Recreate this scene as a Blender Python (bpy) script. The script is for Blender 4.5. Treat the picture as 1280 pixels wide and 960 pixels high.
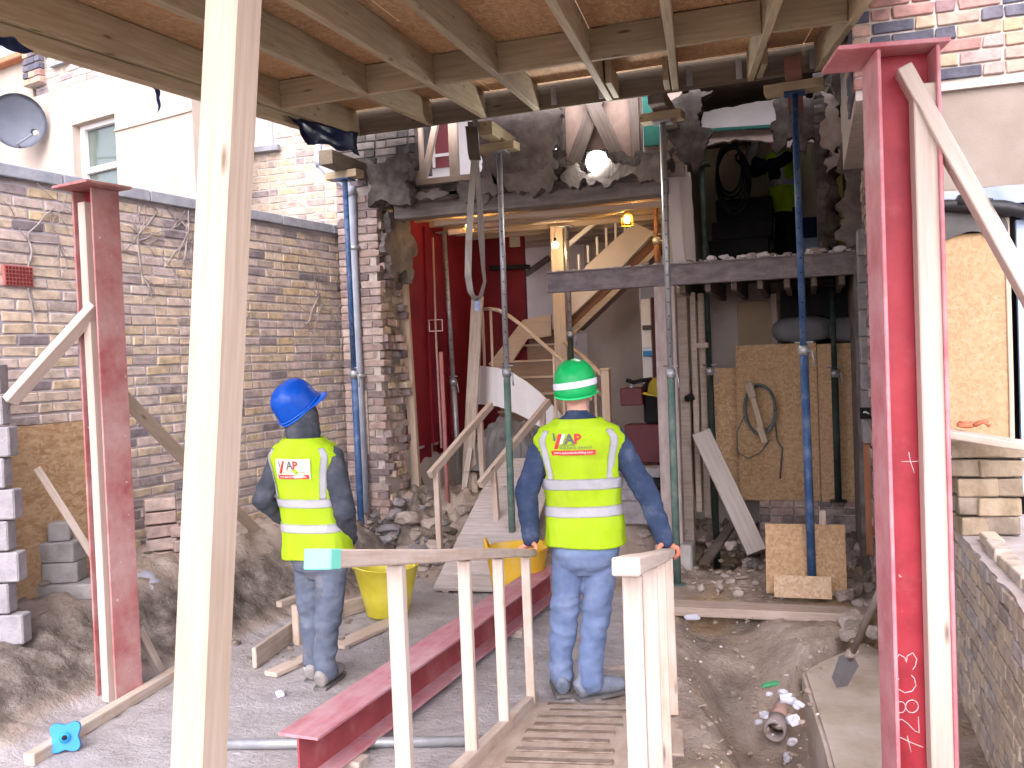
import bpy, bmesh, math, random
from math import sin, cos, pi, radians
from mathutils import Vector, Matrix, noise
V = Vector
rng = random.Random(11)
S = bpy.context.scene
COL = S.collection
for o in list(bpy.data.objects):
    bpy.data.objects.remove(o)

# ---------------------------------------------------------------- camera
FPX, EYE = 1150.0, 1.85
YAW, PITCH, ROLL = radians(18), radians(1.4), radians(2.2)
CAM = V((0, 0, EYE))
FW0 = V((-sin(YAW), cos(YAW), 0)); R0 = V((cos(YAW), sin(YAW), 0)); UZ = V((0, 0, 1))
_fw = FW0*cos(PITCH) - UZ*sin(PITCH)
_u = R0.cross(_fw)
_r = R0*cos(ROLL) - _u*sin(ROLL)
_up = _u*cos(ROLL) + R0*sin(ROLL)
cd = bpy.data.cameras.new('camera'); cam = bpy.data.objects.new('camera', cd); COL.objects.link(cam)
cam.matrix_world = Matrix(((_r.x, _up.x, -_fw.x, CAM.x), (_r.y, _up.y, -_fw.y, CAM.y), (_r.z, _up.z, -_fw.z, CAM.z), (0, 0, 0, 1)))
cd.sensor_width = 36; cd.lens = 36*FPX/1280; cd.clip_start = .05; cd.clip_end = 2000
S.camera = cam
S.render.resolution_x, S.render.resolution_y = 1024, 768

# ---------------------------------------------------------------- world, sun, exposure
SUN_EL, SUN_AZ = radians(42), radians(170)      # azimuth clockwise from +Y: behind the viewer, to the right
w = bpy.data.worlds.new('World'); S.world = w; w.use_nodes = True
nt = w.node_tree
sky = nt.nodes.new('ShaderNodeTexSky'); sky.sky_type = 'NISHITA'; sky.sun_disc = False
sky.sun_elevation = SUN_EL; sky.sun_rotation = SUN_AZ
sky.air_density = 1.0; sky.dust_density = 1.5; sky.ozone_density = .6
bg = nt.nodes['Background']; bg.inputs[1].default_value = .15
hs_ = nt.nodes.new('ShaderNodeHueSaturation'); hs_.inputs['Saturation'].default_value = .42      # bright overcast: little blue left in the sky
nt.links.new(sky.outputs[0], hs_.inputs['Color'])
wb = nt.nodes.new('ShaderNodeMix'); wb.data_type = 'RGBA'; wb.blend_type = 'MULTIPLY'; wb.inputs[0].default_value = 1; wb.inputs[7].default_value = (1.0, .95, 1.045, 1)
nt.links.new(hs_.outputs[0], wb.inputs[6]); nt.links.new(wb.outputs[2], bg.inputs[0])
sl = bpy.data.lights.new('sun', 'SUN'); sl.energy = 1.0; sl.angle = radians(60); sl.color = (1, .925, .91)
sun = bpy.data.objects.new('sun', sl); COL.objects.link(sun)
sdir = V((sin(SUN_AZ)*cos(SUN_EL), cos(SUN_AZ)*cos(SUN_EL), sin(SUN_EL)))
sun.rotation_euler = sdir.to_track_quat('Z', 'Y').to_euler(); sun.location = (0, -5, 9)
S.view_settings.view_transform = 'Standard'; S.view_settings.look = 'None'
S.view_settings.gamma = 1; S.view_settings.exposure = 2.077
S.cycles.max_bounces = 6; S.cycles.diffuse_bounces = 4; S.cycles.use_adaptive_sampling = True; S.cycles.adaptive_threshold = .03
S.cycles.sample_clamp_indirect = 6

# ---------------------------------------------------------------- pixel helpers (photo pixels -> places in the world)
def ray(px, py):
    return _fw + _r*((px-640)/FPX) - _up*((py-480)/FPX)
def D(px, py, d): return CAM + ray(px, py)*d
def G(px, py, z=0.0):
    r = ray(px, py); return CAM + r*((z-CAM.z)/r.z)
def PY(px, py, y):
    r = ray(px, py); return CAM + r*(y/r.y)
def PX(px, py, x):
    r = ray(px, py); return CAM + r*(x/r.x)
def PP(px, py, p0, n):
    r = ray(px, py); return CAM + r*((p0-CAM).dot(n)/r.dot(n))
def proj(p):
    q = p-CAM; d = q.dot(_fw)
    if d < .05: return None
    return 640+FPX*q.dot(_r)/d, 480-FPX*q.dot(_up)/d, d

# ---------------------------------------------------------------- materials
def lnk(t, a, b): t.links.new(a, b)
MATS = {}
def mat(name, cols, scale=6, stretch=(1, 1, 1), rough=.85, bump=.25, bscale=None, metal=0, spec=.3, detail=6,
        rnd=0.0, dust=None, speck=None, kind=None, trans=0):
    """cols: colours of a ramp driven by noise; dust=(colour, amount, scale); speck=(colour, amount, scale)"""
    if name in MATS: return MATS[name]
    m = bpy.data.materials.new(name); m.use_nodes = True; MATS[name] = m
    t = m.node_tree; N = t.nodes; b = N['Principled BSDF']
    tc = N.new('ShaderNodeTexCoord'); oi = N.new('ShaderNodeObjectInfo')
    add = N.new('ShaderNodeVectorMath'); add.operation = 'ADD'
    sc = N.new('ShaderNodeVectorMath'); sc.operation = 'SCALE'; sc.inputs[3].default_value = 17.0
    cmb = N.new('ShaderNodeCombineXYZ')
    for i in range(3): lnk(t, oi.outputs['Random'], cmb.inputs[i])
    lnk(t, cmb.outputs[0], sc.inputs[0]); lnk(t, tc.outputs['Object'], add.inputs[0]); lnk(t, sc.outputs[0], add.inputs[1])
    mp = N.new('ShaderNodeMapping'); mp.inputs['Scale'].default_value = stretch
    lnk(t, add.outputs[0], mp.inputs[0])
    def nz(s, d=detail, src=mp, rough_=.6):
        n = N.new('ShaderNodeTexNoise'); n.inputs['Scale'].default_value = s; n.inputs['Detail'].default_value = d
        n.inputs['Roughness'].default_value = rough_; lnk(t, src.outputs[0], n.inputs['Vector']); return n
    def ramp(fac, stops, mode='LINEAR'):
        r = N.new('ShaderNodeValToRGB'); r.color_ramp.interpolation = mode; e = r.color_ramp.elements
        while len(e) < len(stops): e.new(.5)
        for i, (p, c) in enumerate(stops):
            e[i].position = p; e[i].color = (*c, 1) if len(c) == 3 else c
        lnk(t, fac, r.inputs[0]); return r
    def mixc(f, a, bb, blend='MIX'):
        x = N.new('ShaderNodeMix'); x.data_type = 'RGBA'; x.blend_type = blend
        if isinstance(f, float): x.inputs[0].default_value = f
        else: lnk(t, f, x.inputs[0])
        for sck, v in ((x.inputs[6], a), (x.inputs[7], bb)):
            if isinstance(v, tuple): sck.default_value = (*v, 1)
            else: lnk(t, v, sck)
        return x.outputs[2]
    n1 = nz(scale)
    k = len(cols)
    if kind == 'osb':
        cols_out = None; hs = []
        for i, (ang, sx, sy) in enumerate(((.35, 62, 19), (-.9, 70, 21), (1.3, 56, 17))):
            mm = N.new('ShaderNodeMapping'); mm.inputs['Rotation'].default_value = (ang*.6, ang*.8, ang)
            mm.inputs['Scale'].default_value = (sy, sx, sx*.7) if i % 2 else (sx, sy, sx*.8)
            lnk(t, add.outputs[0], mm.inputs[0])
            vo = N.new('ShaderNodeTexVoronoi'); vo.inputs['Scale'].default_value = 1.0; lnk(t, mm.outputs[0], vo.inputs['Vector'])
            sp = N.new('ShaderNodeSeparateColor'); lnk(t, vo.outputs['Color'], sp.inputs[0]); hs.append(sp)
        sel = nz(5, 2, add); 
        c0 = ramp(hs[0].outputs[0], [(i/(k-1), cols[i]) for i in range(k)]).outputs[0]
        c1 = ramp(hs[1].outputs[0], [(i/(k-1), cols[i]) for i in range(k)]).outputs[0]
        c2 = ramp(hs[2].outputs[1], [(i/(k-1), cols[i]) for i in range(k)]).outputs[0]
        s1 = ramp(hs[2].outputs[0], [(.45, (0, 0, 0)), (.55, (1, 1, 1))]).outputs[0]
        s2 = ramp(hs[0].outputs[2], [(.6, (0, 0, 0)), (.66, (1, 1, 1))]).outputs[0]
        base = mixc(s2, mixc(s1, c0, c1), c2)
        big = nz(1.3, 3, add)
        base = mixc(ramp(big.outputs[0], [(.35, (.0, .0, .0)), (.7, (.45, .45, .45))]).outputs[0], base, cols[k//2])
        hgt = hs[0].outputs[1]
    elif kind == 'brick':
        at = N.new('ShaderNodeAttribute'); at.attribute_name = 'rnd'
        base = ramp(at.outputs['Fac'], [((i+.5)/k, cols[i]) for i in range(k)], 'LINEAR').outputs[0]
        f = ramp(n1.outputs[0], [(.3, (.62, .62, .62)), (.5, (.95, .95, .95)), (.72, (1.25, 1.2, 1.15))]).outputs[0]
        base = mixc(1.0, base, f, 'MULTIPLY'); hgt = n1.outputs[0]
    else:
        fac = n1.outputs[0]
        if k == 1: base = mixc(ramp(fac, [(.3, (.8, .8, .8)), (.7, (1.12, 1.12, 1.12))]).outputs[0], cols[0], cols[0])
        base = ramp(fac, [(.28+.44*i/max(1, k-1), cols[i]) for i in range(k)]).outputs[0]
        hgt = n1.outputs[0]
    if kind == 'wood':
        mk = N.new('ShaderNodeMapping'); mk.inputs['Scale'].default_value = (1.6, 7, 7); lnk(t, add.outputs[0], mk.inputs[0])
        vk = N.new('ShaderNodeTexVoronoi'); vk.inputs['Scale'].default_value = 1.5; lnk(t, mk.outputs[0], vk.inputs['Vector'])
        kf = ramp(vk.outputs['Distance'], [(.05, (1, 1, 1)), (.13, (0, 0, 0))]).outputs[0]
        dk = tuple(x*.38 for x in cols[0])
        base = mixc(kf, base, dk)
        bl = nz(1.1, 3, add)
        base = mixc(ramp(bl.outputs[0], [(.4, (0, 0, 0)), (.75, (.35, .35, .35))]).outputs[0], base, tuple(x*.72 for x in cols[0]))
    if rnd:
        rm = N.new('ShaderNodeMapRange'); rm.inputs[3].default_value = 1-rnd; rm.inputs[4].default_value = 1+rnd
        lnk(t, oi.outputs['Random'], rm.inputs[0])
        cc = N.new('ShaderNodeCombineColor')
        for i in range(3): lnk(t, rm.outputs[0], cc.inputs[i])
        base = mixc(1.0, base, cc.outputs[0], 'MULTIPLY')
    if dust:
        dn = nz(dust[2], 8, add, .68)
        a = dust[1]; f = ramp(dn.outputs[0], [(max(0, .62-.5*a), (0, 0, 0)), (min(1, .78-.3*a), (min(1, a*1.3),)*3)]).outputs[0]
        base = mixc(f, base, dust[0])
    if speck:
        sn = nz(speck[2], 3, add, .5)
        f = ramp(sn.outputs[0], [(.70-.2*speck[1], (0, 0, 0)), (.74-.2*speck[1], (1, 1, 1))]).outputs[0]
        base = mixc(f, base, speck[0])
    lnk(t, base, b.inputs['Base Color'])
    b.inputs['Roughness'].default_value = rough; b.inputs['Metallic'].default_value = metal
    b.inputs['Specular IOR Level'].default_value = spec
    if bump:
        bp = N.new('ShaderNodeBump'); bp.inputs['Strength'].default_value = bump; bp.inputs['Distance'].default_value = .01
        bn = nz(bscale or scale*4, 8, mp if kind != 'osb' else add)
        if kind == 'osb':
            mx = N.new('ShaderNodeMath'); mx.operation = 'MULTIPLY_ADD'; mx.inputs[1].default_value = .5
            lnk(t, hgt, mx.inputs[0]); lnk(t, bn.outputs[0], mx.inputs[2]); lnk(t, mx.outputs[0], bp.inputs['Height'])
        else: lnk(t, bn.outputs[0], bp.inputs['Height'])
        lnk(t, bp.outputs[0], b.inputs['Normal'])
    return m

def sightrot(px): return math.atan2(-(ray(px, 450).x), ray(px, 450).y)
def emit_mat(name, col, strength):
    m = bpy.data.materials.new(name); m.use_nodes = True; b = m.node_tree.nodes['Principled BSDF']
    b.inputs['Base Color'].default_value = (*col, 1); b.inputs['Emission Color'].default_value = (*col, 1)
    b.inputs['Emission Strength'].default_value = strength; return m
def glass_mat(name, col, rough=.08):
    m = bpy.data.materials.new(name); m.use_nodes = True; b = m.node_tree.nodes['Principled BSDF']
    b.inputs['Base Color'].default_value = (*col, 1); b.inputs['Roughness'].default_value = rough
    b.inputs['Specular IOR Level'].default_value = .8; return m

DUST = (.50, .43, .39)
PINE = mat('fresh_pine', [(.41, .31, .225), (.485, .38, .29), (.535, .44, .355)], 3.2, (1, 22, 22), .75, .12, 5, kind='wood', rnd=.1)
PINE_W = mat('pale_pine', [(.44, .35, .285), (.51, .42, .355), (.55, .47, .41)], 3.2, (1, 22, 22), .7, .12, 5, kind='wood', rnd=.06, speck=((.35, .24, .16), -.25, 14))
PINE_M = mat('muddy_pine', [(.44, .335, .265), (.53, .435, .365), (.58, .50, .435)], 3.2, (1, 22, 22), .75, .15, 5, kind='wood', rnd=.08, dust=((.40, .25, .13), .33, 7))
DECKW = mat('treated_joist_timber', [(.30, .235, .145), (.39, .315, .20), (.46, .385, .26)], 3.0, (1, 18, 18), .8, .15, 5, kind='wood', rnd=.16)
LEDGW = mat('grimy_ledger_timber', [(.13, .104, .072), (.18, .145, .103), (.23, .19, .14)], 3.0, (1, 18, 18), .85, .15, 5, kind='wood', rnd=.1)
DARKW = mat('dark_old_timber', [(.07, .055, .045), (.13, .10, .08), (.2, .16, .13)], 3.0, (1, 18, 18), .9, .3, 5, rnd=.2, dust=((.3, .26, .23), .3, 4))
DUSTW = mat('dusty_timber', [(.30, .24, .19), (.42, .34, .28), (.50, .43, .36)], 3.0, (1, 16, 16), .9, .25, 5, rnd=.15, dust=(DUST, .35, 5))
SOFTW = mat('stair_softwood', [(.50, .37, .26), (.60, .46, .34), (.66, .52, .40)], 3, (1, 10, 10), .7, .08, 5, rnd=.05)
OSB = mat('osb_board', [(.34, .20, .10), (.43, .27, .145), (.50, .33, .185), (.57, .40, .24)], 4, bump=.25, bscale=40, kind='osb', rnd=.06)
OSBD = mat('osb_deck_board', [(.36, .205, .10), (.45, .27, .14), (.53, .33, .175), (.60, .40, .23)], 4, bump=.2, bscale=40, kind='osb', rnd=.1)
RED = mat('red_oxide_steel', [(.20, .012, .02), (.31, .022, .035), (.37, .035, .05)], 5, rough=.55, bump=.08, bscale=30, spec=.4, dust=((.48, .22, .22), .12, 6), speck=((.6, .45, .42), -.32, 40))
REDD = mat('dusty_red_steel', [(.26, .06, .06), (.33, .11, .105), (.38, .18, .165)], 7, rough=.75, bump=.12, bscale=30, dust=((.46, .33, .31), .45, 3.0), speck=((.58, .5, .49), -.06, 38))
REDT = mat('scuffed_red_flange', [(.40, .10, .12), (.48, .17, .19), (.55, .26, .27)], 6, rough=.6, bump=.08, bscale=30, dust=((.60, .40, .40), .3, 4))
GREYS = mat('grey_site_steel', [(.13, .11, .12), (.2, .17, .18), (.27, .24, .24)], 6, (1, 3, 3), rough=.7, bump=.1, bscale=30, metal=.2, dust=((.45, .40, .38), .28, 6), speck=((.7, .66, .63), -.28, 45))
GALV = mat('galvanised_tube', [(.28, .29, .30), (.38, .39, .41), (.46, .47, .49)], 9, rough=.45, bump=.06, metal=.6, dust=((.5, .46, .43), .3, 9), speck=((.75, .72, .7), -.25, 40))
PBLUE = mat('blue_prop_paint', [(.024, .06, .14), (.036, .085, .195), (.055, .115, .24)], 7, rough=.5, bump=.08, dust=((.32, .33, .38), .26, 7), speck=((.6, .6, .62), -.27, 50))
PGREEN = mat('green_prop_paint', [(.05, .10, .085), (.085, .15, .125), (.13, .19, .165)], 7, rough=.6, bump=.08, dust=((.38, .34, .30), .3, 6), speck=((.65, .62, .6), -.24, 50))
PDARK = mat('dark_prop_paint', [(.012, .022, .018), (.025, .04, .033), (.05, .06, .055)], 7, rough=.6, bump=.08, speck=((.4, .38, .36), -.3, 50))
RUSTY = mat('rusty_steel', [(.12, .05, .03), (.2, .09, .055), (.26, .14, .09)], 9, rough=.85, bump=.2)
BRICKM = mat('stock_brick', [(.23, .195, .205), (.37, .305, .285), (.47, .385, .32), (.55, .44, .32), (.56, .46, .375), (.50, .41, .365), (.58, .45, .28), (.51, .415, .385)], 14, rough=.95, bump=.5, bscale=45, kind='brick')
BRICKP = mat('pinkish_brick', [(.20, .16, .16), (.34, .25, .23), (.42, .31, .27), (.46, .36, .31), (.30, .24, .23), (.50, .40, .35)], 14, rough=.95, bump=.5, bscale=45, kind='brick')
BRICKR = mat('mixed_red_brick', [(.10, .10, .13), (.16, .15, .175), (.36, .17, .14), (.40, .235, .205), (.41, .275, .245), (.40, .315, .195), (.385, .29, .265)], 14, rough=.95, bump=.5, bscale=45, kind='brick')
MORT = mat('grey_mortar', [(.35, .315, .335), (.43, .39, .41), (.49, .45, .47)], 12, rough=1, bump=.6, bscale=60)
BRICKT = mat('dusty_tan_brick', [(.38, .33, .30), (.46, .38, .31), (.52, .43, .33), (.48, .41, .35), (.55, .45, .33), (.43, .39, .38)], 14, rough=.95, bump=.6, bscale=45, kind='brick', dust=((.48, .42, .375), .3, 7))
MORTP = mat('pale_mortar', [(.42, .37, .33), (.52, .46, .41), (.58, .52, .47)], 12, rough=1, bump=.6, bscale=60)
STONE = mat('coping_stone', [(.22, .23, .26), (.30, .31, .34), (.38, .38, .41)], 8, rough=.95, bump=.4, dust=((.5, .48, .48), .2, 10))
RENDER_C = mat('cream_render', [(.345, .285, .23), (.41, .345, .285), (.45, .385, .325)], 1.6, rough=.95, bump=.1, bscale=60, dust=((.36, .30, .25), .22, 2.4))
RENDER_T = mat('tan_render', [(.23, .188, .152), (.275, .228, .188), (.31, .265, .225)], 2.2, rough=.95, bump=.2, bscale=70, dust=((.36, .33, .31), .2, 5))
PLASTER = mat('old_plaster', [(.36, .31, .27), (.44, .38, .34), (.5, .44, .40)], 2.5, rough=.95, bump=.25, bscale=30, dust=((.55, .49, .45), .25, 4))
PLASTW = mat('pale_plaster', [(.52, .47, .46), (.6, .55, .53), (.66, .61, .59)], 2.5, rough=.95, bump=.2, bscale=30)
CREAMW = mat('yellowed_cream_wall', [(.52, .45, .30), (.6, .53, .37), (.64, .58, .42)], 2, rough=.9, bump=.15, bscale=30)
REDWALL = mat('red_painted_wall', [(.15, .004, .012), (.22, .008, .02), (.27, .016, .03)], 3, rough=.6, bump=.12, bscale=18, speck=((.5, .3, .3), -.33, 30), dust=((.33, .10, .11), .12, 5))
CONC = mat('concrete', [(.30, .275, .26), (.40, .37, .35), (.48, .45, .43)], 5, rough=.95, bump=.35, bscale=40, dust=(DUST, .25, 4))
BLOCK = mat('concrete_block', [(.21, .195, .205), (.28, .26, .27), (.335, .315, .325)], 12, rough=1, bump=.7, bscale=70, rnd=.1)
RUBBLE = mat('rubble', [(.27, .22, .185), (.37, .31, .27), (.46, .40, .355)], 9, rough=1, bump=.6, bscale=50, rnd=.22)
RUBW = mat('white_rubble', [(.52, .49, .48), (.64, .61, .6), (.72, .69, .68)], 9, rough=1, bump=.5, bscale=50, rnd=.12)
SOOT = mat('sooty_masonry', [(.028, .024, .022), (.062, .053, .048), (.115, .099, .089), (.185, .163, .147)], 5, rough=1, bump=1.0, bscale=22, dust=((.18, .16, .145), .25, 5))  # soot tones lightened, putting the haze in the air into the colour
GREYM = mat('dusty_grey_masonry', [(.085, .072, .066), (.16, .138, .125), (.245, .217, .197)], 5, rough=1, bump=1.0, bscale=22, dust=((.33, .295, .27), .28, 6))  # dusty masonry, made paler still so the colour carries the hazy air
WHITEP = mat('white_paint', [(.70, .67, .66), (.78, .75, .74)], 5, rough=.6, bump=.05)
PLASTIC_B = mat('blue_black_sheet', [(.006, .014, .05), (.012, .03, .11), (.02, .05, .17)], 7, rough=.3, bump=.3, bscale=9, spec=.6)
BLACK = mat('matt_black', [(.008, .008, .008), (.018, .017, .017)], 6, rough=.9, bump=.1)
BLACKR = mat('black_membrane', [(.015, .015, .017), (.035, .035, .038)], 6, rough=.45, bump=.5, bscale=14)
GREENB = mat('green_board', [(.02, .12, .09), (.03, .16, .12)], 4, rough=.8, bump=.1)
LILAC = mat('blue_grey_lead', [(.20, .25, .36), (.28, .33, .44), (.36, .40, .50)], 5, rough=.6, bump=.2, dust=((.4, .4, .42), .2, 8))
BLUEP = mat('pale_blue_panel', [(.36, .48, .68), (.44, .56, .74)], 2, rough=.6, bump=.05)

# ---------------------------------------------------------------- object helpers
WM = {}
def place(o, M, parent=None):
    o.matrix_basis = M; WM[o] = M.copy()
    if parent is not None:
        o.parent = parent; o.matrix_parent_inverse = WM[parent].inverted()
    return o
def thing(name, label, cat, loc=(0, 0, 0), group=None):
    o = bpy.data.objects.new(name, None); COL.objects.link(o); o.empty_display_size = .1
    place(o, Matrix.Translation(V(loc))); return tag(o, label, cat, group)
def tag(o, label, cat, group=None):
    o['label'] = label; o['category'] = cat
    if group: o['group'] = group
    return o
def link(name, me, m, parent=None, M=None, smooth=False):
    o = bpy.data.objects.new(name, me); COL.objects.link(o)
    if m is not None and not me.materials:
        for mm in (m if isinstance(m, (list, tuple)) else [m]): me.materials.append(mm)
    if smooth:
        for p in me.polygons: p.use_smooth = True
    return place(o, M or Matrix.Identity(4), parent)
def pydata(name, vs, fs, m, parent=None, M=None, smooth=False):
    me = bpy.data.meshes.new(name); me.from_pydata([tuple(v) for v in vs], [], fs); me.update()
    return link(name, me, m, parent, M, smooth)
def bmobj(name, bm, m, parent=None, M=None, smooth=False):
    me = bpy.data.meshes.new(name); bm.to_mesh(me); bm.free()
    return link(name, me, m, parent, M, smooth)
def frame(o, x, up=UZ):
    """matrix with local X along x, local Z as near up as can be"""
    x = x.normalized(); z = up - x*up.dot(x)
    if z.length < 1e-4: z = V((0, 1, 0)) - x*x.y
    z.normalize(); y = z.cross(x)
    return Matrix(((x.x, y.x, z.x, o.x), (x.y, y.y, z.y, o.y), (x.z, y.z, z.z, o.z), (0, 0, 0, 1)))
def box_bm(x0, x1, y0, y1, z0, z1, bev=.003, cuts=0, jit=0):
    bm = bmesh.new(); bmesh.ops.create_cube(bm, size=1)
    for v in bm.verts:
        v.co = V((x0+(v.co.x+.5)*(x1-x0), y0+(v.co.y+.5)*(y1-y0), z0+(v.co.z+.5)*(z1-z0)))
    if cuts:
        es = [e for e in bm.edges if abs((e.verts[0].co-e.verts[1].co).x) > 1e-4 and abs((e.verts[0].co-e.verts[1].co).y) < 1e-4 and abs((e.verts[0].co-e.verts[1].co).z) < 1e-4]
        bmesh.ops.subdivide_edges(bm, edges=es, cuts=cuts)
        for v in bm.verts:
            n = noise.noise_vector(v.co*1.7+V((x1*3.1, y1*7, rng.random()*.01)))
            v.co += V((0, n.y, n.z))*jit
    if bev: bmesh.ops.bevel(bm, geom=[e for e in bm.edges if e.is_manifold and e.calc_face_angle(0) > .5], offset=bev, segments=1, affect='EDGES')
    return bm
def box(name, p0, p1, m, parent=None, bev=.003):
    """axis-aligned box in world space, origin at its base centre"""
    c = V(((p0[0]+p1[0])/2, (p0[1]+p1[1])/2, min(p0[2], p1[2])))
    a = [abs(p1[i]-p0[i]) for i in range(3)]
    return bmobj(name, box_bm(-a[0]/2, a[0]/2, -a[1]/2, a[1]/2, 0, a[2], bev), m, parent, Matrix.Translation(c))
def timber(name, a, b, wd, ht, m, parent=None, up=UZ, bev=.004, roll=0, cuts=3, jit=.003):
    """squared timber from a to b along its axis (centre line)"""
    L = (b-a).length; M = frame(a, b-a, up) @ Matrix.Rotation(roll, 4, 'X')
    return bmobj(name, box_bm(0, L, -wd/2, wd/2, -ht/2, ht/2, bev, cuts, jit), m, parent, M)
def tube_bm(pts, rad, seg=10, closed_ends=True, bm=None):
    bm = bm or bmesh.new(); n = len(pts); rings = []; prev = None
    for i, p in enumerate(pts):
        t = (pts[min(i+1, n-1)] - pts[max(i-1, 0)]).normalized()
        if prev is None:
            x = t.cross(V((0, 0, 1)))
            if x.length < .05: x = t.cross(V((0, 1, 0)))
        else: x = prev - t*prev.dot(t)
        x.normalize(); y = t.cross(x); prev = x
        r = rad[i] if isinstance(rad, (list, tuple)) else rad
        rx, ry = r if isinstance(r, (list, tuple)) else (r, r)
        rings.append([bm.verts.new(p + x*(rx*cos(2*pi*k/seg)) + y*(ry*sin(2*pi*k/seg))) for k in range(seg)])
    for a, b in zip(rings, rings[1:]):
        for k in range(seg): bm.faces.new((a[k], a[(k+1) % seg], b[(k+1) % seg], b[k]))
    if closed_ends:
        bm.faces.new(rings[0][::-1]); bm.faces.new(rings[-1])
    return bm
def tube(name, pts, rad, m, parent=None, seg=10, smooth=True, base=None):
    o0 = base or pts[0]
    bm = tube_bm([V(p)-o0 for p in pts], rad, seg)
    return bmobj(name, bm, m, parent, Matrix.Translation(o0), smooth)
def prism(name, poly, y0, y1, m, parent=None, M=None, bev=0):
    """outline in local XZ, thickness along local Y"""
    bm = bmesh.new(); a = [bm.verts.new((x, y0, z)) for x, z in poly]; b = [bm.verts.new((x, y1, z)) for x, z in poly]
    n = len(poly); bm.faces.new(a); bm.faces.new(b[::-1])
    for i in range(n): bm.faces.new((a[i], b[i], b[(i+1) % n], a[(i+1) % n]))
    bmesh.ops.recalc_face_normals(bm, faces=bm.faces)
    if bev: bmesh.ops.bevel(bm, geom=list(bm.edges), offset=bev, segments=1, affect='EDGES')
    bmesh.ops.triangulate(bm, faces=[f for f in bm.faces if len(f.verts) > 4])
    return bmobj(name, bm, m, parent, M)
def sheet(name, o, ux, uz, wd, ht, th, m, parent=None, nx=8, nz=8, edge=0.0, seed=0, amp=0.0, hole=None):
    """a slab spanned by ux (width) and uz (height) from corner o, with ragged edges and uneven face"""
    ux = ux.normalized(); uz = uz.normalized(); n = ux.cross(uz)
    bm = bmesh.new(); F = []; B = []
    def pt(i, j):
        x, z = wd*i/nx, ht*j/nz
        q = noise.noise_vector(V((x*5+seed, z*5, seed*1.3)))
        if i in (0, nx): x += q.x*edge
        if j in (0, nz): z += q.y*edge
        return x, z, q.z*amp
    for i in range(nx+1):
        F.append([]); B.append([])
        for j in range(nz+1):
            x, z, d = pt(i, j); p = ux*x+uz*z
            F[i].append(bm.verts.new(p - n*(d+th))); B[i].append(bm.verts.new(p))
    for i in range(nx):
        for j in range(nz):
            if hole and hole((i+.5)/nx, (j+.5)/nz): continue
            bm.faces.new((F[i][j], F[i+1][j], F[i+1][j+1], F[i][j+1])); bm.faces.new((B[i][j], B[i][j+1], B[i+1][j+1], B[i+1][j]))
    be = [e for e in bm.edges if e.is_boundary]
    fs = {v: b for Fr, Br in zip(F, B) for v, b in zip(Fr, Br)}
    for e in be:
        a, b = e.verts
        if a in fs and b in fs: bm.faces.new((a, b, fs[b], fs[a]))
    for v in [v for v in bm.verts if not v.link_faces]: bm.verts.remove(v)
    bmesh.ops.recalc_face_normals(bm, faces=bm.faces)
    return bmobj(name, bm, m, parent, Matrix.Translation(o))

def crag(name, o, ux, uz, wd, ht, depth, m, parent=None, amp=.05, fr=7, seed=0, nx=30, nz=30, edge=.08, blocky=.5):
    """torn masonry: a thick slab whose face and edges are broken up"""
    ux = ux.normalized(); uz = uz.normalized(); n = ux.cross(uz); bm = bmesh.new(); F = []; B = []
    for i in range(nx+1):
        F.append([]); B.append([])
        for j in range(nz+1):
            x, z = wd*i/nx, ht*j/nz; q = V((x*fr+seed*3.1, z*fr, seed*1.7))
            d = noise.fractal(q, .75, 2.1, 6)*.8 + blocky*(noise.noise(V((math.floor(q.x*1.1+.7*noise.noise(q))*7.7, math.floor(q.y*2.0+.6*noise.noise(q+V((5, 0, 0))))*3.3, seed)))+.3*noise.noise(q*3))
            e1 = V((z*fr*.5, seed, 1)); e2 = V((x*fr*.5, seed, 5))
            ex = (noise.fractal(e1, .7, 2.3, 5)*.8+.5*noise.cell(V((z*fr*1.9, seed, 3))))*edge; ez = (noise.fractal(e2, .7, 2.3, 5)*.8+.5*noise.cell(V((x*fr*1.9, seed, 9))))*edge
            bi, bj = min(i, nx-i)/nx, min(j, nz-j)/nz
            px_ = x + ex*max(0, 1-3*bi)*(1 if i < nx/2 else -1); pz_ = z + ez*max(0, 1-3*bj)*(1 if j < nz/2 else -1)
            rim = max(0, 1-9*bi)+max(0, 1-7*bj)
            p = ux*px_+uz*pz_; jj = noise.noise_vector(q*2.7)*.012
            F[i].append(bm.verts.new(p-n*(d*amp-rim*depth*.45)+jj)); B[i].append(bm.verts.new(p+n*depth))
    for i in range(nx):
        for j in range(nz):
            bm.faces.new((F[i][j], F[i+1][j], F[i+1][j+1], F[i][j+1])); bm.faces.new((B[i][j], B[i][j+1], B[i+1][j+1], B[i+1][j]))
    for i in range(nx):
        bm.faces.new((F[i][0], B[i][0], B[i+1][0], F[i+1][0])); bm.faces.new((F[i+1][nz], B[i+1][nz], B[i][nz], F[i][nz]))
    for j in range(nz):
        bm.faces.new((F[0][j+1], B[0][j+1], B[0][j], F[0][j])); bm.faces.new((F[nx][j], B[nx][j], B[nx][j+1], F[nx][j+1]))
    bmesh.ops.recalc_face_normals(bm, faces=bm.faces)
    return bmobj(name, bm, m, parent, Matrix.Translation(o))
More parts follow.
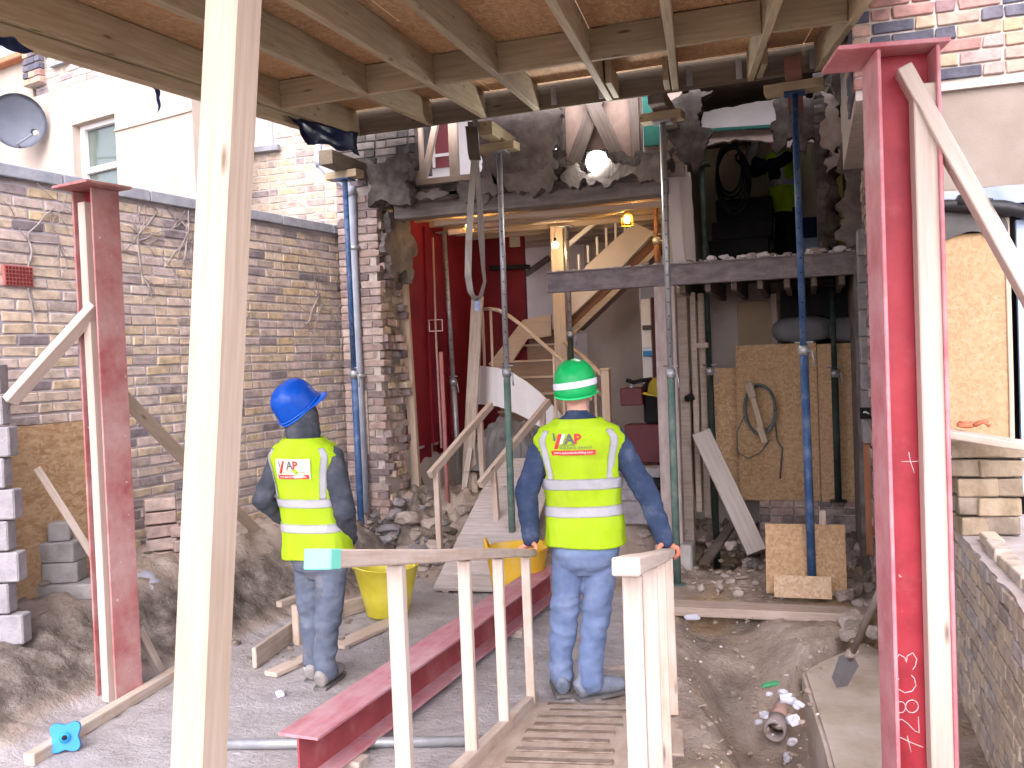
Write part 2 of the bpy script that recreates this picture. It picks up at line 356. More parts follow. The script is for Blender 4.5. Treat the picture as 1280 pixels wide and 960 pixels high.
# rubble lumps: a few shared shapes
CHUNKS = []
for s in range(9):
    bm = bmesh.new(); bmesh.ops.create_icosphere(bm, subdivisions=2, radius=.5)
    for v in bm.verts:
        c = v.co.copy(); f = .72+.55*noise.noise(c*2.1+V((s*5.3, 1, 2)))
        c = V((max(-.36, min(.36, c.x*f*1.1)), max(-.34, min(.34, c.y*f)), max(-.3, min(.3, c.z*f*.9))))
        v.co = c + noise.noise_vector(c*6+V((s, 0, 0)))*.03
    me = bpy.data.meshes.new('rubble_lump'); bm.to_mesh(me); bm.free(); CHUNKS.append(me)
CHM = {}
def chunk(name, p, size, m, parent=None, seed=None, flat=1.0, rot=None):
    r = random.Random(seed if seed is not None else rng.random())
    k = (r.randrange(9), m.name)
    if k not in CHM:
        me = CHUNKS[k[0]].copy(); me.materials.append(m); CHM[k] = me
    sx = V((size*(.85+.4*r.random()), size*(.8+.3*r.random()), size*flat*(.8+.3*r.random()))) if not isinstance(size, tuple) else V(size)
    M = Matrix.Translation(p) @ Matrix.Rotation(rot if rot is not None else r.random()*6.3, 4, 'Z') @ Matrix.Rotation((r.random()-.5)*.6, 4, 'X') @ Matrix.Diagonal((*sx, 1))
    o = bpy.data.objects.new(name, CHM[k]); COL.objects.link(o); return place(o, M, parent)
_b = bmesh.new(); bmesh.ops.create_icosphere(_b, subdivisions=1, radius=.5); ICO_V = [v.co.copy() for v in _b.verts]; ICO_F = [tuple(v.index for v in f.verts) for f in _b.faces]; _b.free()
def scatter(name, pts, m, parent=None, label=None, cat=None):
    """countless small lumps as one object; pts = (place, size)"""
    vs_, fs_ = [], []
    for p, s in pts:
        sx, sy, sz = s*(.6+.9*rng.random()), s*(.6+.7*rng.random()), s*(.35+.5*rng.random()); Rm = Matrix.Rotation(rng.random()*6.3, 3, 'Z') @ Matrix.Rotation((rng.random()-.5)*1.2, 3, 'X'); k = len(vs_)
        for c in ICO_V:
            q = c*(.65+.6*rng.random()); vs_.append(p + Rm @ V((q.x*sx, q.y*sy, q.z*sz)))
        fs_ += [tuple(i+k for i in f) for f in ICO_F]
    me = bpy.data.meshes.new(name); me.from_pydata([tuple(v) for v in vs_], [], fs_); me.update()
    o = link(name, me, m, parent); o['kind'] = 'stuff'
    if label: tag(o, label, cat)
    return o

# bricks: shared irregular brick shapes, each carrying its own colour value
BV = {}
def brick_mesh(m, L, Hh, dp, k):
    key = (m.name, round(L, 3), round(Hh, 3), k)
    if key not in BV:
        r = random.Random(k*37+int(L*1000)); bm = bmesh.new(); bmesh.ops.create_cube(bm, size=1)
        for v in bm.verts:
            v.co = V((v.co.x*L, v.co.y*dp, v.co.z*Hh)) + V(((r.random()-.5)*.012, (r.random()-.5)*.008, (r.random()-.5)*.008))
        bmesh.ops.bevel(bm, geom=list(bm.edges), offset=.005, segments=1, affect='EDGES')
        me = bpy.data.meshes.new('brick'); bm.to_mesh(me); bm.free(); me.materials.append(m)
        at = me.attributes.new('rnd', 'FLOAT', 'POINT')
        val = (k+.5)/20
        at.data.foreach_set('value', [val]*len(me.vertices)); BV[key] = me
    return BV[key]
def bricks(parent, o, u, n, L, z0, z1, m, keep=None, most=300, bond='stretcher', bl=.215, bh=.065, gap=.011, dp=.07, seed=1, proud=.006, jit=.003, pick=None, weights=None):
    """bricks laid along u from o, face towards n; biggest in view are parts, the rest one joined part"""
    r = random.Random(seed); u = u.normalized(); n = n.normalized(); items = []
    ch = bh+gap; rows = int((z1-z0)/ch)
    for j in range(rows):
        z = z0+(j+.5)*ch; x = -(bl+gap)/2*(j % 2) - r.random()*.02; i = 0
        while x < L:
            hd = (bond == 'flemish' and (i+j) % 2 == 0) or (bond == 'english' and j % 2 == 0) or (bond == 'stretcher' and r.random() < .08)
            l = bl if not hd else (bl-gap)/2
            c0, c1 = max(0, x), min(L, x+l)
            if c1-c0 > .04 and (keep is None or keep((c0+c1)/2, z, r)):
                items.append(((c0+c1)/2, z, c1-c0))
            x += l+gap; i += 1
    objs = []; rest = []
    for x, z, l in items:
        p = o + u*x; p = V((p.x, p.y, z)) + n*(proud-dp/2+(r.random()-.5)*jit*2)
        q = proj(p); vis = q and -10 < q[0] < 1290 and -10 < q[1] < 970
        k = r.randrange(20) if not weights else r.choices(range(20), weights)[0]
        objs.append((q[2] if vis else 1e3, p, l, k))
    objs.sort(key=lambda t: t[0])
    y = -n; M0 = Matrix(((u.x, y.x, 0, 0), (u.y, y.y, 0, 0), (u.z, y.z, 1, 0), (0, 0, 0, 1)))
    bm = None
    for idx, (d, p, l, k) in enumerate(objs):
        M = Matrix.Translation(p) @ M0 @ Matrix.Rotation((r.random()-.5)*.016, 4, 'Y') @ Matrix.Rotation((r.random()-.5)*.012, 4, 'Z')
        std = bl if abs(l-bl) < .012 else ((bl-gap)/2 if abs(l-(bl-gap)/2) < .008 else round(l/.03)*.03)
        me = brick_mesh(m, max(std, .05), bh, dp, k)
        if idx < most and d < 1e2:
            ob = bpy.data.objects.new('brick', me); COL.objects.link(ob); place(ob, M, parent)
        else:
            if bm is None: bm = bmesh.new(); lay = bm.verts.layers.float.new('rnd')
            mp = [bm.verts.new(M @ v.co) for v in me.vertices]
            for v in mp: v[lay] = (k+.5)/20
            for f in me.polygons: bm.faces.new([mp[i] for i in f.vertices])
    if bm is not None:
        ob = bmobj('remaining_brick', bm, m, parent); ob['kind'] = 'stuff'
# ================================================================ SETTING
# ground: one sheet out to the horizon, fine where the site is
wall_far = D(428, 285, 9.2); WDIR = (FW0*cos(radians(26.5)) + R0*sin(radians(26.5))).normalized(); WN = (R0*cos(radians(26.5)) - FW0*sin(radians(26.5))).normalized()
def sst(a, b, x):
    t = max(0, min(1, (x-a)/(b-a))); return t*t*(3-2*t)
TR0, TR1 = G(905, 800, -.1), G(985, 965, -.3)      # trench beside the red column
PITC = G(905, 715, -.2)
FOOT = [G(a, b, -.08) for a, b in ((998, 832), (1036, 970), (1160, 1000), (1125, 815), (1080, 795))]
def in_foot(x, y):
    return all((FOOT[(i+1) % 5].x-FOOT[i].x)*(y-FOOT[i].y)-(FOOT[(i+1) % 5].y-FOOT[i].y)*(x-FOOT[i].x) > -.0 for i in range(5))
def ground_h(x, y):
    p = V((x, y, 0)); h = 0.0
    big = noise.fractal(p*1.3, .8, 2.1, 4); fine = noise.fractal(p*9, .8, 2.1, 4)
    s = (p - wall_far).dot(WN); t = (p - wall_far).dot(WDIR)
    soil = conc = clay = 0.0
    if t < .6 and s < 3:
        b = sst(1.25+.25*big, .35, s)*(sst(-4.6, -2.2, t)*.12+.44)*(1-.75*sst(-1.0, -.2, t)); h += b*(1+.07*fine+.10*big); soil = sst(.03, .12, b)*sst(.52, .34, b)
        h += .012*fine*sst(1.5, .8, s)
    conc = sst(-.9, -1.3, x+.12*big)*sst(7.4, 7.0, y+.3*big)*(1-sst(.02, .06, h))
    # trench
    ax = V((TR1.x-TR0.x, TR1.y-TR0.y, 0)); q = V((x-TR0.x, y-TR0.y, 0)); a = max(-.15, min(1.5, q.dot(ax)/ax.length_squared)); dd = (q-ax*a).length
    tr = sst(.42+.13*big, .1, dd)
    h -= tr*(.14+.36*sst(.05, .7, a)); 
    rough = sst(-1.7, -.9, x+.2*big)*sst(3.2, 4.2, y)*sst(9, 8, y)
    h += rough*(.05*big+.02*fine) ; clay = rough*sst(.05, .5, noise.noise(p*1.9+V((3, 1, 0)))); soil = max(soil, tr*.8*sst(-.25, .45, noise.noise(p*2.6)))
    pt = sst(.75, .15, (p-V((PITC.x, PITC.y, 0))).length+.15*big); h -= pt*.28; soil = max(soil, pt*.8*sst(-.3, .3, fine))
    # the house floor: higher inside, a slope of rubble at the threshold
    ins = sst(7.75, 8.75, y+.25*big)*sst(-1.15, -1.75, x+.15*big)*sst(-5.2, -4.6, x)
    h += ins*(.50+.22*sst(-3.3, -2.7, x)+.015*fine); h += ins*(1-ins)*.5*(fine*.14)
    ins2 = sst(7.9, 8.8, y)*sst(-1.6, -1.2, x)*sst(.6, .3, x); h += ins2*(.10+.08*fine)
    th = sst(7.3, 7.7, y)*sst(9.0, 8.6, y)*sst(-2.6, -3.2, x)*sst(-4.9, -4.4, x)
    h += th*(.07*noise.cell(V((x*6+.5*big, y*6, 1)))+.04*noise.cell(V((x*15, y*15, 4))))
    h += .008*fine
    if in_foot(x, y): h = min(h, -.22)
    if y < 2.2: h += 0
    return h, soil, conc, clay
xs = [-400, -120, -50, -20, -10, -7.5] + [-6.6+.034*i for i in range(245)] + [1.9, 2.2, 3, 5, 9, 20, 60, 160, 400]
ys = [-400, -120, -40, -12, -4, -1, .5, 1.5] + [2.4+.036*i for i in range(205)] + [10, 11, 12, 14, 18, 30, 70, 160, 400]
vs = []; cols = []
for yy in ys:
    for xx in xs:
        if -7 < xx < 2 and 2 < yy < 12: h, a, b, c = ground_h(xx, yy)
        else: h, a, b, c = (0.0 if abs(xx) < 30 and abs(yy) < 30 else -.02), .55, .2, 0
        vs.append((xx, yy, h)); cols.append((a, b, c))
nx = len(xs); fs = [(j*nx+i, j*nx+i+1, (j+1)*nx+i+1, (j+1)*nx+i) for j in range(len(ys)-1) for i in range(nx-1)]
GM = bpy.data.materials.new('site_ground'); GM.use_nodes = True
def build_ground():
    t = GM.node_tree; N = t.nodes; b = N['Principled BSDF']; tc = N.new('ShaderNodeTexCoord')
    at = N.new('ShaderNodeAttribute'); at.attribute_name = 'zone'; sp = N.new('ShaderNodeSeparateColor'); lnk(t, at.outputs['Color'], sp.inputs[0])
    def nz(s, d=8, r=.65):
        n = N.new('ShaderNodeTexNoise'); n.inputs['Scale'].default_value = s; n.inputs['Detail'].default_value = d; n.inputs['Roughness'].default_value = r
        lnk(t, tc.outputs['Object'], n.inputs['Vector']); return n.outputs[0]
    def ramp(f, st):
        r = N.new('ShaderNodeValToRGB'); e = r.color_ramp.elements
        while len(e) < len(st): e.new(.5)
        for i, (p, c) in enumerate(st): e[i].position = p; e[i].color = (*c, 1)
        lnk(t, f, r.inputs[0]); return r.outputs[0]
    def mix(f, a, c):
        x = N.new('ShaderNodeMix'); x.data_type = 'RGBA'; lnk(t, f, x.inputs[0]); lnk(t, a, x.inputs[6]); lnk(t, c, x.inputs[7]); return x.outputs[2]
    dirt = ramp(nz(3.5), [(.3, (.27, .205, .16)), (.5, (.39, .31, .255)), (.7, (.50, .425, .365))])
    conc = ramp(nz(4.5), [(.3, (.34, .305, .30)), (.5, (.43, .395, .39)), (.72, (.51, .475, .472))])
    soil = ramp(nz(8), [(.3, (.07, .056, .047)), (.52, (.18, .15, .127)), (.75, (.37, .325, .285))])
    clay = ramp(nz(6), [(.3, (.34, .23, .125)), (.6, (.46, .34, .215)), (.8, (.52, .43, .33))])
    c = mix(sp.outputs[2], dirt, clay); c = mix(sp.outputs[1], c, conc); c = mix(sp.outputs[0], c, soil)
    pe = ramp(nz(42, 3, .5), [(.66, (0, 0, 0)), (.74, (.6, .6, .6))]); 
    wh = N.new('ShaderNodeRGB'); wh.outputs[0].default_value = (.40, .36, .33, 1)
    c = mix(pe, c, wh.outputs[0])
    lnk(t, c, b.inputs['Base Color']); b.inputs['Roughness'].default_value = .97; b.inputs['Specular IOR Level'].default_value = .15
    bp = N.new('ShaderNodeBump'); bp.inputs['Strength'].default_value = 1.0; bp.inputs['Distance'].default_value = .03; lnk(t, nz(28, 10, .7), bp.inputs['Height']); lnk(t, bp.outputs[0], b.inputs['Normal'])
build_ground()
gr = pydata('ground', vs, fs, GM, smooth=True); gr['kind'] = 'structure'
ca = gr.data.attributes.new('zone', 'FLOAT_COLOR', 'POINT')
ca.data.foreach_set('color', [x for c in cols for x in (*c, 1)])
def onground(px, py):
    z = 0
    for _ in range(6):
        p = G(px, py, z); z = ground_h(p.x, p.y)[0]
    return G(px, py, z)
def gz(p): return ground_h(p.x, p.y)[0]

# ---- left boundary wall
WL = 4.7; Wn0 = wall_far - WDIR*WL; Wn0 = V((Wn0.x, Wn0.y, 0))
gw = thing('garden_wall', 'long yellow stock brick boundary wall with stone coping and bare creepers', 'wall', Wn0)
core = bmobj('mortar_core', box_bm(0, WL+.05, -.22, 0, -.2, 3.17, 0), MORT, gw, frame(Wn0, WDIR))
# frame(): local X along WDIR, local Y = Z x X, which points away from the site for this wall
side = 1 if frame(Wn0, WDIR).col[1].xyz.dot(WN) > 0 else -1
if side > 0:
    for v in core.data.vertices: v.co.y = v.co.y
else:
    for v in core.data.vertices: v.co.y = -v.co.y
    core.data.flip_normals()
bricks(gw, Wn0, WDIR, WN, WL, .1, 3.17, BRICKM, seed=5, jit=.003, gap=.014, bh=.062, proud=.009, weights=[1, 1, 1.2, 2, 2, 2, 2.5, 2.5, 2.5, 2.5, 2.5, 2.5, 2.2, 2, 2, 2, 1.5, 1.5, 2, 2])
u = 0; k = 0
while u < WL:
    l = min(.75, WL-u+.04)
    sgn = 1 if side > 0 else -1
    bmobj('coping_stone', box_bm(u+.004, u+l-.004, min(-.27*sgn, .045*sgn), max(-.27*sgn, .045*sgn), 3.17, 3.255, .006, 2, .004), STONE, gw, frame(Wn0, WDIR)); u += l; k += 1
def onwall(px, py, off=.012): return PP(px, py, Wn0+WN*off, WN)
# red air brick with its rows of holes
ab = onwall(22, 345)
abm = frame(ab, WDIR); 
hm = mat('air_brick_hole', [(.12, .012, .012), (.15, .02, .02)], 5)
ABR = mat('air_brick_red', [(.33, .10, .085), (.41, .15, .125)], 9, rough=.9)
air = bmobj('air_brick', box_bm(-.105, .105, -.014, .014, -.068, .068, .004), ABR, gw, abm)
for i in range(8):
    for j in range(5):
        c = ab + WDIR*(-.085+.0243*i) + UZ*(-.05+.025*j) + WN*.0155
        bmobj('vent_hole', box_bm(-.007, .007, -.004, .004, -.008, .008, 0), hm, air, frame(c, WDIR))
# dead creepers on the wall
VINE = mat('dead_creeper_stem', [(.20, .17, .16), (.30, .26, .25), (.38, .34, .33)], 20, rough=1, bump=.3)
def vine(label, paths):
    bm = bmesh.new(); o0 = onwall(*paths[0][0])
    vr = random.Random(int(paths[0][0][0])); paths = list(paths)
    for _ in range(14):
        q = vr.choice(vr.choice(paths[:5])); ang = vr.random()*5.2-1.0; pth = [q]
        for s in range(vr.randrange(3, 6)):
            ang += (vr.random()-.5)*1.1; st_ = 7+9*vr.random(); pth.append((pth[-1][0]+st_*sin(ang), max(222+.16*pth[-1][0], pth[-1][1]-st_*cos(ang))))
        paths.append(pth)
    for path, r in ((p, .009 if i == 0 else .0055 if i < 5 else .0036) for i, p in enumerate(paths)):
        pts = []
        for a, b in zip(path, path[1:]):
            for s in range(5):
                t = s/5; pts.append(onwall(a[0]*(1-t)+b[0]*t, a[1]*(1-t)+b[1]*t, .02))
        pts.append(onwall(*path[-1], .02))
        pts = [p - o0 + noise.noise_vector(p*7)*.03 + WN*.01*noise.noise(p*5) for p in pts]
        tube_bm(pts, [r*(1-.6*i/len(pts)) for i in range(len(pts))], 5, True, bm)
    tag(bmobj('dead_creeper', bm, VINE, None, Matrix.Translation(o0)), label, 'creeper', 'bare creepers on the boundary wall')
vine('bare creeper stems spreading over the brickwork beside the red air brick', [[(40, 390), (36, 330), (38, 290), (60, 268), (66, 255)], [(36, 300), (18, 270), (0, 250)], [(38, 300), (70, 305), (82, 320), (78, 345)], [(62, 268), (64, 285), (72, 305)], [(0, 222), (40, 222), (62, 245), (92, 262)]])
vine('bare creeper stems climbing between the steel column and the timber post', [[(190, 370), (178, 345), (172, 320), (174, 292), (160, 282)], [(172, 320), (155, 310), (150, 295)], [(174, 292), (196, 262), (180, 250)], [(178, 345), (192, 358)], [(174, 300), (214, 285), (222, 275), (205, 262)]])
vine('matted creeper stems where the wall meets the timber post', [[(231, 330), (233, 290), (236, 255), (232, 248)], [(233, 290), (222, 265), (212, 255)], [(234, 300), (210, 330), (204, 320)], [(233, 270), (240, 300), (238, 330)]])
vine('forked dead creeper twig above the blue helmet', [[(382, 405), (392, 385), (398, 368), (410, 362), (420, 352)], [(398, 370), (392, 366)], [(398, 370), (404, 362)]])
vine('dead creeper stem beside the grey drainpipe', [[(426, 435), (428, 410), (424, 390), (428, 370)], [(428, 410), (420, 395)]])

# ---- neighbour behind: cream rendered extension with window, dish; brick house behind it
CDIR = (FW0*cos(radians(-57.9)) + R0*sin(radians(-57.9))).normalized(); CN = V((-CDIR.y, CDIR.x, 0)); 
if CN.dot(CAM - D(100, 100, 9)) < 0: CN = -CN
C0 = D(243, 200, 8.9); C0 = V((C0.x, C0.y, 0))
ext = thing('rendered_extension', 'cream rendered rear extension with white sash window above the boundary wall', 'building', C0)
def onc(px, py, off=0): return PP(px, py, C0+CN*off, CN)
def cu(px, py): 
    p = onc(px, py); return (p-C0).dot(CDIR), p.z
CF = frame(C0, CDIR)        # local X leftwards and away
cys = 1 if CF.col[1].xyz.dot(CN) > 0 else -1
def cbox(name, u0, u1, z0, z1, y0, y1, m, parent, bev=.002):
    return bmobj(name, box_bm(u0, u1, min(y0*cys, y1*cys), max(y0*cys, y1*cys), z0, z1, bev), m, parent, CF)
wu1, wz1 = cu(90, 156); wu0, wz1b = cu(143, 142); wz1 = (wz1+wz1b)/2; wz0 = wz1-1.05
ub = cu(57, 60)[0]; zt = cu(130, 93)[1]
for nm, a in (('render_wall', (0, wu0, 2.2, zt)), ('render_wall', (wu1, 6.5, 2.2, zt)), ('render_wall', (wu0, wu1, wz1, zt)), ('render_wall', (wu0, wu1, 2.2, wz0))):
    cbox(nm, a[0], a[1], a[2], a[3], -.3, 0, RENDER_C, ext, 0)
cbox('window_reveal', wu0, wu1, wz0, wz1, -.3, -.2, RENDER_C, ext, 0)
win = cbox('window', wu0+.0, wu1, wz0, wz1, -.16, -.14, glass_mat('dim_window_glass', (.10, .13, .11)), ext, 0)
for nm, a in (('frame', (wu0, wu0+.05, wz0, wz1)), ('frame', (wu1-.07, wu1, wz0, wz1)), ('frame', (wu0+.05, wu1-.07, wz1-.05, wz1)), ('sash_bar', (wu0+.05, wu1-.07, wz1-.52, wz1-.46))):
    cbox(nm, a[0], a[1], a[2], a[3], -.14, -.09, WHITEP, win)
cbox('render_band', 0, wu0, cu(190, 150)[1]-.02, cu(190, 150)[1]+.0, 0, .018, RENDER_C, ext)
par = cbox('parapet', 0, 2.6, zt, zt+.62, -.28, -.02, MORTP, ext, 0)
bricks(par, C0, CDIR, CN, 2.6, zt, zt+.6, BRICKM, seed=9, bond='flemish', proud=-.012)
cbox('slate_coping', cu(86, 78)[0], cu(66, 80)[0], cu(75, 79)[1]-.03, cu(75, 79)[1]+.03, -.3, .05, STONE, ext)
pu = cu(57, 90)[0]; pu1 = cu(37, 90)[0]
pi_ = cbox('chimney_pier', pu+.01, pu1-.01, cu(47, 108)[1], cu(47, 108)[1]+.75, -.2, .06, MORTP, ext, 0)
bricks(pi_, C0+CDIR*pu+CN*.08, CDIR, CN, pu1-pu, cu(47, 108)[1], cu(47, 108)[1]+.7, BRICKR, seed=3, weights=[8, 8, 8, 6, 6, 4]+[1]*14, proud=.0)
TERR = mat('terracotta_coping', [(.46, .17, .09), (.54, .24, .14)], 8)
cz = cu(15, 80)[1]
for i in range(6): cbox('terracotta_tile', pu1+.02+i*.31, pu1+.32+i*.31, cz, cz+.07, -.05, .09, TERR, ext, .01)
cbox('render_wall', pu1, 6, zt, cz, -.3, -.03, RENDER_C, ext, 0)
# satellite dish on the render
dd_c = onc(22, 151, .28)
dish = thing('satellite_dish', 'round grey satellite dish fixed to the cream rendered wall', 'satellite dish', onc(22, 165, .0))
DGREY = mat('dish_grey', [(.19, .21, .26), (.25, .27, .32)], 5, rough=.5, bump=.03)
bm = bmesh.new(); rr = 33.5*9.75/FPX*1.0; ringsd = []
face = (CAM + V((-1.2, 0, 1.6)) - dd_c).normalized()
for j in range(7):
    a = j/6; ringsd.append([bm.verts.new((rr*a*cos(2*pi*k/32), rr*1.03*a*sin(2*pi*k/32), -.11*(1-a*a))) for k in range(32)] if j else [bm.verts.new((0, 0, -.11))])
for k in range(32): bm.faces.new((ringsd[0][0], ringsd[1][k], ringsd[1][(k+1) % 32]))
for a, b in zip(ringsd[1:], ringsd[2:]):
    for k in range(32): bm.faces.new((a[k], b[k], b[(k+1) % 32], a[(k+1) % 32]))
bmesh.ops.solidify(bm, geom=list(bm.faces), thickness=.006)
dM = Matrix.Translation(dd_c) @ face.to_track_quat('Z', 'Y').to_matrix().to_4x4()
bmobj('reflector', bm, DGREY, dish, dM, True)
tube('mount', [dd_c-face*.135, dd_c-face*.15+V((0, 0, -.1)), onc(22, 168, 0)], .022, GALV, dish)
feed = D(44, 166, 9.35)
tube('feed_arm', [dM @ V((0, -rr*.95, 0)), (dM @ V((0, -rr*.9, .12))), feed], .011, DGREY, dish)
tube('feed_horn', [feed, feed+(dd_c-feed).normalized()*.07], [.022, .03], BLACK, dish)
tube('feed_horn', [feed-(dd_c-feed).normalized()*.045, feed], [.03, .022], mat('lnb_cream', [(.6, .58, .55)], 3), dish)

NB = thing('neighbour_house', 'yellow brick rear wall of the next house above the coping', 'building', (-5.6, 8.75, 0))
NY = 8.75
box('mortar_core', (-8.0, NY, 2.6), (-4.35, NY+.3, 6.2), MORTP, NB, 0)
nwz = PY(318, 186, NY).z; nwx0 = PY(300, 170, NY).x; nwx1 = PY(343, 170, NY).x
bricks(NB, V((-8.0, NY, 0)), V((1, 0, 0)), V((0, -1, 0)), 3.65, 2.9, 6.2, BRICKM, seed=21, bond='flemish', keep=lambda x, z, r: not (nwx0-.02 < x-8.0 < nwx1+.02 and nwz-.06 < z < nwz+1.5), weights=[1]*5+[2.2]*15)
wn = box('window', (nwx0, NY-.0, nwz), (nwx1, NY+.02, nwz+1.45), glass_mat('sky_lit_glass', (.55, .57, .6), .2), NB, 0)
wn.location.y -= .012
box('sill', (nwx0-.08, NY-.07, nwz-.06), (nwx1+.08, NY-.006, nwz), STONE, wn)
box('frame', (nwx1-.06, NY-.05, nwz), (nwx1, NY-.02, nwz+1.45), WHITEP, wn); box('frame', (nwx0, NY-.05, nwz), (nwx1-.06, NY-.02, nwz+.06), WHITEP, wn)
DP = mat('grey_drainpipe', [(.30, .33, .40), (.37, .40, .47), (.44, .47, .53)], 6, rough=.5, bump=.05)
p1 = [D(398, 150, 9.0), D(397, 185, 9.0), D(399, 203, 9.0), D(412, 217, 8.98), D(430, 228, 8.95), D(440, 240, 8.93), D(441, 300, 8.93), D(446, 430, 8.93), D(456, 640, 8.93)]
dp = thing('drainpipe', 'grey drainpipe with a swan neck running down the broken corner', 'drainpipe', V((p1[-1].x, p1[-1].y, gz(p1[-1]))))
tube('pipe', p1, .045, DP, dp, 12)
for q in (2, 5): tube('pipe_socket', [p1[q]-(p1[q]-p1[q-1]).normalized()*.05, p1[q]+(p1[q+1]-p1[q]).normalized()*.04], .058, DP, dp, 12)
for yy in (310, 470):
    q = D(443+(yy-310)*.045, yy, 8.93); tube('pipe_clip', [q-UZ*.018, q+UZ*.018], .056, GALV, dp, 12)
# ================================================================ THE GUTTED HOUSE (facade plane y = 8.1)
FY = 8.1; JX = -3.94; CEIL = 3.35
house = thing('gutted_house', 'gutted terraced house with its rear wall knocked out and held on props', 'building', (-1.8, FY, 0))
# broken brick pier at the left, face and torn reveal
pier = box('broken_pier', (-4.36, FY+.012, -.1), (JX-.03, FY+.5, 3.72), MORTP, house, 0)
def jag(z, s): return .07*noise.noise(V((z*3.1, s, 0))) + .05*noise.noise(V((z*11, s+4, 0)))
bricks(pier, V((-4.36, FY, 0)), V((1, 0, 0)), V((0, -1, 0)), .50, .1, 3.72, BRICKP, seed=31, bond='flemish', keep=lambda x, z, r: x < .39+jag(z, 2)*1.2 and r.random() > .02, dp=.1, proud=.008)
# torn reveal: broken brick ends and lumps of mortar
r2 = random.Random(5)
for j in range(44):
    z = .25+j*.078
    for q in range(4):
        y = FY+.06+.13*q+.04*(j % 2)+r2.random()*.03
        if y > FY+.52: continue
        x = JX-.06+.06*noise.noise(V((y*5, z*4, 1)))+r2.random()*.05
        if r2.random() < .62:
            me = brick_mesh(BRICKP if r2.random() < .75 else BRICKM, .11, .065, .1, r2.randrange(20)); ob = bpy.data.objects.new('broken_brick', me); COL.objects.link(ob)
            place(ob, Matrix.Translation((x, y, z)) @ Matrix.Rotation(r2.random()*.5-.25, 4, 'Z') @ Matrix.Rotation(r2.random()*.3-.15, 4, 'Y'), pier)
        elif r2.random() < .8: chunk('mortar_lump', V((x-.02, y, z)), .09+.05*r2.random(), RUBBLE, pier, seed=r2.random())
crag('torn_reveal', V((JX-.13, FY+.02, .1)), V((0, 1, 0)), UZ, .52, 3.5, .1, RUBBLE, pier, .05, 8, 9, 18, 110, .02, .8)
crag('torn_concrete_nib', V((JX-.02, FY+.06, 2.72)), V((.25, 1, 0)), UZ, .40, .62, .12, GREYM, pier, .05, 5, 31, 16, 24, .12, .5)
timber('door_lining', V((JX+.05, FY+.56, .55)), V((JX-.01, FY+.56, 3.2)), .06, .09, PINE, house)
box('fence_board', (JX-.26+.0, FY-.035, 1.0), (JX-.17, FY-.005, 1.62), DUSTW, house)
# sooty brick cheek above the pier, up to the deck
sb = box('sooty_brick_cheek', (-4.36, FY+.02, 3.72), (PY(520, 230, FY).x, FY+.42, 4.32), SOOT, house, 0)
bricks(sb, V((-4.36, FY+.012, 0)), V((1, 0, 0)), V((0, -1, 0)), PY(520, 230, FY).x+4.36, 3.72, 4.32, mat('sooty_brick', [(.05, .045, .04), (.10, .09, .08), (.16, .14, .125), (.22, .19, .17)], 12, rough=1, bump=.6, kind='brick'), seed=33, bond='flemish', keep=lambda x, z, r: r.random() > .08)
box('upper_rear_wall', (-4.36, FY+.02, 4.74), (1.2, FY+.44, 7.6), MORTP, house, 0)  # unseen storey above, added to keep sky light off the facade
box('wall_cheek', (-4.36, FY+.05, 4.3), (-4.0, FY+.4, 4.739), SOOT, house, 0)
box('wall_cheek', (.4, FY+.05, 4.3), (1.2, FY+.4, 4.739), SOOT, house, 0)
# lintel beam over the wide opening with rubble lying on it
lx0, lx1 = PY(500, 270, 8.3).x, PY(838, 246, 8.3).x
lb = box('lintel_beam', (lx0, 8.16, 3.27), (lx1, 8.36, 3.41), mat('dusty_lintel', [(.17, .15, .145), (.26, .235, .225), (.36, .33, .315)], 4, (.4, 3, 3), rough=.9, bump=.5, bscale=25, dust=((.46, .42, .39), .3, 5)), house, .01)
timber('bearer_board', V((lx0+.3, 8.5, 3.24)), V((lx1, 8.5, 3.24)), .12, .05, PINE, house)
timber('bearer_board', V((lx0+.6, 8.75, 3.22)), V((lx1-.5, 8.75, 3.26)), .10, .05, PINE, house)
crag('lintel_debris', V((lx0, 8.17, 3.38)), V((1, 0, 0)), UZ, PY(612, 250, 8.17).x-lx0, .10, .2, GREYM, house, .04, 8, 2, 30, 6, .10)
crag('lintel_debris', V((PY(612, 250, 8.17).x, 8.15, 3.38)), V((1, 0, 0)), UZ, lx1-PY(612, 250, 8.17).x, .17, .2, GREYM, house, .05, 7, 4, 70, 10, .11)
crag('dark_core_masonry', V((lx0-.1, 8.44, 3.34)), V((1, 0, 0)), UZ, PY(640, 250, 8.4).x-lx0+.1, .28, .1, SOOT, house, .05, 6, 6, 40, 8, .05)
crag('torn_pier_head', V((PY(478, 260, 8.12).x, 8.14, 3.36)), V((1, 0, 0)), UZ, PY(526, 260, 8.12).x-PY(478, 260, 8.12).x, .42, .3, SOOT, house, .06, 8, 3, 16, 18, .06)
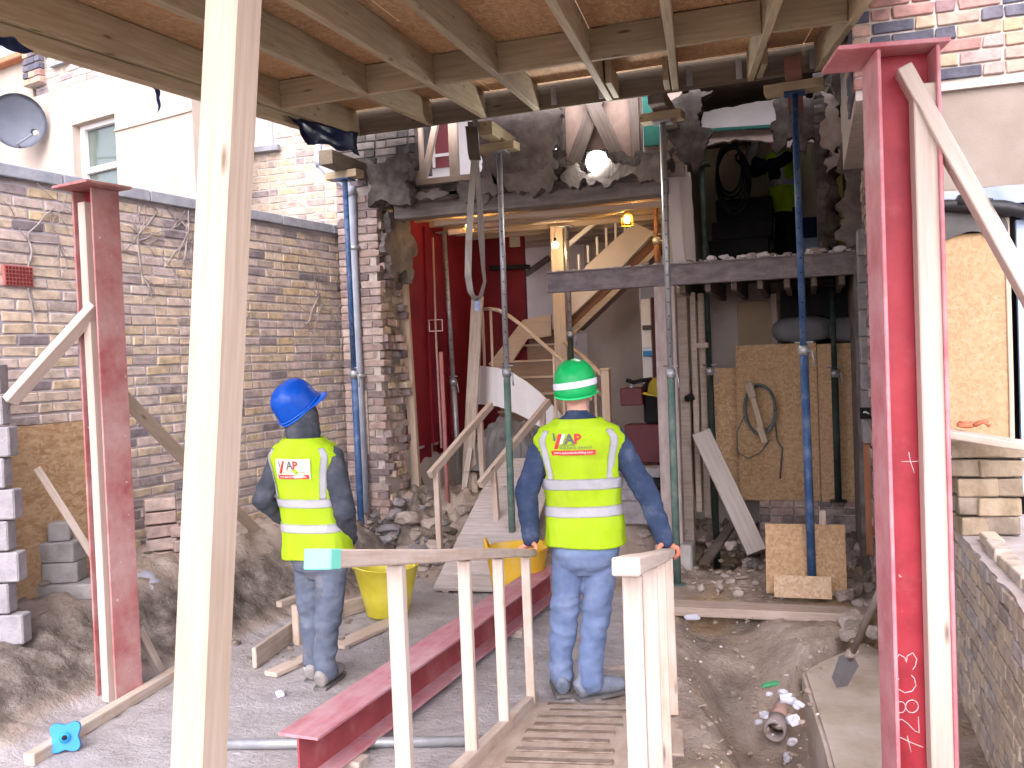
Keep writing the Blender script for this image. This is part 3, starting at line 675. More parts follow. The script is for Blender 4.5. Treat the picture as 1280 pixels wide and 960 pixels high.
# stud frame with daylight behind
def fy(px, py, y=8.22): return PY(px, py, y)
f0, f1 = fy(521, 232), fy(612, 218)
zb, zt2 = 3.60, 4.26
sf = thing('stud_frame', 'pine stud frame with raking braces filling the gap over the lintel', 'stud frame', V((f0.x, 8.22, zb)))
timber('sole_plate', V((f0.x, 8.22, zb)), V((f1.x, 8.22, zb)), .09, .06, PINE, sf)
for px in (524, 568): 
    x = fy(px, 200).x; timber('stud', V((x, 8.22, zb+.03)), V((x, 8.22, zt2)), .09, .05, PINE, sf, up=V((0, 1, 0)))
timber('brace', V((fy(530, 228).x, 8.22, zb+.03)), V((fy(549, 168).x, 8.22, zt2)), .05, .06, PINE, sf, up=V((1, 0, 0)))
timber('brace', V((fy(620, 222).x, 8.22, zb+.03)), V((fy(594, 150).x, 8.22, zt2)), .05, .06, PINE, sf, up=V((1, 0, 0)))
timber('head_plate', V((f0.x, 8.22, zt2+.03)), V((f1.x, 8.22, zt2+.03)), .09, .06, PINE, sf)
# white room wall seen through it, with a red-curtained window
rw = box('white_back_wall', (fy(500, 200, 10.2).x, 10.2, 3.5), (fy(650, 200, 10.2).x, 10.3, 4.72), WHITEP, house, 0)
wx0, wx1 = fy(538, 200, 10.2).x, fy(566, 200, 10.2).x
RC = glass_mat('dark_red_pane', (.20, .02, .03), .3)
wz = fy(550, 210, 10.2).z
wd2 = box('inner_window', (wx0, 10.17, wz-.0), (wx1, 10.196, 4.72), RC, rw, 0)
box('glazing_bar', (wx0, 10.14, wz+.12), (wx1, 10.166, wz+.155), WHITEP, wd2, 0); box('glazing_bar', (wx0+.05, 10.143, wz), (wx0+.08, 10.168, 4.7), WHITEP, wd2, 0)
box('inner_window', (fy(595, 200, 10.2).x, 10.17, wz+.1), (fy(606, 200, 10.2).x, 10.196, wz+.25), glass_mat('dusk_blue_pane', (.10, .10, .2), .3), rw, 0)
# masonry left standing over the lintel
mz = crag('standing_masonry', V((fy(608, 230).x, 8.2, 3.50)), V((1, 0, 0)), UZ, fy(704, 200).x-fy(608, 230).x, .86, .2, GREYM, house, .045, 6, 7, 40, 40, .06)
crag('sooty_masonry_band', V((fy(630, 250, 8.12).x, 8.13, 3.5)), V((1, 0, 0)), UZ, fy(704, 250, 8.12).x-fy(630, 250, 8.12).x, .20, .1, SOOT, house, .06, 7, 11, 30, 12, .09)
box('glowing_joist_end', (fy(524, 262).x, 8.3, 3.45), (fy(546, 262).x, 8.7, 3.55), PINE, house)
gbx0, gbx1 = fy(670, 155, 8.05).x, fy(687, 155, 8.05).x; gbz = fy(678, 156, 8.05).z
box('green_board', (gbx0, 8.035, gbz-.07), (gbx1, 8.06, gbz+.2), GREENB, mz)
# timber A frame with board behind, floodlit
AY = 8.24
a0, a1 = fy(700, 200, AY).x, fy(803, 190, AY).x
BRACEW = mat('darkened_brace_timber', [(.13, .105, .085), (.19, .155, .128), (.25, .21, .178)], 3.0, (1, 16, 16), .9, .25, 5, rnd=.12)  # brace colour darkened to offset strong light from the open front
af = thing('braced_board_panel', 'floodlit timber panel with two crossed braces above the lintel', 'stud frame', V((a0, AY, 3.5)))
PINKB = mat('pink_floodlit_board', [(.24, .165, .13), (.31, .225, .18), (.37, .28, .23)], 6, rough=.9, bump=.15)  # board tone lowered as well, against the light through the opening
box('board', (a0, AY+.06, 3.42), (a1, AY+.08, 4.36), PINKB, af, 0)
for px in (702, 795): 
    x = fy(px, 190, AY).x; timber('stud', V((x, AY, 3.45)), V((x, AY, 4.36)), .08, .05, BRACEW, af, up=V((0, 1, 0)))
timber('brace', V((fy(718, 205, AY).x, AY-.02, fy(718, 205, AY).z)), V((fy(752, 128, AY).x, AY-.02, fy(752, 128, AY).z+.1)), .04, .13, BRACEW, af, up=V((1, 0, 0)))
timber('brace', V((fy(780, 210, AY).x, AY-.065, fy(780, 210, AY).z)), V((fy(735, 128, AY).x, AY-.065, fy(735, 128, AY).z+.1)), .04, .13, BRACEW, af, up=V((1, 0, 0)))
timber('rail', V((a0, AY-.03, 3.52)), V((a1, AY-.03, 3.50)), .08, .22, BRACEW, af)
x0, x1 = fy(803, 150, 8.2).x, fy(846, 150, 8.2).x
box('board_end', (x0, 8.22, 3.42), (x1+.05, 8.25, 4.36), DUSTW, house); g2 = box('green_board', (fy(805, 170, 8.2).x, 8.17, fy(815, 183, 8.2).z), (fy(832, 170, 8.2).x, 8.2, 4.4), GREENB, house)
crag('sooty_masonry_band', V((fy(765, 230, 8.12).x, 8.15, 3.46)), V((1, 0, 0)), UZ, fy(846, 230, 8.12).x-fy(765, 230, 8.12).x, .17, .08, SOOT, house, .05, 7, 13, 30, 12, .08)
# steel beam across the right hand bay, lumps of plaster on it
bx0, bx1, bz0, bz1 = PY(685, 355, FY).x, PY(1076, 330, FY).x, 2.46, 2.645
sbm = thing('steel_floor_beam', 'grey dusty steel beam spanning the right bay with rubble along its top', 'steel beam', (bx0, FY, bz0))
def ibeam(parent, o, dirv, L, h, b, tf, tw, m, up=UZ, nm=('top_flange', 'web', 'bottom_flange'), mt=None):
    M = frame(o, dirv, up)
    bmobj(nm[0], box_bm(0, L, -b/2, b/2, h-tf, h, .002), mt or m, parent, M)
    bmobj(nm[1], box_bm(0.001, L-.001, -tw/2, tw/2, tf, h-tf, 0), m, parent, M)
    bmobj(nm[2], box_bm(0, L, -b/2, b/2, 0, tf, .002), mt or m, parent, M)
ibeam(sbm, V((bx0, FY, bz0)), V((1, 0, 0)), bx1-bx0, bz1-bz0, .10, .012, .03, GREYS)
k = 0
for px in (806, 822, 850, 862, 876, 890, 905, 913, 927, 940, 955, 968, 985, 1013, 1020, 1027, 1040, 1050, 1062):
    k += 1; s = .05+.09*r2.random()
    p = PY(px, 325, FY-.02); o = chunk('rubble_lump', V((p.x, FY-.02+.03*r2.random(), bz1+s*.22)), (s*1.4, s, s*.7), RUBW if r2.random() < .65 else RUBBLE, None, seed=px)
    tag(o, 'lump of broken plaster lying on the grey steel floor beam', 'rubble', 'plaster lumps along the steel beam')
dustp = [(V((bx0+(bx1-bx0)*rng.random(), FY+(rng.random()-.5)*.09, bz1+.004)), .012+.02*rng.random()) for _ in range(260)]
scatter('beam_grit', dustp, RUBW, sbm)
# right hand upper room
ux0, ux1, uyb, uzf = -1.17, .30, 11.3, 2.60
for i in range(7):
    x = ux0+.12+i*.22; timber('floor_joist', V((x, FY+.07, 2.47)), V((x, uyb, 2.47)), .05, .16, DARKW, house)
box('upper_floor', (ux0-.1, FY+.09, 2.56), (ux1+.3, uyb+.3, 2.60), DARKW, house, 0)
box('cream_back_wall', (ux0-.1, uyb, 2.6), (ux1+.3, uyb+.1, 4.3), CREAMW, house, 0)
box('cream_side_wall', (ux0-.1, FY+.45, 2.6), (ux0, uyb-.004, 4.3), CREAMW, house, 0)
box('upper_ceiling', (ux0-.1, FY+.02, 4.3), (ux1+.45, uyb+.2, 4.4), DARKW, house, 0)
box('right_return_wall', (ux1+.06, FY-.05, -.2), (ux1+.4, uyb+.1, 4.3), GREYM, house, 0)
crag('torn_brick_edge', V((ux1-.03, FY-.06, 2.66)), V((1, 0, 0)), UZ, .34, 1.62, .2, GREYM, house, .06, 7, 17, 16, 60, .08, .9)
crag('torn_brick_edge', V((ux1-.06, FY+.5, 2.66)), V((0, -1, 0)), UZ, .5, 1.6, .15, SOOT, house, .06, 7, 18, 16, 50, .05, .9)
def lumpcol(pts, m, y, s0):
    for i, (px, py, s) in enumerate(pts): chunk('hanging_masonry', PY(px, py, y), (s, s*.8, s*1.1), m, house, seed=px+py)
hx0, hx1 = PY(846, 170, 8.2).x, PY(884, 170, 8.2).x
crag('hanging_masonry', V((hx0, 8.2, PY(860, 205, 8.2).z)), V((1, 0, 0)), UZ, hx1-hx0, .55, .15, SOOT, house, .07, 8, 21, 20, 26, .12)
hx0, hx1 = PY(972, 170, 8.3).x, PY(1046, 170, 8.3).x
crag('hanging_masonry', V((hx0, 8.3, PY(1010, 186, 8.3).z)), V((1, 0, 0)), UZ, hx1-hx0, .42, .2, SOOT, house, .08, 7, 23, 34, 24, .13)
crag('hanging_plaster', V((PY(1030, 200, 8.1).x, 8.1, PY(1036, 214, 8.1).z)), V((1, 0, 0)), UZ, .14, .62, .08, RUBBLE, house, .04, 9, 27, 10, 36, .07)
# scalloped plaster head above the doorway
pm = []
n_ = 40; xa, xb = PY(872, 180, 9.0).x, PY(1050, 180, 9.0).x
zl = [PY(872, 200, 9.0).z, PY(905, 172, 9.0).z]
top = PY(900, 140, 9.0).z
poly = []
for i in range(n_+1):
    t = i/n_; px = 872+178*t
    if px < 990: py = 186-10*sin(pi*min(1, (px-872)/118))+3*noise.noise(V((px*.13, 0, 0)))
    else: py = 176+16*((px-990)/60)**2*1.2+2*noise.noise(V((px*.2, 2, 0)))
    p = PY(px, py, 9.0); poly.append((p.x, p.z))
poly += [(xb, PY(1040, 160, 9.0).z), (xa, PY(880, 166, 9.0).z)]
prism('plaster_head', poly, 8.95, 9.03, mat('dusty_pink_plaster', [(.30, .235, .20), (.40, .32, .28), (.46, .38, .34)], 6, rough=1, bump=.5, bscale=30), house)
pe = [PY(878, 166, 8.9), PY(880, 143, 8.9)]
prism('plaster_cornice', [(PY(874, 166, 8.9).x, PY(874, 166, 8.9).z)]+[(PY(880+6*i, 140-.55*i+3*noise.noise(V((i*.7, 5, 0))), 8.9).x, PY(880+6*i, 141-1.1*i+3*noise.noise(V((i*.7, 5, 0))), 8.9).z) for i in range(16)]+[(PY(976, 158, 8.9).x, PY(976, 158, 8.9).z)], 8.86, 8.92, PLASTW, house)
timber('green_picture_rail', PY(885, 163, 8.84), PY(975, 157, 8.84), .02, .03, GREENB, house)
# leaning pale plasterboards at the left of the upper room
for i, (px, w_, z1_) in enumerate(((842, .10, 3.62), (850, .12, 3.58), (858, .09, 3.5))):
    p = PY(px, 322, 8.22+.12*i); sheet('plasterboard_offcut', V((p.x, p.y, 2.62)), V((1, .25, 0)), V((-.03, .0, 1)), w_, z1_-2.62, .02, PLASTW, house, 3, 8, .02, i)
# room behind the steel beam at ground level: grey plaster, black box as the dark void
box('cellar_back_wall', (-1.4, 9.75, -.3), (.7, 9.85, 2.555), PLASTER, house, 0)
box('recess_shade_box', (PY(976, 400, 9.5).x, 9.45, 1.9), (.36, 9.749, 2.44), BLACK, house, 0)  # solid black box; the shade of the recess is put into its colour
for px, px1, yt, yb_, yy in ((850, 862, 366, 690, 8.45), (866, 873, 366, 640, 8.55), (876, 884, 368, 645, 8.75)):
    a, b = PY(px, 500, yy).x, PY(px1, 500, yy).x
    box('stud', (a, yy, max(-.1, PY(px, yb_, yy).z)), (b, yy+.09, 2.42), DUSTW, house)
timber('noggin', V((PY(864, 437, 8.6).x, 8.6, 1.93)), V((PY(886, 437, 8.6).x, 8.6, 1.93)), .09, .05, DUSTW, house)
po = thing('steel_post', 'wide dusty pinkish post standing under the grey steel beam', 'post', (PY(834, 600, FY).x, FY, 0))
a, b = PY(822, 500, FY-.04).x, PY(848, 500, FY-.04).x
box('post_face', (a, FY-.05, .2), (b, FY+.1, 2.457), mat('dusty_pink_post', [(.30, .24, .22), (.38, .31, .29), (.46, .40, .37)], 6, (3, 3, .8), rough=.9, bump=.3, dust=((.52, .47, .45), .25, 7)), po, .006)
box('base_block', (a-.06, FY-.1, -.1), (b+.08, FY+.16, .2), CONC, po, .015)
box('plaster_panel', (PY(975, 400, 9.4).x-.42, 9.62, 1.5), (PY(975, 400, 9.4).x-.0, 9.64, 2.36), mat('brown_board', [(.30, .22, .15), (.36, .27, .19)], 4), house)
timber('wall_stud', V((PY(968, 400, 9.5).x, 9.5, 1.8)), V((PY(968, 400, 9.5).x, 9.5, 2.42)), .06, .07, DUSTW, house, up=V((0, 1, 0)))
# sack of insulation in the recess
INS = mat('grey_insulation_sack', [(.12, .12, .13), (.18, .18, .19)], 5, rough=.5, bump=.5, bscale=8)
for (px, w_) in ((1003, .55), (1062, .4)):
    bm = bmesh.new(); bmesh.ops.create_icosphere(bm, subdivisions=3, radius=.5)
    for v in bm.verts:
        c = v.co; v.co = V((math.copysign(abs(c.x*2)**.6, c.x)*w_/2, c.y*.3, math.copysign(abs(c.z*2)**.7, c.z)*.13)) + noise.noise_vector(c*4)*.02
    p = PY(px, 412, 9.3); o = bmobj('insulation_sack', bm, INS, None, Matrix.Translation((p.x, 9.28, p.z)), True)
    tag(o, 'grey sack of insulation stuffed above the coil of cable boards' if px < 1020 else 'grey sack of insulation stuffed behind the dark prop', 'sack')
# OSB hoarding with the coil of cable
oy = 9.1
def osbp(name, px0, px1, py0, py1, y, label, m=OSB, group=None, lean=0):
    p0, p1 = PY(px0, py1, y), PY(px1, py1, y); t = PY((px0+px1)/2, py0, y)
    o = sheet(name, V((p0.x, y, p0.z)), V((1, 0, 0)), V((0, lean, 1)), p1.x-p0.x, t.z-p0.z, .018, m, None, 2, 2, 0)
    return tag(o, label, 'board', group)
osbp('osb_board', 925, 1026, 430, 625, oy, 'large oriented strand board carrying the coil of cable')
osbp('osb_board', 1027, 1080, 429, 627, oy+.01, 'tall strand board panel behind the dark prop')
osbp('osb_board', 880, 926, 460, 618, oy+.12, 'narrow strand board panel behind the leaning plank')
FND = thing('brick_footing', 'low pinkish brick footing under the strand board hoarding', 'wall', (PY(1010, 650, 9.16).x, 9.2, -.1))
fx0, fx1 = PY(950, 640, 9.16).x, .36
box('mortar_core', (fx0, 9.165, -.2), (fx1, 9.4, .44), MORTP, FND, 0)
bricks(FND, V((fx0, 9.155, 0)), V((1, 0, 0)), V((0, -1, 0)), fx1-fx0, -.1, .44, BRICKP, seed=41, bond='english')
# cable coil on its cleats
cc0 = PY(950, 512, oy-.05); CABLE = mat('grey_green_cable', [(.10, .12, .11), (.16, .18, .165)], 8, rough=.5, bump=.05)
coil = thing('cable_coil', 'coil of grey green cable hung on timber cleats against the strand board', 'cable', cc0)
for i in range(9):
    pts = []; rx, rz = .14+.018*noise.noise(V((i*3.1, 0, 0))), .235+.025*noise.noise(V((i*2.3, 4, 0)))
    for a in range(29):
        th = 2*pi*a/28; pts.append(cc0 + V((rx*cos(th)+.012*noise.noise(V((i, cos(th), sin(th)))), -.012*i*.7+.02, rz*sin(th)+.02*noise.noise(V((i+9, cos(th), sin(th)))))))
    tube('cable_turn', pts, .0085, CABLE, coil, 6)
tube('cable_tail', [cc0+V((.13, 0, -.1)), cc0+V((.15, -.01, -.3)), PY(978, 560, oy-.04), PY(975, 598, oy-.04)], .008, CABLE, coil, 6)
tube('cable_tail', [cc0+V((-.12, 0, 0)), PY(921, 540, oy-.04), PY(922, 565, oy-.04), PY(935, 573, oy-.04), PY(950, 566, oy-.04), PY(962, 550, oy-.04)], .006, CABLE, coil, 6)
timber('cleat', PY(937, 484, oy-.12), PY(957, 552, oy-.12), .05, .02, PINE, coil, up=V((0, -1, 0)))
timber('cleat', PY(935, 478, oy-.14), PY(941, 497, oy-.14), .07, .03, PINE, coil, up=V((0, -1, 0)))
timber('cleat', PY(949, 533, oy-.14), PY(956, 553, oy-.14), .06, .03, PINE, coil, up=V((0, -1, 0)))
# red painted room at the left
RYB = 10.6
box('red_side_wall', (JX-.12, FY+.62, 1.0), (JX+.03, RYB+.1, CEIL+.12), REDWALL, house, 0)
box('bare_plaster_base', (JX-.13, FY+.62, .4), (JX+.02, RYB+.1, 1.0), PLASTW, house, 0)
for i in range(9):       # ragged lower edge of the paint
    y = FY+.66+.2*i; l = .08+.14*r2.random()
    sheet('paint_run', V((JX+.034, y+.19, 1.003-l)), V((0, -1, 0)), UZ, .19, l, .002, REDWALL, house, 6, 4, .09, i+2)
rx1 = PY(655, 350, RYB).x
box('red_end_wall', (JX+.034, RYB, .6), (rx1, RYB+.1, CEIL), mat('shaded_red_painted_wall', [(.10, .003, .009), (.15, .005, .014), (.18, .01, .02)], 3, rough=.65, bump=.12, bscale=18), house, 0)  # darker copy of the side wall's red, with shade put into the colour
for y in (FY+1.05, FY+1.62): timber('red_panel_edge', V((JX+.045, y, 1.0)), V((JX+.045, y, CEIL-.02)), .03, .02, REDWALL, house)
box('pale_stair_wall', (rx1-.6, 12.4, .5), (-1.2, 12.5, 3.8), PLASTW, house, 0)
box('grey_cross_wall', (PY(735, 450, 11.4).x, 11.4, .5), (PY(802, 450, 11.4).x, 11.5, 3.3), mat('greige_plaster', [(.36, .31, .28), (.42, .365, .33), (.46, .41, .37)], 2, rough=.95, bump=.15, bscale=20), house, 0)
box('white_jamb', (PY(803, 450, 10.4).x, 10.4, .6), (PY(815, 450, 10.4).x, 10.5, 2.5), WHITEP, house)
box('dark_jamb', (PY(816, 450, 10.2).x, 10.2, .6), (PY(824, 450, 10.2).x, 10.35, 2.5), mat('dark_maroon_timber', [(.06, .02, .02), (.09, .03, .03)], 4), house)
for i in range(2): box('dark_rail', (PY(803, 450, 10.3).x, 10.36, (2.15, 1.3)[i]), (PY(815, 450, 10.3).x, 10.39, (2.2, 1.34)[i]), DARKW, house)
sgn = PY(809, 440, 10.3); so = box('door_sign', (sgn.x-.055, 10.34, sgn.z-.05), (sgn.x+.055, 10.355, sgn.z+.05), mat('blue_sign', [(.05, .22, .5), (.07, .28, .58)], 3), house)
box('sign_panel', (sgn.x-.05, 10.335, sgn.z+.012), (sgn.x+.05, 10.339, sgn.z+.045), mat('sign_pale', [(.45, .62, .72)], 3), so, 0)
sg2 = PY(648, 298, RYB); so2 = box('paper_notice', (sg2.x-.11, RYB-.012, sg2.z-.10), (sg2.x+.02, RYB-.004, sg2.z+.1), mat('grey_notice', [(.35, .34, .33), (.5, .49, .48)], 30), house, 0)
timber('dark_handrail', PY(657, 343, 12.3), PY(687, 322, 12.3), .05, .08, DARKW, house)
timber('black_shelf', V((PY(613, 333, RYB-.05).x, RYB-.06, 2.99)), V((PY(662, 333, RYB-.05).x, RYB-.06, 2.97)), .1, .05, BLACK, house)
# ceiling joists lit by the lamps
for i in range(8):
    y = 8.95+i*.4; timber('ceiling_joist', V((JX, y, CEIL+.06)), V((-1.25, y, CEIL+.06)), .05, .13, PINE if i < 4 else DUSTW, house)
box('ceiling_boards', (JX-.1, 8.56, CEIL+.13), (-1.2, 12.5, CEIL+.16), DUSTW, house, 0)
timber('low_bearer', PY(560, 291, 8.7), PY(625, 285, 8.9), .08, .05, PINE, house)
# party wall between bays, pale
box('bay_wall', (-1.32, 9.0, .5), (-1.2, 12.5, 2.45), PLASTER, house, 0)
# ---- pipes on the red wall
tag(tube('copper_pipe', [D(541, 297, 9.9), D(545, 420, 9.85), D(552, 560, 9.7)], .012, mat('dusty_pipe', [(.40, .25, .22), (.5, .36, .33)], 6, rough=.6), None, 8), 'thin dusty pipe running down the red painted wall', 'pipe')
tag(tube('red_prop_tube', [D(551, 440, 9.55), D(556, 540, 9.5), D(560, 650, 9.3)], .022, mat('red_brown_tube', [(.30, .10, .10), (.36, .16, .15)], 6), None, 10), 'red brown tube standing before the bare plaster base', 'pipe')
bxp = D(545, 407, 9.85); bx = thing('wire_box_frame', 'small square wire frame on the pipe by the red wall', 'bracket', bxp)
for a, b in (((-.07, -.06), (.07, -.06)), ((.07, -.06), (.07, .06)), ((.07, .06), (-.07, .06)), ((-.07, .06), (-.07, -.06))):
    tube('wire_side', [bxp+R0*a[0]+UZ*a[1]-FW0*.03, bxp+R0*b[0]+UZ*b[1]-FW0*.03], .006, mat('pinkish_wire', [(.5, .3, .3)], 4), bx, 6)

# ================================================================ THE DECK OVERHEAD
jd = ray(868, 305).normalized()
LR, LL = D(1010, 92, 6.75), D(475, 166, 7.99); LL.z = LR.z = (LL.z+LR.z)/2
ld = (LR-LL).normalized(); dn = ld.cross(jd).normalized()
if dn.z < 0: dn = -dn
deck = thing('timber_deck', 'raised timber deck of joists and strand boards overhead', 'deck', LL+(LR-LL)*.5)
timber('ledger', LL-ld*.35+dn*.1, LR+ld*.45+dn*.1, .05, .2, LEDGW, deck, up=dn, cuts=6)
def ledger_at(px):      # point on the ledger line under photo column px
    best = None
    for i in range(400):
        p = LL-ld*.6+ld*((LR-LL).length+1.2)*i/399; q = proj(p)
        if best is None or abs(q[0]-px) < best[0]: best = (abs(q[0]-px), p)
    return best[1]
JL = 5.9; joists = []
for px in (449, 540, 605, 672, 763, 846, 939, 1021):
    a = ledger_at(px) - jd*.03; joists.append(a)
    timber('joist', a+dn*.1, a-jd*JL+dn*.1, .05, .2, DECKW, deck, up=dn, cuts=6, jit=.004)
edge = joists[0]; timber('edge_bearer', edge+dn*-.037-ld*.045, edge-jd*JL+dn*-.037-ld*.045, .07, .07, DECKW, deck, up=dn, cuts=6, jit=.004)
timber('edge_board', edge+dn*.1-ld*.055, edge-jd*JL+dn*.1-ld*.055, .05, .2, DECKW, deck, up=dn, cuts=6)
q0 = PP(640, 50, LL+dn*.1, dn)
for i, (a, b) in enumerate(zip(joists, joists[1:])):
    for off, jj in ((1.55, 0),):
        s = off+(.03 if i % 2 else 0)
        timber('noggin', a-jd*s+dn*.1+ld*.026, b-jd*(s-.02)+dn*.1-ld*.026, .05, .19, DECKW, deck, up=dn)
# short sistered pieces and steel hangers near the ledger
for px, s0, s1, off in ((763, .06, .75, .06), (846, .05, .55, -.06), (939, .05, .6, .06), (1021, .05, .8, .07)):
    a = ledger_at(px); timber('sister_joist', a-jd*s0+dn*.085+ld*off, a-jd*s1+dn*.085+ld*off, .045, .16, DECKW, deck, up=dn)
for px in (858, 919, 1012, 750, 690): 
    a = ledger_at(px); sheet('joist_hanger', a-jd*.06+dn*.02, ld, dn, .045, .14, .003, GALV, deck, 1, 1)
timber('front_beam', joists[0]-jd*4.85-UZ*.12+ld*((D(290, 0, 2.25)-joists[0]).dot(ld)-.2), joists[-1]-jd*4.3-UZ*.12+ld*.3, .075, .22, DECKW, deck)
# OSB boards on top, staggered
bw, bl_ = 1.22, 2.44; v0 = .022; row = 0
span = (joists[-1]-joists[0]).dot(ld)
while v0 < JL:
    v1 = min(v0+bw, JL); uu = -.16 - (.0 if row % 2 else 1.0); 
    while uu < span+.2:
        u1 = min(uu+bl_, span+.3); a = max(uu, -.16)
        if u1-a > .1:
            o = joists[0] - jd*v1 + ld*(a+.004) + dn*.202
            # shear with the joist direction so that board edges follow the ledger
            me = bpy.data.meshes.new('osb_board'); L_, W_ = u1-a-.008, v1-v0-.008
            cs = [V((0, 0, 0)), ld*L_, ld*L_+jd*W_, jd*W_]; vs_ = cs+[c+dn*.018 for c in cs]
            me.from_pydata([tuple(c) for c in vs_], [], [(0, 3, 2, 1), (4, 5, 6, 7), (0, 1, 5, 4), (1, 2, 6, 5), (2, 3, 7, 6), (3, 0, 4, 7)])
            link('osb_board', me, OSBD, deck, Matrix.Translation(o))
        uu = u1
    v0 = v1; row += 1
for i in range(3):      # unseen boards added past the ledger, closing the gap that lit the facade
    a_ = joists[0]+ld*(-.3+1.75*i)+jd*.05+dn*.215; cs = [V((0, 0, 0)), ld*1.74, ld*1.74+V((0, .62, .04)), V((0, .62, .04))]; vs_ = cs+[q+dn*.018 for q in cs]
    me = bpy.data.meshes.new('osb_board'); me.from_pydata([tuple(q) for q in vs_], [], [(0, 3, 2, 1), (4, 5, 6, 7), (0, 1, 5, 4), (1, 2, 6, 5), (2, 3, 7, 6), (3, 0, 4, 7)]); link('osb_board', me, OSBD, deck, Matrix.Translation(a_))
# blue-black plastic hanging off the deck edge
def rag(label, pts, seed, th=.004, nn=10):
    """a crumpled sheet through four corner points"""
    a, b, c, d_ = pts; bm = bmesh.new(); g = []
    for i in range(nn+1):
        row_ = []
        for j in range(nn+1):
            s, t = i/nn, j/nn; p = (a*(1-s)+b*s)*(1-t)+(d_*(1-s)+c*s)*t
            p = p + noise.noise_vector(p*6+V((seed, 0, 0)))*.05*min(1, 4*t) + noise.noise_vector(p*17+V((seed, 3, 0)))*.018
            row_.append(bm.verts.new(p-a))
        g.append(row_)
    for i in range(nn):
        for j in range(nn): bm.faces.new((g[i][j], g[i+1][j], g[i+1][j+1], g[i][j+1]))
    bmesh.ops.solidify(bm, geom=list(bm.faces), thickness=th)
    return tag(bmobj('plastic_sheet', bm, PLASTIC_B, None, Matrix.Translation(a), True), label, 'plastic sheet', None)
rag('dark blue plastic sheet hanging where the deck edge meets the ledger', [D(358, 144, 6.6), D(448, 166, 7.45), D(450, 192, 7.45), D(384, 178, 6.8)], 1)
rag('blue plastic flap over the deck edge near the terracotta tiles', [D(-8, 40, 3.5), D(18, 48, 3.6), D(42, 62, 3.7), D(-8, 64, 3.5)], 2)
rag('narrow blue plastic strip dangling below the deck edge', [D(187, 108, 5.45), D(200, 113, 5.5), D(196, 125, 5.5), D(192, 138, 5.5)], 3, nn=6)

# ================================================================ PROPS
def prop(base, topz, m_lo, m_hi, label, tilt=V((0, 0, 0)), split=.55, pad=True, name='steel_prop'):
    b = V(base); t = V((b.x, b.y, topz))+tilt; ax = (t-b).normalized(); L = (t-b).length
    o = thing(name, label, 'prop', b, 'adjustable steel props under the needles')
    tube('outer_tube', [b+ax*.01, b+ax*L*split], .031, m_lo, o, 14); tube('inner_tube', [b+ax*(L*split-.02), t-ax*.012], .025, m_hi, o, 14)
    c = b+ax*L*split
    tube('collar', [c-ax*.05, c-ax*.012, c+ax*.02], [.038, .043, .037], GALV, o, 14)
    hd = V((.8, -.5, 0)).normalized()
    tube('handle', [c-ax*.02, c-ax*.02+hd*.07, c-ax*.13+hd*.085], .008, GALV, o, 6)
    tube('pin', [c+ax*.045-hd*.07, c+ax*.045+hd*.08], .007, GALV, o, 6)
    bmobj('base_plate', box_bm(-.075, .075, -.075, .075, 0, .01, .001), m_lo, o, Matrix.Translation(b))
    bmobj('head_plate', box_bm(-.075, .075, -.075, .075, -.012, 0, .001), m_hi, o, Matrix.Translation(t))
    i = 0; z = L*split+.12
    while z < L-.1 and i < 14:
        q = b+ax*z; vd = (CAM-q); vd.z = 0; vd.normalize()
        tube('pin_hole', [q+vd*.022, q+vd*.0262], .0062, BLACK, o, 8); z += .11; i += 1
    return t
def gp(px, py, z=0): return G(px, py, z)
bases = {}
bL = gp(454, 708); tL = D(431, 224, (bL-CAM).dot(_fw)); prop(bL, tL.z, PBLUE, PBLUE, 'blue steel prop beside the grey drainpipe at the broken pier', V((tL.x-bL.x, tL.y-bL.y, 0)), .5)
bG = gp(642, 716); tG = D(624, 190, (bG-CAM).dot(_fw)); prop(V((bG.x, bG.y, gz(bG)-.0)), tG.z, PGREEN, GALV, 'galvanised prop with green foot standing beside the sloping board ramp', V((tG.x-bG.x, tG.y-bG.y, 0)), .48)
bE = gp(847, 730); tE = D(828, 152, (bE-CAM).dot(_fw)); prop(V((bE.x, bE.y, gz(bE))), tE.z, PGREEN, GALV, 'green steel prop in front of the pinkish post', V((tE.x-bE.x, tE.y-bE.y, 0)), .46)
bB = gp(1016, 750); tB = D(993, 116, (bB-CAM).dot(_fw)); prop(V((bB.x, bB.y, .045)), tB.z, PBLUE, PBLUE, 'blue steel prop standing on the long sleeper in front of the strand boards', V((tB.x-bB.x, tB.y-bB.y, 0)), .49)
bI = PY(896, 685, 8.66); tI = PY(877, 206, 8.66); prop(V((bI.x, bI.y, gz(bI))), tI.z, PDARK, PDARK, 'dark green prop behind the steel beam with a blue sleeve', V((tI.x-bI.x, 0, 0)), .5)
bK = PY(1048, 627, 9.0); prop(V((bK.x, bK.y, bK.z)), 2.44, PDARK, PDARK, 'black prop in front of the strand board hoarding', V((0, 0, 0)), .6)
bJ = PY(573, 560, 9.5); tJ = PY(569, 262, 9.3); prop(V((bJ.x, bJ.y, gz(bJ))), 3.3, GALV, GALV, 'galvanised prop in the red painted room', V((-.05, -.05, 0)), .42)
bS = PY(718, 560, 9.6); prop(V((bS.x, bS.y, gz(bS))), 3.28, PDARK, GALV, 'dark prop standing among the stair balusters', V((0, 0, 0)), .55)
bT = PY(822, 330, 9.2); prop(V((bT.x, 9.2, 2.66)), 3.36, RUSTY, RUSTY, 'short rusty prop above the steel beam beside the sloping stair string', V((0, 0, 0)), .5)
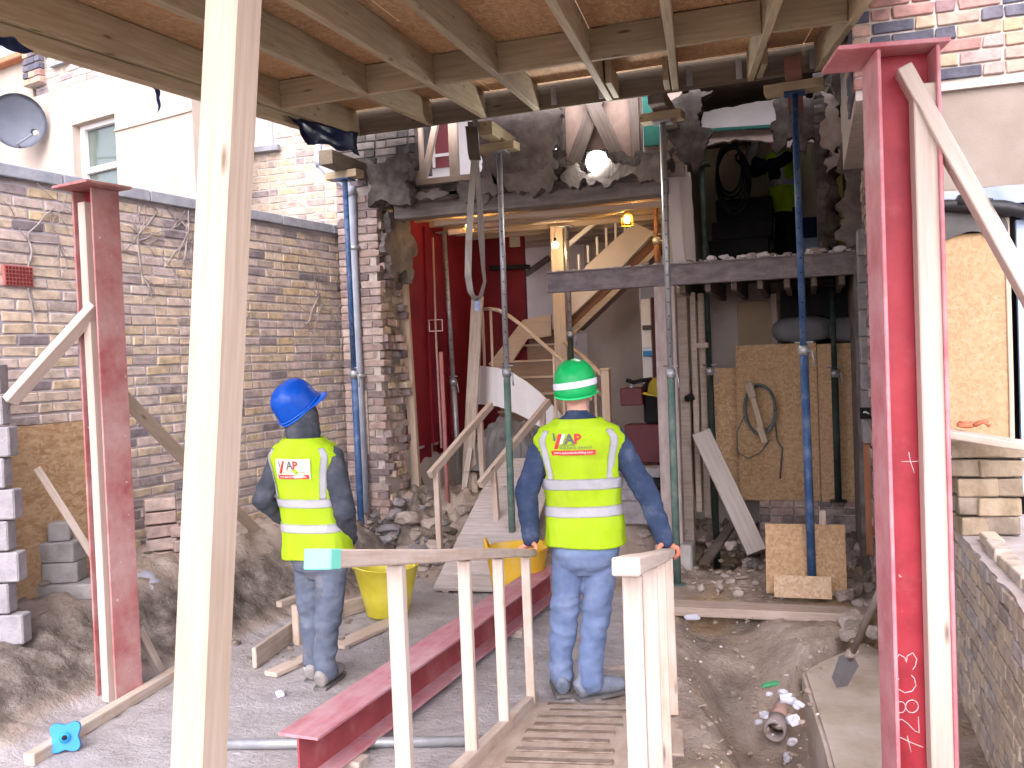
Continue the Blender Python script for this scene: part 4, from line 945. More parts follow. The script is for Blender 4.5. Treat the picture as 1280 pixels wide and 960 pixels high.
# pads and needles on the props
def needle(t, y1, label, wd=.15, ht=.15, m=DARKW, padw=.34, y0=-.35, padm=None):
    p = timber('packing_pad', t+V((-padw/2, .02, .035)), t+V((padw/2, -.02, .035)), .14, .07, padm or DECKW, None)
    tag(p, 'timber packing pad on top of the '+label[0], 'timber', 'packing pads on the props')
    n_ = timber('needle_timber', t+V((0, y0, .07+ht/2)), V((t.x, y1, t.z+.07+ht/2)), wd, ht, m, None)
    tag(n_, 'heavy dark needle timber carried by the '+label[0], 'timber', 'needles through the rear wall')
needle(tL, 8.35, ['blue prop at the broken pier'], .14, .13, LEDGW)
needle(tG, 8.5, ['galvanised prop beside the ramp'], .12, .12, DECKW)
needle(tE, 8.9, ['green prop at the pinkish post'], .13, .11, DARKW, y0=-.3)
needle(tB, 8.5, ['blue prop on the sleeper'], .12, .1, mat('rust_red_needle', [(.2, .09, .07), (.28, .14, .11)], 4), padw=.42)
# webbing lifting sling
SL = mat('white_webbing', [(.50, .47, .44), (.60, .57, .54), (.66, .63, .6)], 9, (8, 8, 1), rough=.9, bump=.1)
def strap(pts, wd, m, parent, name='webbing'):
    bm = bmesh.new(); prev = None
    for p, wv in pts:
        a = bm.verts.new(p-wv*wd/2); b = bm.verts.new(p+wv*wd/2)
        if prev: bm.faces.new((prev[0], prev[1], b, a))
        prev = (a, b)
    bmesh.ops.solidify(bm, geom=list(bm.faces), thickness=.005)
    o0 = pts[0][0]
    for v in bm.verts: v.co -= o0
    return bmobj(name, bm, m, parent, Matrix.Translation(o0), True)
SD = 7.5
sling = thing('lifting_sling', 'white webbing sling looped over the ledger and hanging into the opening', 'sling', D(597, 376, SD))
def sp(px, py, dd=0): return D(px, py, SD+dd)
def wv(a): return (R0*cos(a)+FW0*sin(a))
strap([(sp(588, 152, .25), wv(.5)), (sp(590, 185), wv(.4)), (sp(592, 205), wv(.6)), (sp(588, 260), wv(.2)), (sp(586, 300), wv(.1)), (sp(585, 345), wv(.2)), (sp(588, 365), wv(.5)), (sp(595, 376), wv(.9)), (sp(601, 370, .03), wv(.9)), (sp(606, 352, .05), wv(1.1)), (sp(604, 335, .05), wv(1.0)), (sp(602, 300, .05), wv(.4)), (sp(600, 260, .05), wv(.5)), (sp(596, 205, .05), wv(.8)), (sp(596, 185, .05), wv(.5)), (sp(594, 150, .3), wv(.5))], .055, SL, sling)
strap([(sp(589, 158, -.02), wv(.3)), (sp(592, 190, -.02), wv(.3)), (sp(594, 200, -.02), wv(.3))], .10, mat('grey_webbing', [(.26, .24, .22), (.34, .31, .28)], 9), sling)
box('sling_label', tuple(sp(596, 384)+V((-.02, 0, -.03))), tuple(sp(596, 376)+V((.02, .008, .0))), mat('blue_tag', [(.12, .22, .45), (.4, .45, .55)], 20), sling, 0)

# ================================================================ RED STEEL COLUMNS
def hcol(base, h, sz, rot, label, m_face, m_web, tf=.013, ext=None, plate=None):
    o = thing('steel_column', label, 'steel column', base)
    M = Matrix.Translation(V(base)) @ Matrix.Rotation(rot, 4, 'Z')
    for s in (-1, 1):      # flanges perpendicular to local X, recess opens along local -Y
        x0, x1 = (sz/2-tf, sz/2) if s > 0 else (-sz/2, -sz/2+tf)
        bmobj('flange', box_bm(x0, x1, -sz/2, sz/2, 0, h, .003), m_face, o, M)
    bmobj('web', box_bm(-sz/2+tf+.0005, sz/2-tf-.0005, -.005, .005, 0, h, 0), m_web, o, M)
    if plate: bmobj('head_plate', box_bm(plate[0], plate[1], plate[2], plate[3], h+.0005, h+.016, .002), m_face, o, M)
    return o, M
cb = D(1137, 520, 3.2); cb.z = -.35
colR, MR = hcol(cb, 3.2, .203, radians(10.6), 'bright red steel column chalked with numbers beside the low brick wall', REDT, RED, plate=(-.23, .13, -.12, .15))
# timber packed into the right column, raking brace, chalk marks
hR = 3.2
def mR(x, y, z): return MR @ V((x, y, z))
timber('packing_timber', mR(.055, -.055, .02), mR(.055, -.055, hR-.12), .075, .06, PINE_W, colR, up=mR(0, -1, 0)-mR(0, 0, 0))
br0 = D(1129, 86, 3.13); br1 = D(1345, 475, 2.95)
tag(timber('raking_brace', br0, br1, .05, .075, PINE_W, None, up=V((0, -1, .2))), 'pale raking timber brace running down from the head of the bright red column', 'timber')
CHALK = mat('white_chalk', [(.50, .33, .34), (.62, .50, .50), (.68, .6, .6)], 60, rough=1, bump=0)
def chalk(strokes):
    for st in strokes:
        pts = []
        for (px, py) in st:
            p = PP(px, py, mR(0, -.0062, 0), mR(0, -1, 0)-mR(0, 0, 0)); pts.append(p)
        q = []
        for a, b in zip(pts, pts[1:]):
            for s in range(3): q.append(a+(b-a)*(s/3))
        q.append(pts[-1]); tube('chalk_mark', q, .0016, CHALK, colR, 5)
def arc(cx, cy, rx, ry, a0, a1, n=12): return [(cx+rx*cos(radians(a0+(a1-a0)*i/n)), cy+ry*sin(radians(a0+(a1-a0)*i/n))) for i in range(n+1)]
# the figures read upwards: 728 C3
chalk([[(1118, 942), (1117, 930), (1119, 919), (1130, 924), (1143, 930), (1154, 934)], [(1134, 920), (1139, 940)],
       [(1123, 916), (1119, 910), (1120, 902), (1127, 899), (1134, 904), (1144, 914), (1149, 916), (1148, 896)],
       arc(1126, 884, 6, 7, 0, 360), arc(1140, 883, 8, 8, 0, 360),
       [(1124, 848), (1120, 853), (1122, 861), (1131, 866), (1140, 864), (1145, 857), (1143, 848), (1139, 844)],
       [(1122, 836), (1119, 826), (1124, 818), (1131, 822), (1133, 828), (1134, 820), (1141, 816), (1146, 824), (1144, 833), (1141, 837)],
       [(1127, 577), (1140, 577), (1156, 576)], [(1136, 565), (1138, 577), (1143, 591)]])
# left column
lb_ = G(150, 872); lb_.z = -.02
colL, ML = hcol(lb_, 2.93, .178, radians(-12), 'dusty red steel column standing before the boundary wall', REDD, RED, plate=(-.115, .19, -.19, .1))
def mL(x, y, z): return ML @ V((x, y, z))
timber('packing_timber', mL(-.02, -.05, .0), mL(-.02, -.05, 2.86), .06, .06, PINE_W, colL, up=mL(0, -1, 0)-mL(0, 0, 0))
def br(label, a, b, w_, h_, m=PINE, up=V((0, -1, .3)), name='timber_brace'): return tag(timber(name, a, b, w_, h_, m, None, up=up), label, 'timber')
dl = (lb_-CAM).dot(_fw)
br('pale timber brace from the block wall up to the dusty red column', D(12, 502, dl-.2), D(120, 383, dl-.12), .05, .085, PINE_W)
br('long pine brace from the dusty red column down to the soil bank', D(150, 492, dl+.13), onground(372, 716)+UZ*.0, .05, .085, PINE)
br('short pine stake at the foot of the dusty red column', D(172, 784, dl+.12), onground(203, 845), .045, .05, DUSTW)
# leading post at the front of the deck
pb = D(247, 985, 2.25); pt_ = D(294, -40, 2.25); ax = (pt_-pb).normalized()
pbot = pb-ax*((pb.z-.0)/ax.z); ptop = pb+ax*((3.22-pb.z)/ax.z)
tag(timber('timber_post', pbot, ptop, .098, .098, PINE, None, up=(R0*-.40-FW0*.916), bev=.006, cuts=8, jit=.004), 'tall leaning square timber post holding up the front of the deck', 'post')

# ================================================================ RIGHT HAND BUILDING AND LOW WALL
RB = thing('rear_wing', 'mixed red brick and render wing at the right with a boarded opening', 'building', (1.6, 5.9, 0))
RX0 = .284; RY = 5.7
zr = 1.85+(430-104)*5.2/FPX       # brick / render line
box('brick_core', (RX0+.01, RY+.01, zr-.05), (4.2, 8.04, 5.4), MORTP, RB, 0)
bricks(RB, V((RX0, RY, 0)), V((1, 0, 0)), V((0, -1, 0)), 3.0, zr, 5.2, BRICKR, seed=51, bond='flemish', jit=.004)
RB2 = random.Random(8)
for j in range(20):       # darker quoins turning the corner
    z = zr+.04+j*.076
    for q in range(3):
        me = brick_mesh(BRICKR, .215, .065, .07, RB2.choice((0, 1, 2, 3, 4, 5, 9))); ob = bpy.data.objects.new('brick', me); COL.objects.link(ob)
        place(ob, Matrix.Translation((RX0+.03, RY+.15+.23*q+.1*(j % 2), z)) @ Matrix.Rotation(pi/2, 4, 'Z'), RB)
zro = 1.85+(430-238)*5.2/FPX
sheet('render_panel', V((RX0+.3, RY+.04, zro)), V((1, 0, 0)), UZ, 2.9, zr-zro+.0, .06, RENDER_T, RB, 40, 6, .02, 6, .006)
box('wing_side_wall', (RX0+.165, RY+.045, -.4), (RX0+.6, 8.04, zr-.06), MORTP, RB, 0)
bricks(RB, V((RX0+.155, 8.03, 0)), V((0, -1, 0)), V((-1, 0, 0)), 2.3, -.2, zr-.08, BRICKP, seed=55, most=120, bond='flemish', jit=.008)
box('interior_shade_panel', (RX0+.43, RY+.35, -.3), (4.2, RY+.45, zro-.01), BLACK, RB, 0)  # black panel painting the shade of the room behind the boarding
# lead flashing, membrane roll
sheet('lead_flashing', V((RX0+.3, RY-.03, zro-.115)), V((1, 0, 0)), V((0, .15, 1)), 2.9, .10, .012, LILAC, RB, 24, 3, .02, 2, .012)
mo = PY(1178, 262, RY-.08)
def roll(name, a, b, r, m, parent, seed, sag=.02):
    n = 18; pts = [a+(b-a)*(i/n)+noise.noise_vector((a+(b-a)*(i/n))*6+V((seed, 0, 0)))*sag for i in range(n+1)]
    return tube(name, pts, [(r*(1+.25*noise.noise(p*9)), r*.8*(1+.25*noise.noise(p*7))) for p in pts], m, parent, 14)
roll('membrane_roll', PY(1172, 258, RY-.06), PY(1262, 262, RY-.06), .05, BLACKR, RB, 1)
roll('membrane_roll', PY(1196, 250, RY-.09), PY(1290, 268, RY-.07), .045, BLACKR, RB, 2)
DBR = mat('dark_grey_membrane', [(.06, .055, .055), (.10, .095, .09)], 5, rough=.6, bump=.3, bscale=10)
sheet('membrane_flap', PY(1176, 300, RY-.05), V((1, 0, 0)), UZ, PY(1248, 300, RY-.05).x-PY(1176, 300, RY-.05).x, .2, .006, DBR, RB, 14, 8, .12, 4, .03)
ob0 = PY(1172, 545, RY-.03); ob1 = PY(1262, 545, RY-.03)
tag(sheet('osb_board', V((ob0.x, RY-.03, 1.30)), V((1, 0, 0)), UZ, ob1.x-ob0.x, 2.60-1.30, .02, mat('golden_osb', [(.33, .21, .11), (.38, .25, .135), (.43, .285, .16), (.47, .32, .19)], 4, bump=.15, bscale=40, kind='osb'), None, 2, 2), 'golden strand board closing the opening behind the red column', 'board')
timber('board_edge_batten', V((ob1.x+.012, RY-.03, 1.3)), V((ob1.x+.012, RY-.03, 2.62)), .025, .03, PINE, RB, up=V((0, 1, 0)))
box('pale_blue_door', (ob1.x+.06, RY-.02, 1.0), (ob1.x+.9, RY+.02, 2.52), BLUEP, RB)
box('opening_cheek', (ob1.x+.92, RY-.02, .5), (4.0, RY+.3, zro-.02), RENDER_T, RB, 0)
# low wall running towards the viewer
LX = .70; LZ = .90
lw = thing('low_brick_wall', 'low stock brick wall with a broken bed joint top running towards the red column', 'wall', (LX+.2, 4.0, -.4))
box('mortar_core', (LX+.008, 1.6, -.5), (LX+.42, RY-.03, LZ-.02), MORTP, lw, 0)
bricks(lw, V((LX, RY-.03, 0)), V((0, -1, 0)), V((-1, 0, 0)), 4.1, -.4, LZ, BRICKT, seed=61, bond='flemish', jit=.004, proud=.005)
crag('mortar_bed', V((LX-.005, RY-.04, LZ-.03)), V((0, -1, 0)), V((1, 0, 0)), 4.0, .43, .03, mat('patchy_mortar_bed', [(.30, .26, .24), (.40, .35, .33), (.46, .42, .41)], 5, rough=1, bump=.7, bscale=25, dust=((.42, .28, .2), .25, 4)), lw, .022, 6, 3, 60, 10, .015, .7)
for i in range(12):
    me = brick_mesh(BRICKT, .215, .065, .1, rng.randrange(20)); ob = bpy.data.objects.new('brick', me); COL.objects.link(ob)
    place(ob, Matrix.Translation((LX+.06+.03*rng.random(), 4.75-.235*i+.04*rng.random(), LZ+.008+.012*rng.random())) @ Matrix.Rotation(pi/2+(rng.random()-.5)*.06, 4, 'Z') @ Matrix.Rotation((rng.random()-.5)*.08, 4, 'X'), lw)
# pile of larger bricks standing on it by the boarding
sy = 5.05
PILEB = mat('weathered_pile_brick', [(.20, .165, .13), (.27, .21, .145), (.33, .255, .165), (.29, .235, .18)], 9, rough=1, bump=.9, bscale=30, kind='brick', dust=((.34, .30, .27), .3, 9))
stack = [((1183, 1210), (545, 578), 1), ]
for j, (px0, px1, n_) in enumerate(((1200, 1252, 2), (1198, 1250, 2), (1196, 1252, 2), (1200, 1256, 1), (1196, 1262, 2))):
    z = LZ+.05+j*.095
    x0 = PY(px0, 600, sy).x; x1 = PY(px1, 600, sy).x
    for q in range(n_+1):
        me = brick_mesh(PILEB, .215, .065, .1, (10, 4, 12, 7, 9, 14)[(j+q) % 6])
        xx = (x0+.09, x1-.02, x0+.0)[q] if n_ == 2 else (x0+x1)/2+q*.13-.06
        ob = bpy.data.objects.new('stacked_brick', me); COL.objects.link(ob)
        place(ob, Matrix.Translation((xx, sy+.02*rng.random()+(.12 if q == 2 else 0), z+.0)) @ Matrix.Rotation((rng.random()-.5)*.35, 4, 'Z') @ Matrix.Rotation((rng.random()-.5)*.1, 4, 'Y') @ Matrix.Diagonal((.8+.3*rng.random(), 1.3, 1.3, 1)))
        tag(ob, 'rough yellow brick in the pile on the low wall beside the boarding', 'brick', 'bricks piled on the low wall')
tag(timber('plank', PY(1175, 540, 4.95), PY(1300, 560, 4.75), .12, .035, PINE_M, None), 'pale plank laid over the brick pile on the low wall', 'timber')
GLO = mat('orange_glove_rubber', [(.40, .12, .06), (.5, .17, .09)], 8, rough=.7, bump=.2); GLG = mat('green_glove_cloth', [(.22, .42, .12), (.3, .5, .18)], 8, rough=.9, bump=.2)
gp_ = PY(1200, 534, 4.95); gl = thing('work_glove', 'crumpled orange and green work glove on the plank over the brick pile', 'glove', gp_-UZ*.03)
chunk('glove_palm', gp_+V((.03, 0, .012)), (.13, .10, .06), GLO, gl, seed=12, rot=.3); chunk('glove_cuff', gp_+V((-.09, 0, 0)), (.11, .09, .035), GLG, gl, seed=5, rot=.1)
for q in range(4): tube('glove_finger', [gp_+V((.06, -.03+.02*q, .01)), gp_+V((.10+.01*q, -.035+.022*q, .03)), gp_+V((.125, -.03+.02*q, .005))], [.011, .011, .008], GLO, gl, 8)
# grey block stack and switch at the far end of the steel beam
bs = thing('grey_block_stack', 'narrow stack of grey blocks with a black switch against the beam end', 'block stack', (PY(1082, 545, 7.55).x, 7.55, 1.1))
bx_ = PY(1075, 420, 7.55).x
for i in range(8): box('block', (bx_, 7.5, 1.12+i*.205), (bx_+.10+.01*(i % 2), 7.75, 1.12+i*.205+.2), BLOCK, bs, .006)
sw = PY(1081, 516, 7.49); swo = box('switch', (sw.x-.035, 7.46, sw.z-.045), (sw.x+.045, 7.497, sw.z+.04), BLACK, bs); tube('switch_toggle', [sw+V((-.02, -.01, 0)), sw+V((.0, -.04, .01)), sw+V((.03, -.03, -.005))], .007, WHITEP, swo, 6)
timber('block_leg', V((bx_+.03, 7.6, .25)), V((bx_+.03, 7.6, 1.11)), .05, .06, mat('orange_stained_timber', [(.34, .14, .07), (.44, .2, .11)], 4, (1, 8, 8)), bs, up=V((0, 1, 0)))

# ================================================================ LAMPS
def point(name, p, e, col, r=.03):
    l = bpy.data.lights.new(name, 'POINT'); l.energy = e; l.color = col; l.shadow_soft_size = r; o = bpy.data.objects.new(name, l); COL.objects.link(o); return place(o, Matrix.Translation(p))
AMB = emit_mat('amber_bulb', (1, .62, .18), 22); WARM = emit_mat('warm_bulb', (1, .72, .42), 16); FLOOD = emit_mat('flood_lens', (1, .98, .95), 60)
YC = mat('yellow_lamp_guard', [(.62, .36, .03), (.7, .44, .05)], 4, rough=.5)
def caged(p, label):
    o = thing('caged_lamp', label, 'lamp', p-UZ*.07, 'caged festoon lamps')
    bm = bmesh.new(); bmesh.ops.create_uvsphere(bm, u_segments=14, v_segments=10, radius=.032); 
    for v in bm.verts: v.co.z *= 1.25
    bmobj('bulb', bm, AMB, o, Matrix.Translation(p), True)
    tube('holder', [p+UZ*.09, p+UZ*.035], [.03, .027], YC, o, 12)
    for k in range(8):
        a = 2*pi*k/8; dv = V((cos(a), sin(a), 0)); tube('cage_wire', [p+dv*.03+UZ*.05, p+dv*.055+UZ*.02, p+dv*.058-UZ*.06], .004, YC, o, 5)
    for z in (.015, -.06):
        tube('cage_ring', [p+V((.058*cos(2*pi*k/18), .058*sin(2*pi*k/18), z)) for k in range(19)], .004, YC, o, 5)
    l = point('caged_lamp_light', p-UZ*.0, 40, (1, .60, .22), .034); l.parent = o; l.matrix_parent_inverse = WM[o].inverted()
caged(PY(586, 281, 8.75), 'amber caged lamp glowing in front of the red painted room')
caged(PY(784, 274, 8.9), 'amber caged lamp glowing above the sloping stair string')
pb_ = PY(694, 306, 9.6); bl2 = thing('bare_bulb', 'bare warm bulb hanging beside the tall stair newel', 'lamp', pb_-UZ*.05)
bm = bmesh.new(); bmesh.ops.create_uvsphere(bm, u_segments=14, v_segments=10, radius=.035); bmobj('bulb', bm, WARM, bl2, Matrix.Translation(pb_), True)
tube('lamp_cap', [pb_+UZ*.03, pb_+UZ*.075], .016, BLACK, bl2, 8); tube('flex', [pb_+UZ*.07, pb_+UZ*.2+V((.01, 0, 0)), PY(693, 268, 9.6)], .004, WHITEP, bl2, 5)
l = point('bare_bulb_light', pb_, 22, (1, .74, .45), .036); l.parent = bl2; l.matrix_parent_inverse = WM[bl2].inverted()
fl = PY(746, 202, 7.93); fo = thing('floodlight', 'blazing white floodlight fixed to the braced panel above the lintel', 'floodlight', fl-UZ*.1)
fdir = (CAM+V((0, 0, .2))-fl).normalized(); FM = Matrix.Translation(fl) @ fdir.to_track_quat('Z', 'Y').to_matrix().to_4x4()
bmobj('housing', box_bm(-.10, .10, -.10, .10, -.09, -.013, .012), BLACK, fo, FM)
bm = tube_bm([V((0, 0, -.012)), V((0, 0, -.004)), V((0, 0, .010))], [.094, .092, .06], 24); bmobj('lens', bm, FLOOD, fo, FM)
tube('bracket', [FM @ V((-.11, 0, -.04)), FM @ V((-.11, -.12, -.06)), FM @ V((.11, -.12, -.06)), FM @ V((.11, 0, -.04))], .008, BLACK, fo, 6)
FLX = mat('pale_orange_flex', [(.55, .36, .16), (.62, .42, .2)], 5)
def flex(label, pts, r=.007): tag(tube('lamp_flex', pts, r, FLX, None, 6), label, 'cable')
flex('slack lamp flex looping under the bearer between the two caged lamps', [PY(588, 272, 8.74), PY(620, 280, 8.72), PY(655, 282, 8.74), PY(690, 272, 8.8), PY(730, 275, 8.85), PY(782, 264, 8.9)])
flex('straighter lamp flex strung under the dusty lintel', [PY(600, 274, 8.6), PY(650, 276, 8.62), PY(700, 268, 8.62), PY(760, 270, 8.66), PY(830, 258, 8.7)], .006)

# ================================================================ STAIRCASE (all at its own depth inside)
FLZ = .72
st = thing('staircase', 'unpainted softwood staircase with curved white string, balusters and newels', 'staircase', (PY(690, 560, 9.6).x, 9.6, FLZ))
SY0 = 9.75
RISER = mat('brown_riser', [(.27, .18, .12), (.34, .235, .165)], 4, (1, 6, 6), bump=.1)
sx0, sx1 = PY(640, 450, SY0+.6).x, PY(697, 450, SY0+.6).x
for i in range(8):
    z0 = FLZ+.19*i; y = SY0+.12*i if i < 4 else SY0+.36+.17*(i-3)
    wdn = .10 if i < 2 else 0
    box('riser', (sx0-.03*i, y, z0), (sx1+wdn, y+.02, z0+.165), RISER, st, 0)
    box('tread', (sx0-.03*i-.01, y-.035, z0+.165), (sx1+wdn+.01, y+.28, z0+.19), SOFTW, st, .004)
box('landing', (rx1-.3, SY0+1.1, FLZ+1.52-.05), (sx1, SY0+2.2, FLZ+1.52), SOFTW, st)
# raking wall string behind the steps, left
prism('wall_string', [(PY(612, 455, 10.5).x, PY(612, 455, 10.5).z), (PY(655, 400, 10.5).x, PY(655, 400, 10.5).z), (PY(690, 393, 10.5).x, PY(690, 393, 10.5).z), (PY(690, 420, 10.5).x, PY(690, 420, 10.5).z), (PY(660, 424, 10.5).x, PY(660, 424, 10.5).z), (PY(630, 470, 10.5).x, PY(630, 470, 10.5).z)], 10.46, 10.5, SOFTW, st)
# curved white string: a bent board
def curve_board(name, top, bot, yf, th, m):
    bm = bmesh.new(); n = len(top); rows = []
    for i in range(n):
        y = yf(i/(n-1)); a = PY(*top[i], y); b = PY(*bot[i], y); rows.append([bm.verts.new(a), bm.verts.new(b), bm.verts.new(b+V((0, th, 0))), bm.verts.new(a+V((0, th, 0)))])
    for a, b in zip(rows, rows[1:]):
        for k in range(4): bm.faces.new((a[k], a[(k+1) % 4], b[(k+1) % 4], b[k]))
    bm.faces.new(rows[0]); bm.faces.new(rows[-1][::-1]); bmesh.ops.recalc_face_normals(bm, faces=bm.faces)
    return bmobj(name, bm, m, st)
yc = lambda t: 9.55-.25*sin(pi*t*.8)
curve_board('curved_string', [(595, 457), (608, 458), (622, 460), (640, 466), (658, 477), (674, 490), (690, 506), (706, 522)], [(595, 505), (608, 506), (622, 508), (640, 514), (658, 523), (674, 534), (690, 545), (706, 556)], yc, .03, WHITEP)
# near handrail, curved, with balusters
rail = [(601, 387), (612, 386), (624, 388), (638, 396), (655, 409), (675, 427), (695, 444), (715, 460), (735, 478), (752, 494)]
tube('handrail', [PY(a, b, yc(min(1, i/9))) for i, (a, b) in enumerate(rail)], [(.026, .02)]*len(rail), SOFTW, st, 8)
for i, (px, y0_, y1_) in enumerate(((603, 389, 458), (613, 388, 458), (692, 442, 540), (703, 452, 548), (716, 462, 556), (733, 477, 560), (744, 487, 566))):
    yy = yc(min(1, (px-600)/152)); timber('baluster', PY(px, y0_, yy), V((PY(px, y0_, yy).x, yy, PY(px+1, y1_, yy).z)), .026, .026, SOFTW, st, up=V((0, 1, 0)))
def newel(px, py0, py1, y, wd, cap=True):
    a = PY(px, py0, y); b = PY(px, py1, y); timber('newel', V((a.x, y, b.z)), V((a.x, y, a.z)), wd, wd, SOFTW, st, up=V((0, 1, 0)))
    if cap: bmobj('newel_cap', box_bm(-wd*.62, wd*.62, -wd*.62, wd*.62, 0, .025, .008), SOFTW, st, Matrix.Translation((a.x, y, a.z)))
newel(757, 463, 575, 9.4, .085); newel(697, 283, 520, 10.0, .14, False); newel(706, 290, 480, 10.2, .07, False)
tube('handrail', [PY(701, 424, 10.0), PY(730, 447, 9.7), PY(754, 470, 9.42)], [(.03, .022)]*3, SOFTW, st, 8)
for px, y0_, y1_ in ((706, 428, 500), (731, 448, 530), (743, 460, 545)):
    y = 10.0-.6*(px-701)/53; timber('baluster', PY(px, y0_, y), V((PY(px, y0_, y).x, y, PY(px, y1_, y).z)), .026, .026, SOFTW, st, up=V((0, 1, 0)))
# upper flight rising to the right
def slab(name, pts, y0, y1, m): return prism(name, [(PY(a, b, y0).x, PY(a, b, y0).z) for a, b in pts], y0, y1, m, st)
slab('upper_string', [(700, 372), (733, 332), (792, 278), (818, 290), (762, 350), (703, 405)], 10.15, 10.19, mat('pale_string', [(.62, .54, .48), (.68, .60, .54)], 4, rough=.7, bump=.05))
slab('upper_soffit_board', [(704, 405), (765, 350), (822, 290), (822, 305), (770, 356), (712, 412)], 10.2, 10.9, mat('brown_soffit', [(.16, .075, .04), (.24, .12, .07)], 5))
slab('upper_soffit_edge', [(708, 414), (770, 358), (824, 304), (824, 312), (772, 365), (714, 421)], 10.21, 10.26, PINE)
for i in range(6):
    px = 724+i*11.5; y1_ = 338-i*9.5; y0_ = max(278, 318-i*11); timber('baluster', V((PY(px, y1_, 10.17).x, 10.17, PY(px, y0_, 10.17).z)), V((PY(px, y1_, 10.17).x, 10.17, PY(px, y1_, 10.17).z)), .026, .026, WHITEP, st, up=V((0, 1, 0)))
timber('upper_handrail', PY(700, 315, 10.17), PY(752, 272, 10.17), .05, .05, WHITEP, st)
tag(timber('leaning_board', PY(583, 640, 9.15), PY(597, 370, 9.3), .13, .04, DUSTW, None, up=V((0, -1, 0))), 'tall dusty board leaning behind the sling beside the curved string', 'timber')
tag(timber('leaning_board', PY(576, 642, 8.9), PY(588, 560, 9.0), .06, .03, DUSTW, None, up=V((0, -1, 0))), 'short stud leaning at the foot of the tall dusty board', 'timber')
tag(timber('leaning_board', PY(596, 640, 9.0), PY(590, 560, 9.05), .07, .03, PINE_M, None, up=V((0, -1, 0))), 'short pale board leaning beside the bare plaster base', 'timber')
# crumpled white sheet under the stair
bm = bmesh.new(); g = []; nn = 46
for i in range(nn+1):
    g.append([])
    for j in range(nn+1):
        x, y = (i/nn-.5)*.95, (j/nn-.5)*.55; r_ = max(0, 1-(x/.48)**2-(y/.28)**2)
        q = V((x*7, y*7, 3)); hgt = r_**.6*.42*(1+.3*noise.noise(q*.8)) + (1-abs(noise.noise(q*1.3))*2)*.09*min(1, r_*3) + noise.noise(q*3.4)*.03*min(1, r_*3)
        g[i].append(bm.verts.new((x+.03*noise.noise(q*2), y+.03*noise.noise(q*2+V((9, 0, 0))), hgt)))
for i in range(nn):
    for j in range(nn): bm.faces.new((g[i][j], g[i+1][j], g[i+1][j+1], g[i][j+1]))
bmesh.ops.solidify(bm, geom=list(bm.faces), thickness=.004)
p = PY(643, 540, 9.25); tag(bmobj('dust_sheet', bm, mat('grey_dust_sheet', [(.22, .205, .20), (.32, .30, .295)], 4, rough=.45, bump=.5, bscale=14, spec=.5), None, Matrix.Translation((p.x, 9.2, FLZ)), True), 'crumpled grey dust sheet heaped under the curved stair string', 'sheet')
# mixer / tool heap behind the green helmet
mx = PY(795, 505, 9.6); mxo = thing('site_trolley', 'dark red toolbox trolley with black handles standing beside the stair newel', 'tool trolley', (mx.x, 9.6, FLZ))
MAR = mat('maroon_box_paint', [(.10, .02, .025), (.15, .035, .04)], 4, rough=.5)
x0, x1 = PY(779, 500, 9.6).x, PY(812, 500, 9.6).x
box('lower_box', (x0+.02, 9.5, FLZ+.02), (x1+.16, 9.8, FLZ+.42), MAR, mxo, .01); box('upper_box', (x0, 9.45, PY(790, 507, 9.45).z), (x1-.05, 9.75, PY(790, 485, 9.45).z), MAR, mxo, .01)
tube('grip', [PY(783, 475, 9.45), PY(792, 478, 9.45), PY(800, 476, 9.45), PY(815, 474, 9.45)], .022, BLACK, mxo, 8); tube('stem', [PY(790, 478, 9.5), PY(789, 490, 9.5)], .02, GALV, mxo, 8)
box('body', (x0+.22, 9.55, FLZ+.42), (x1+.2, 9.85, PY(790, 478, 9.5).z), BLACK, mxo, .03)
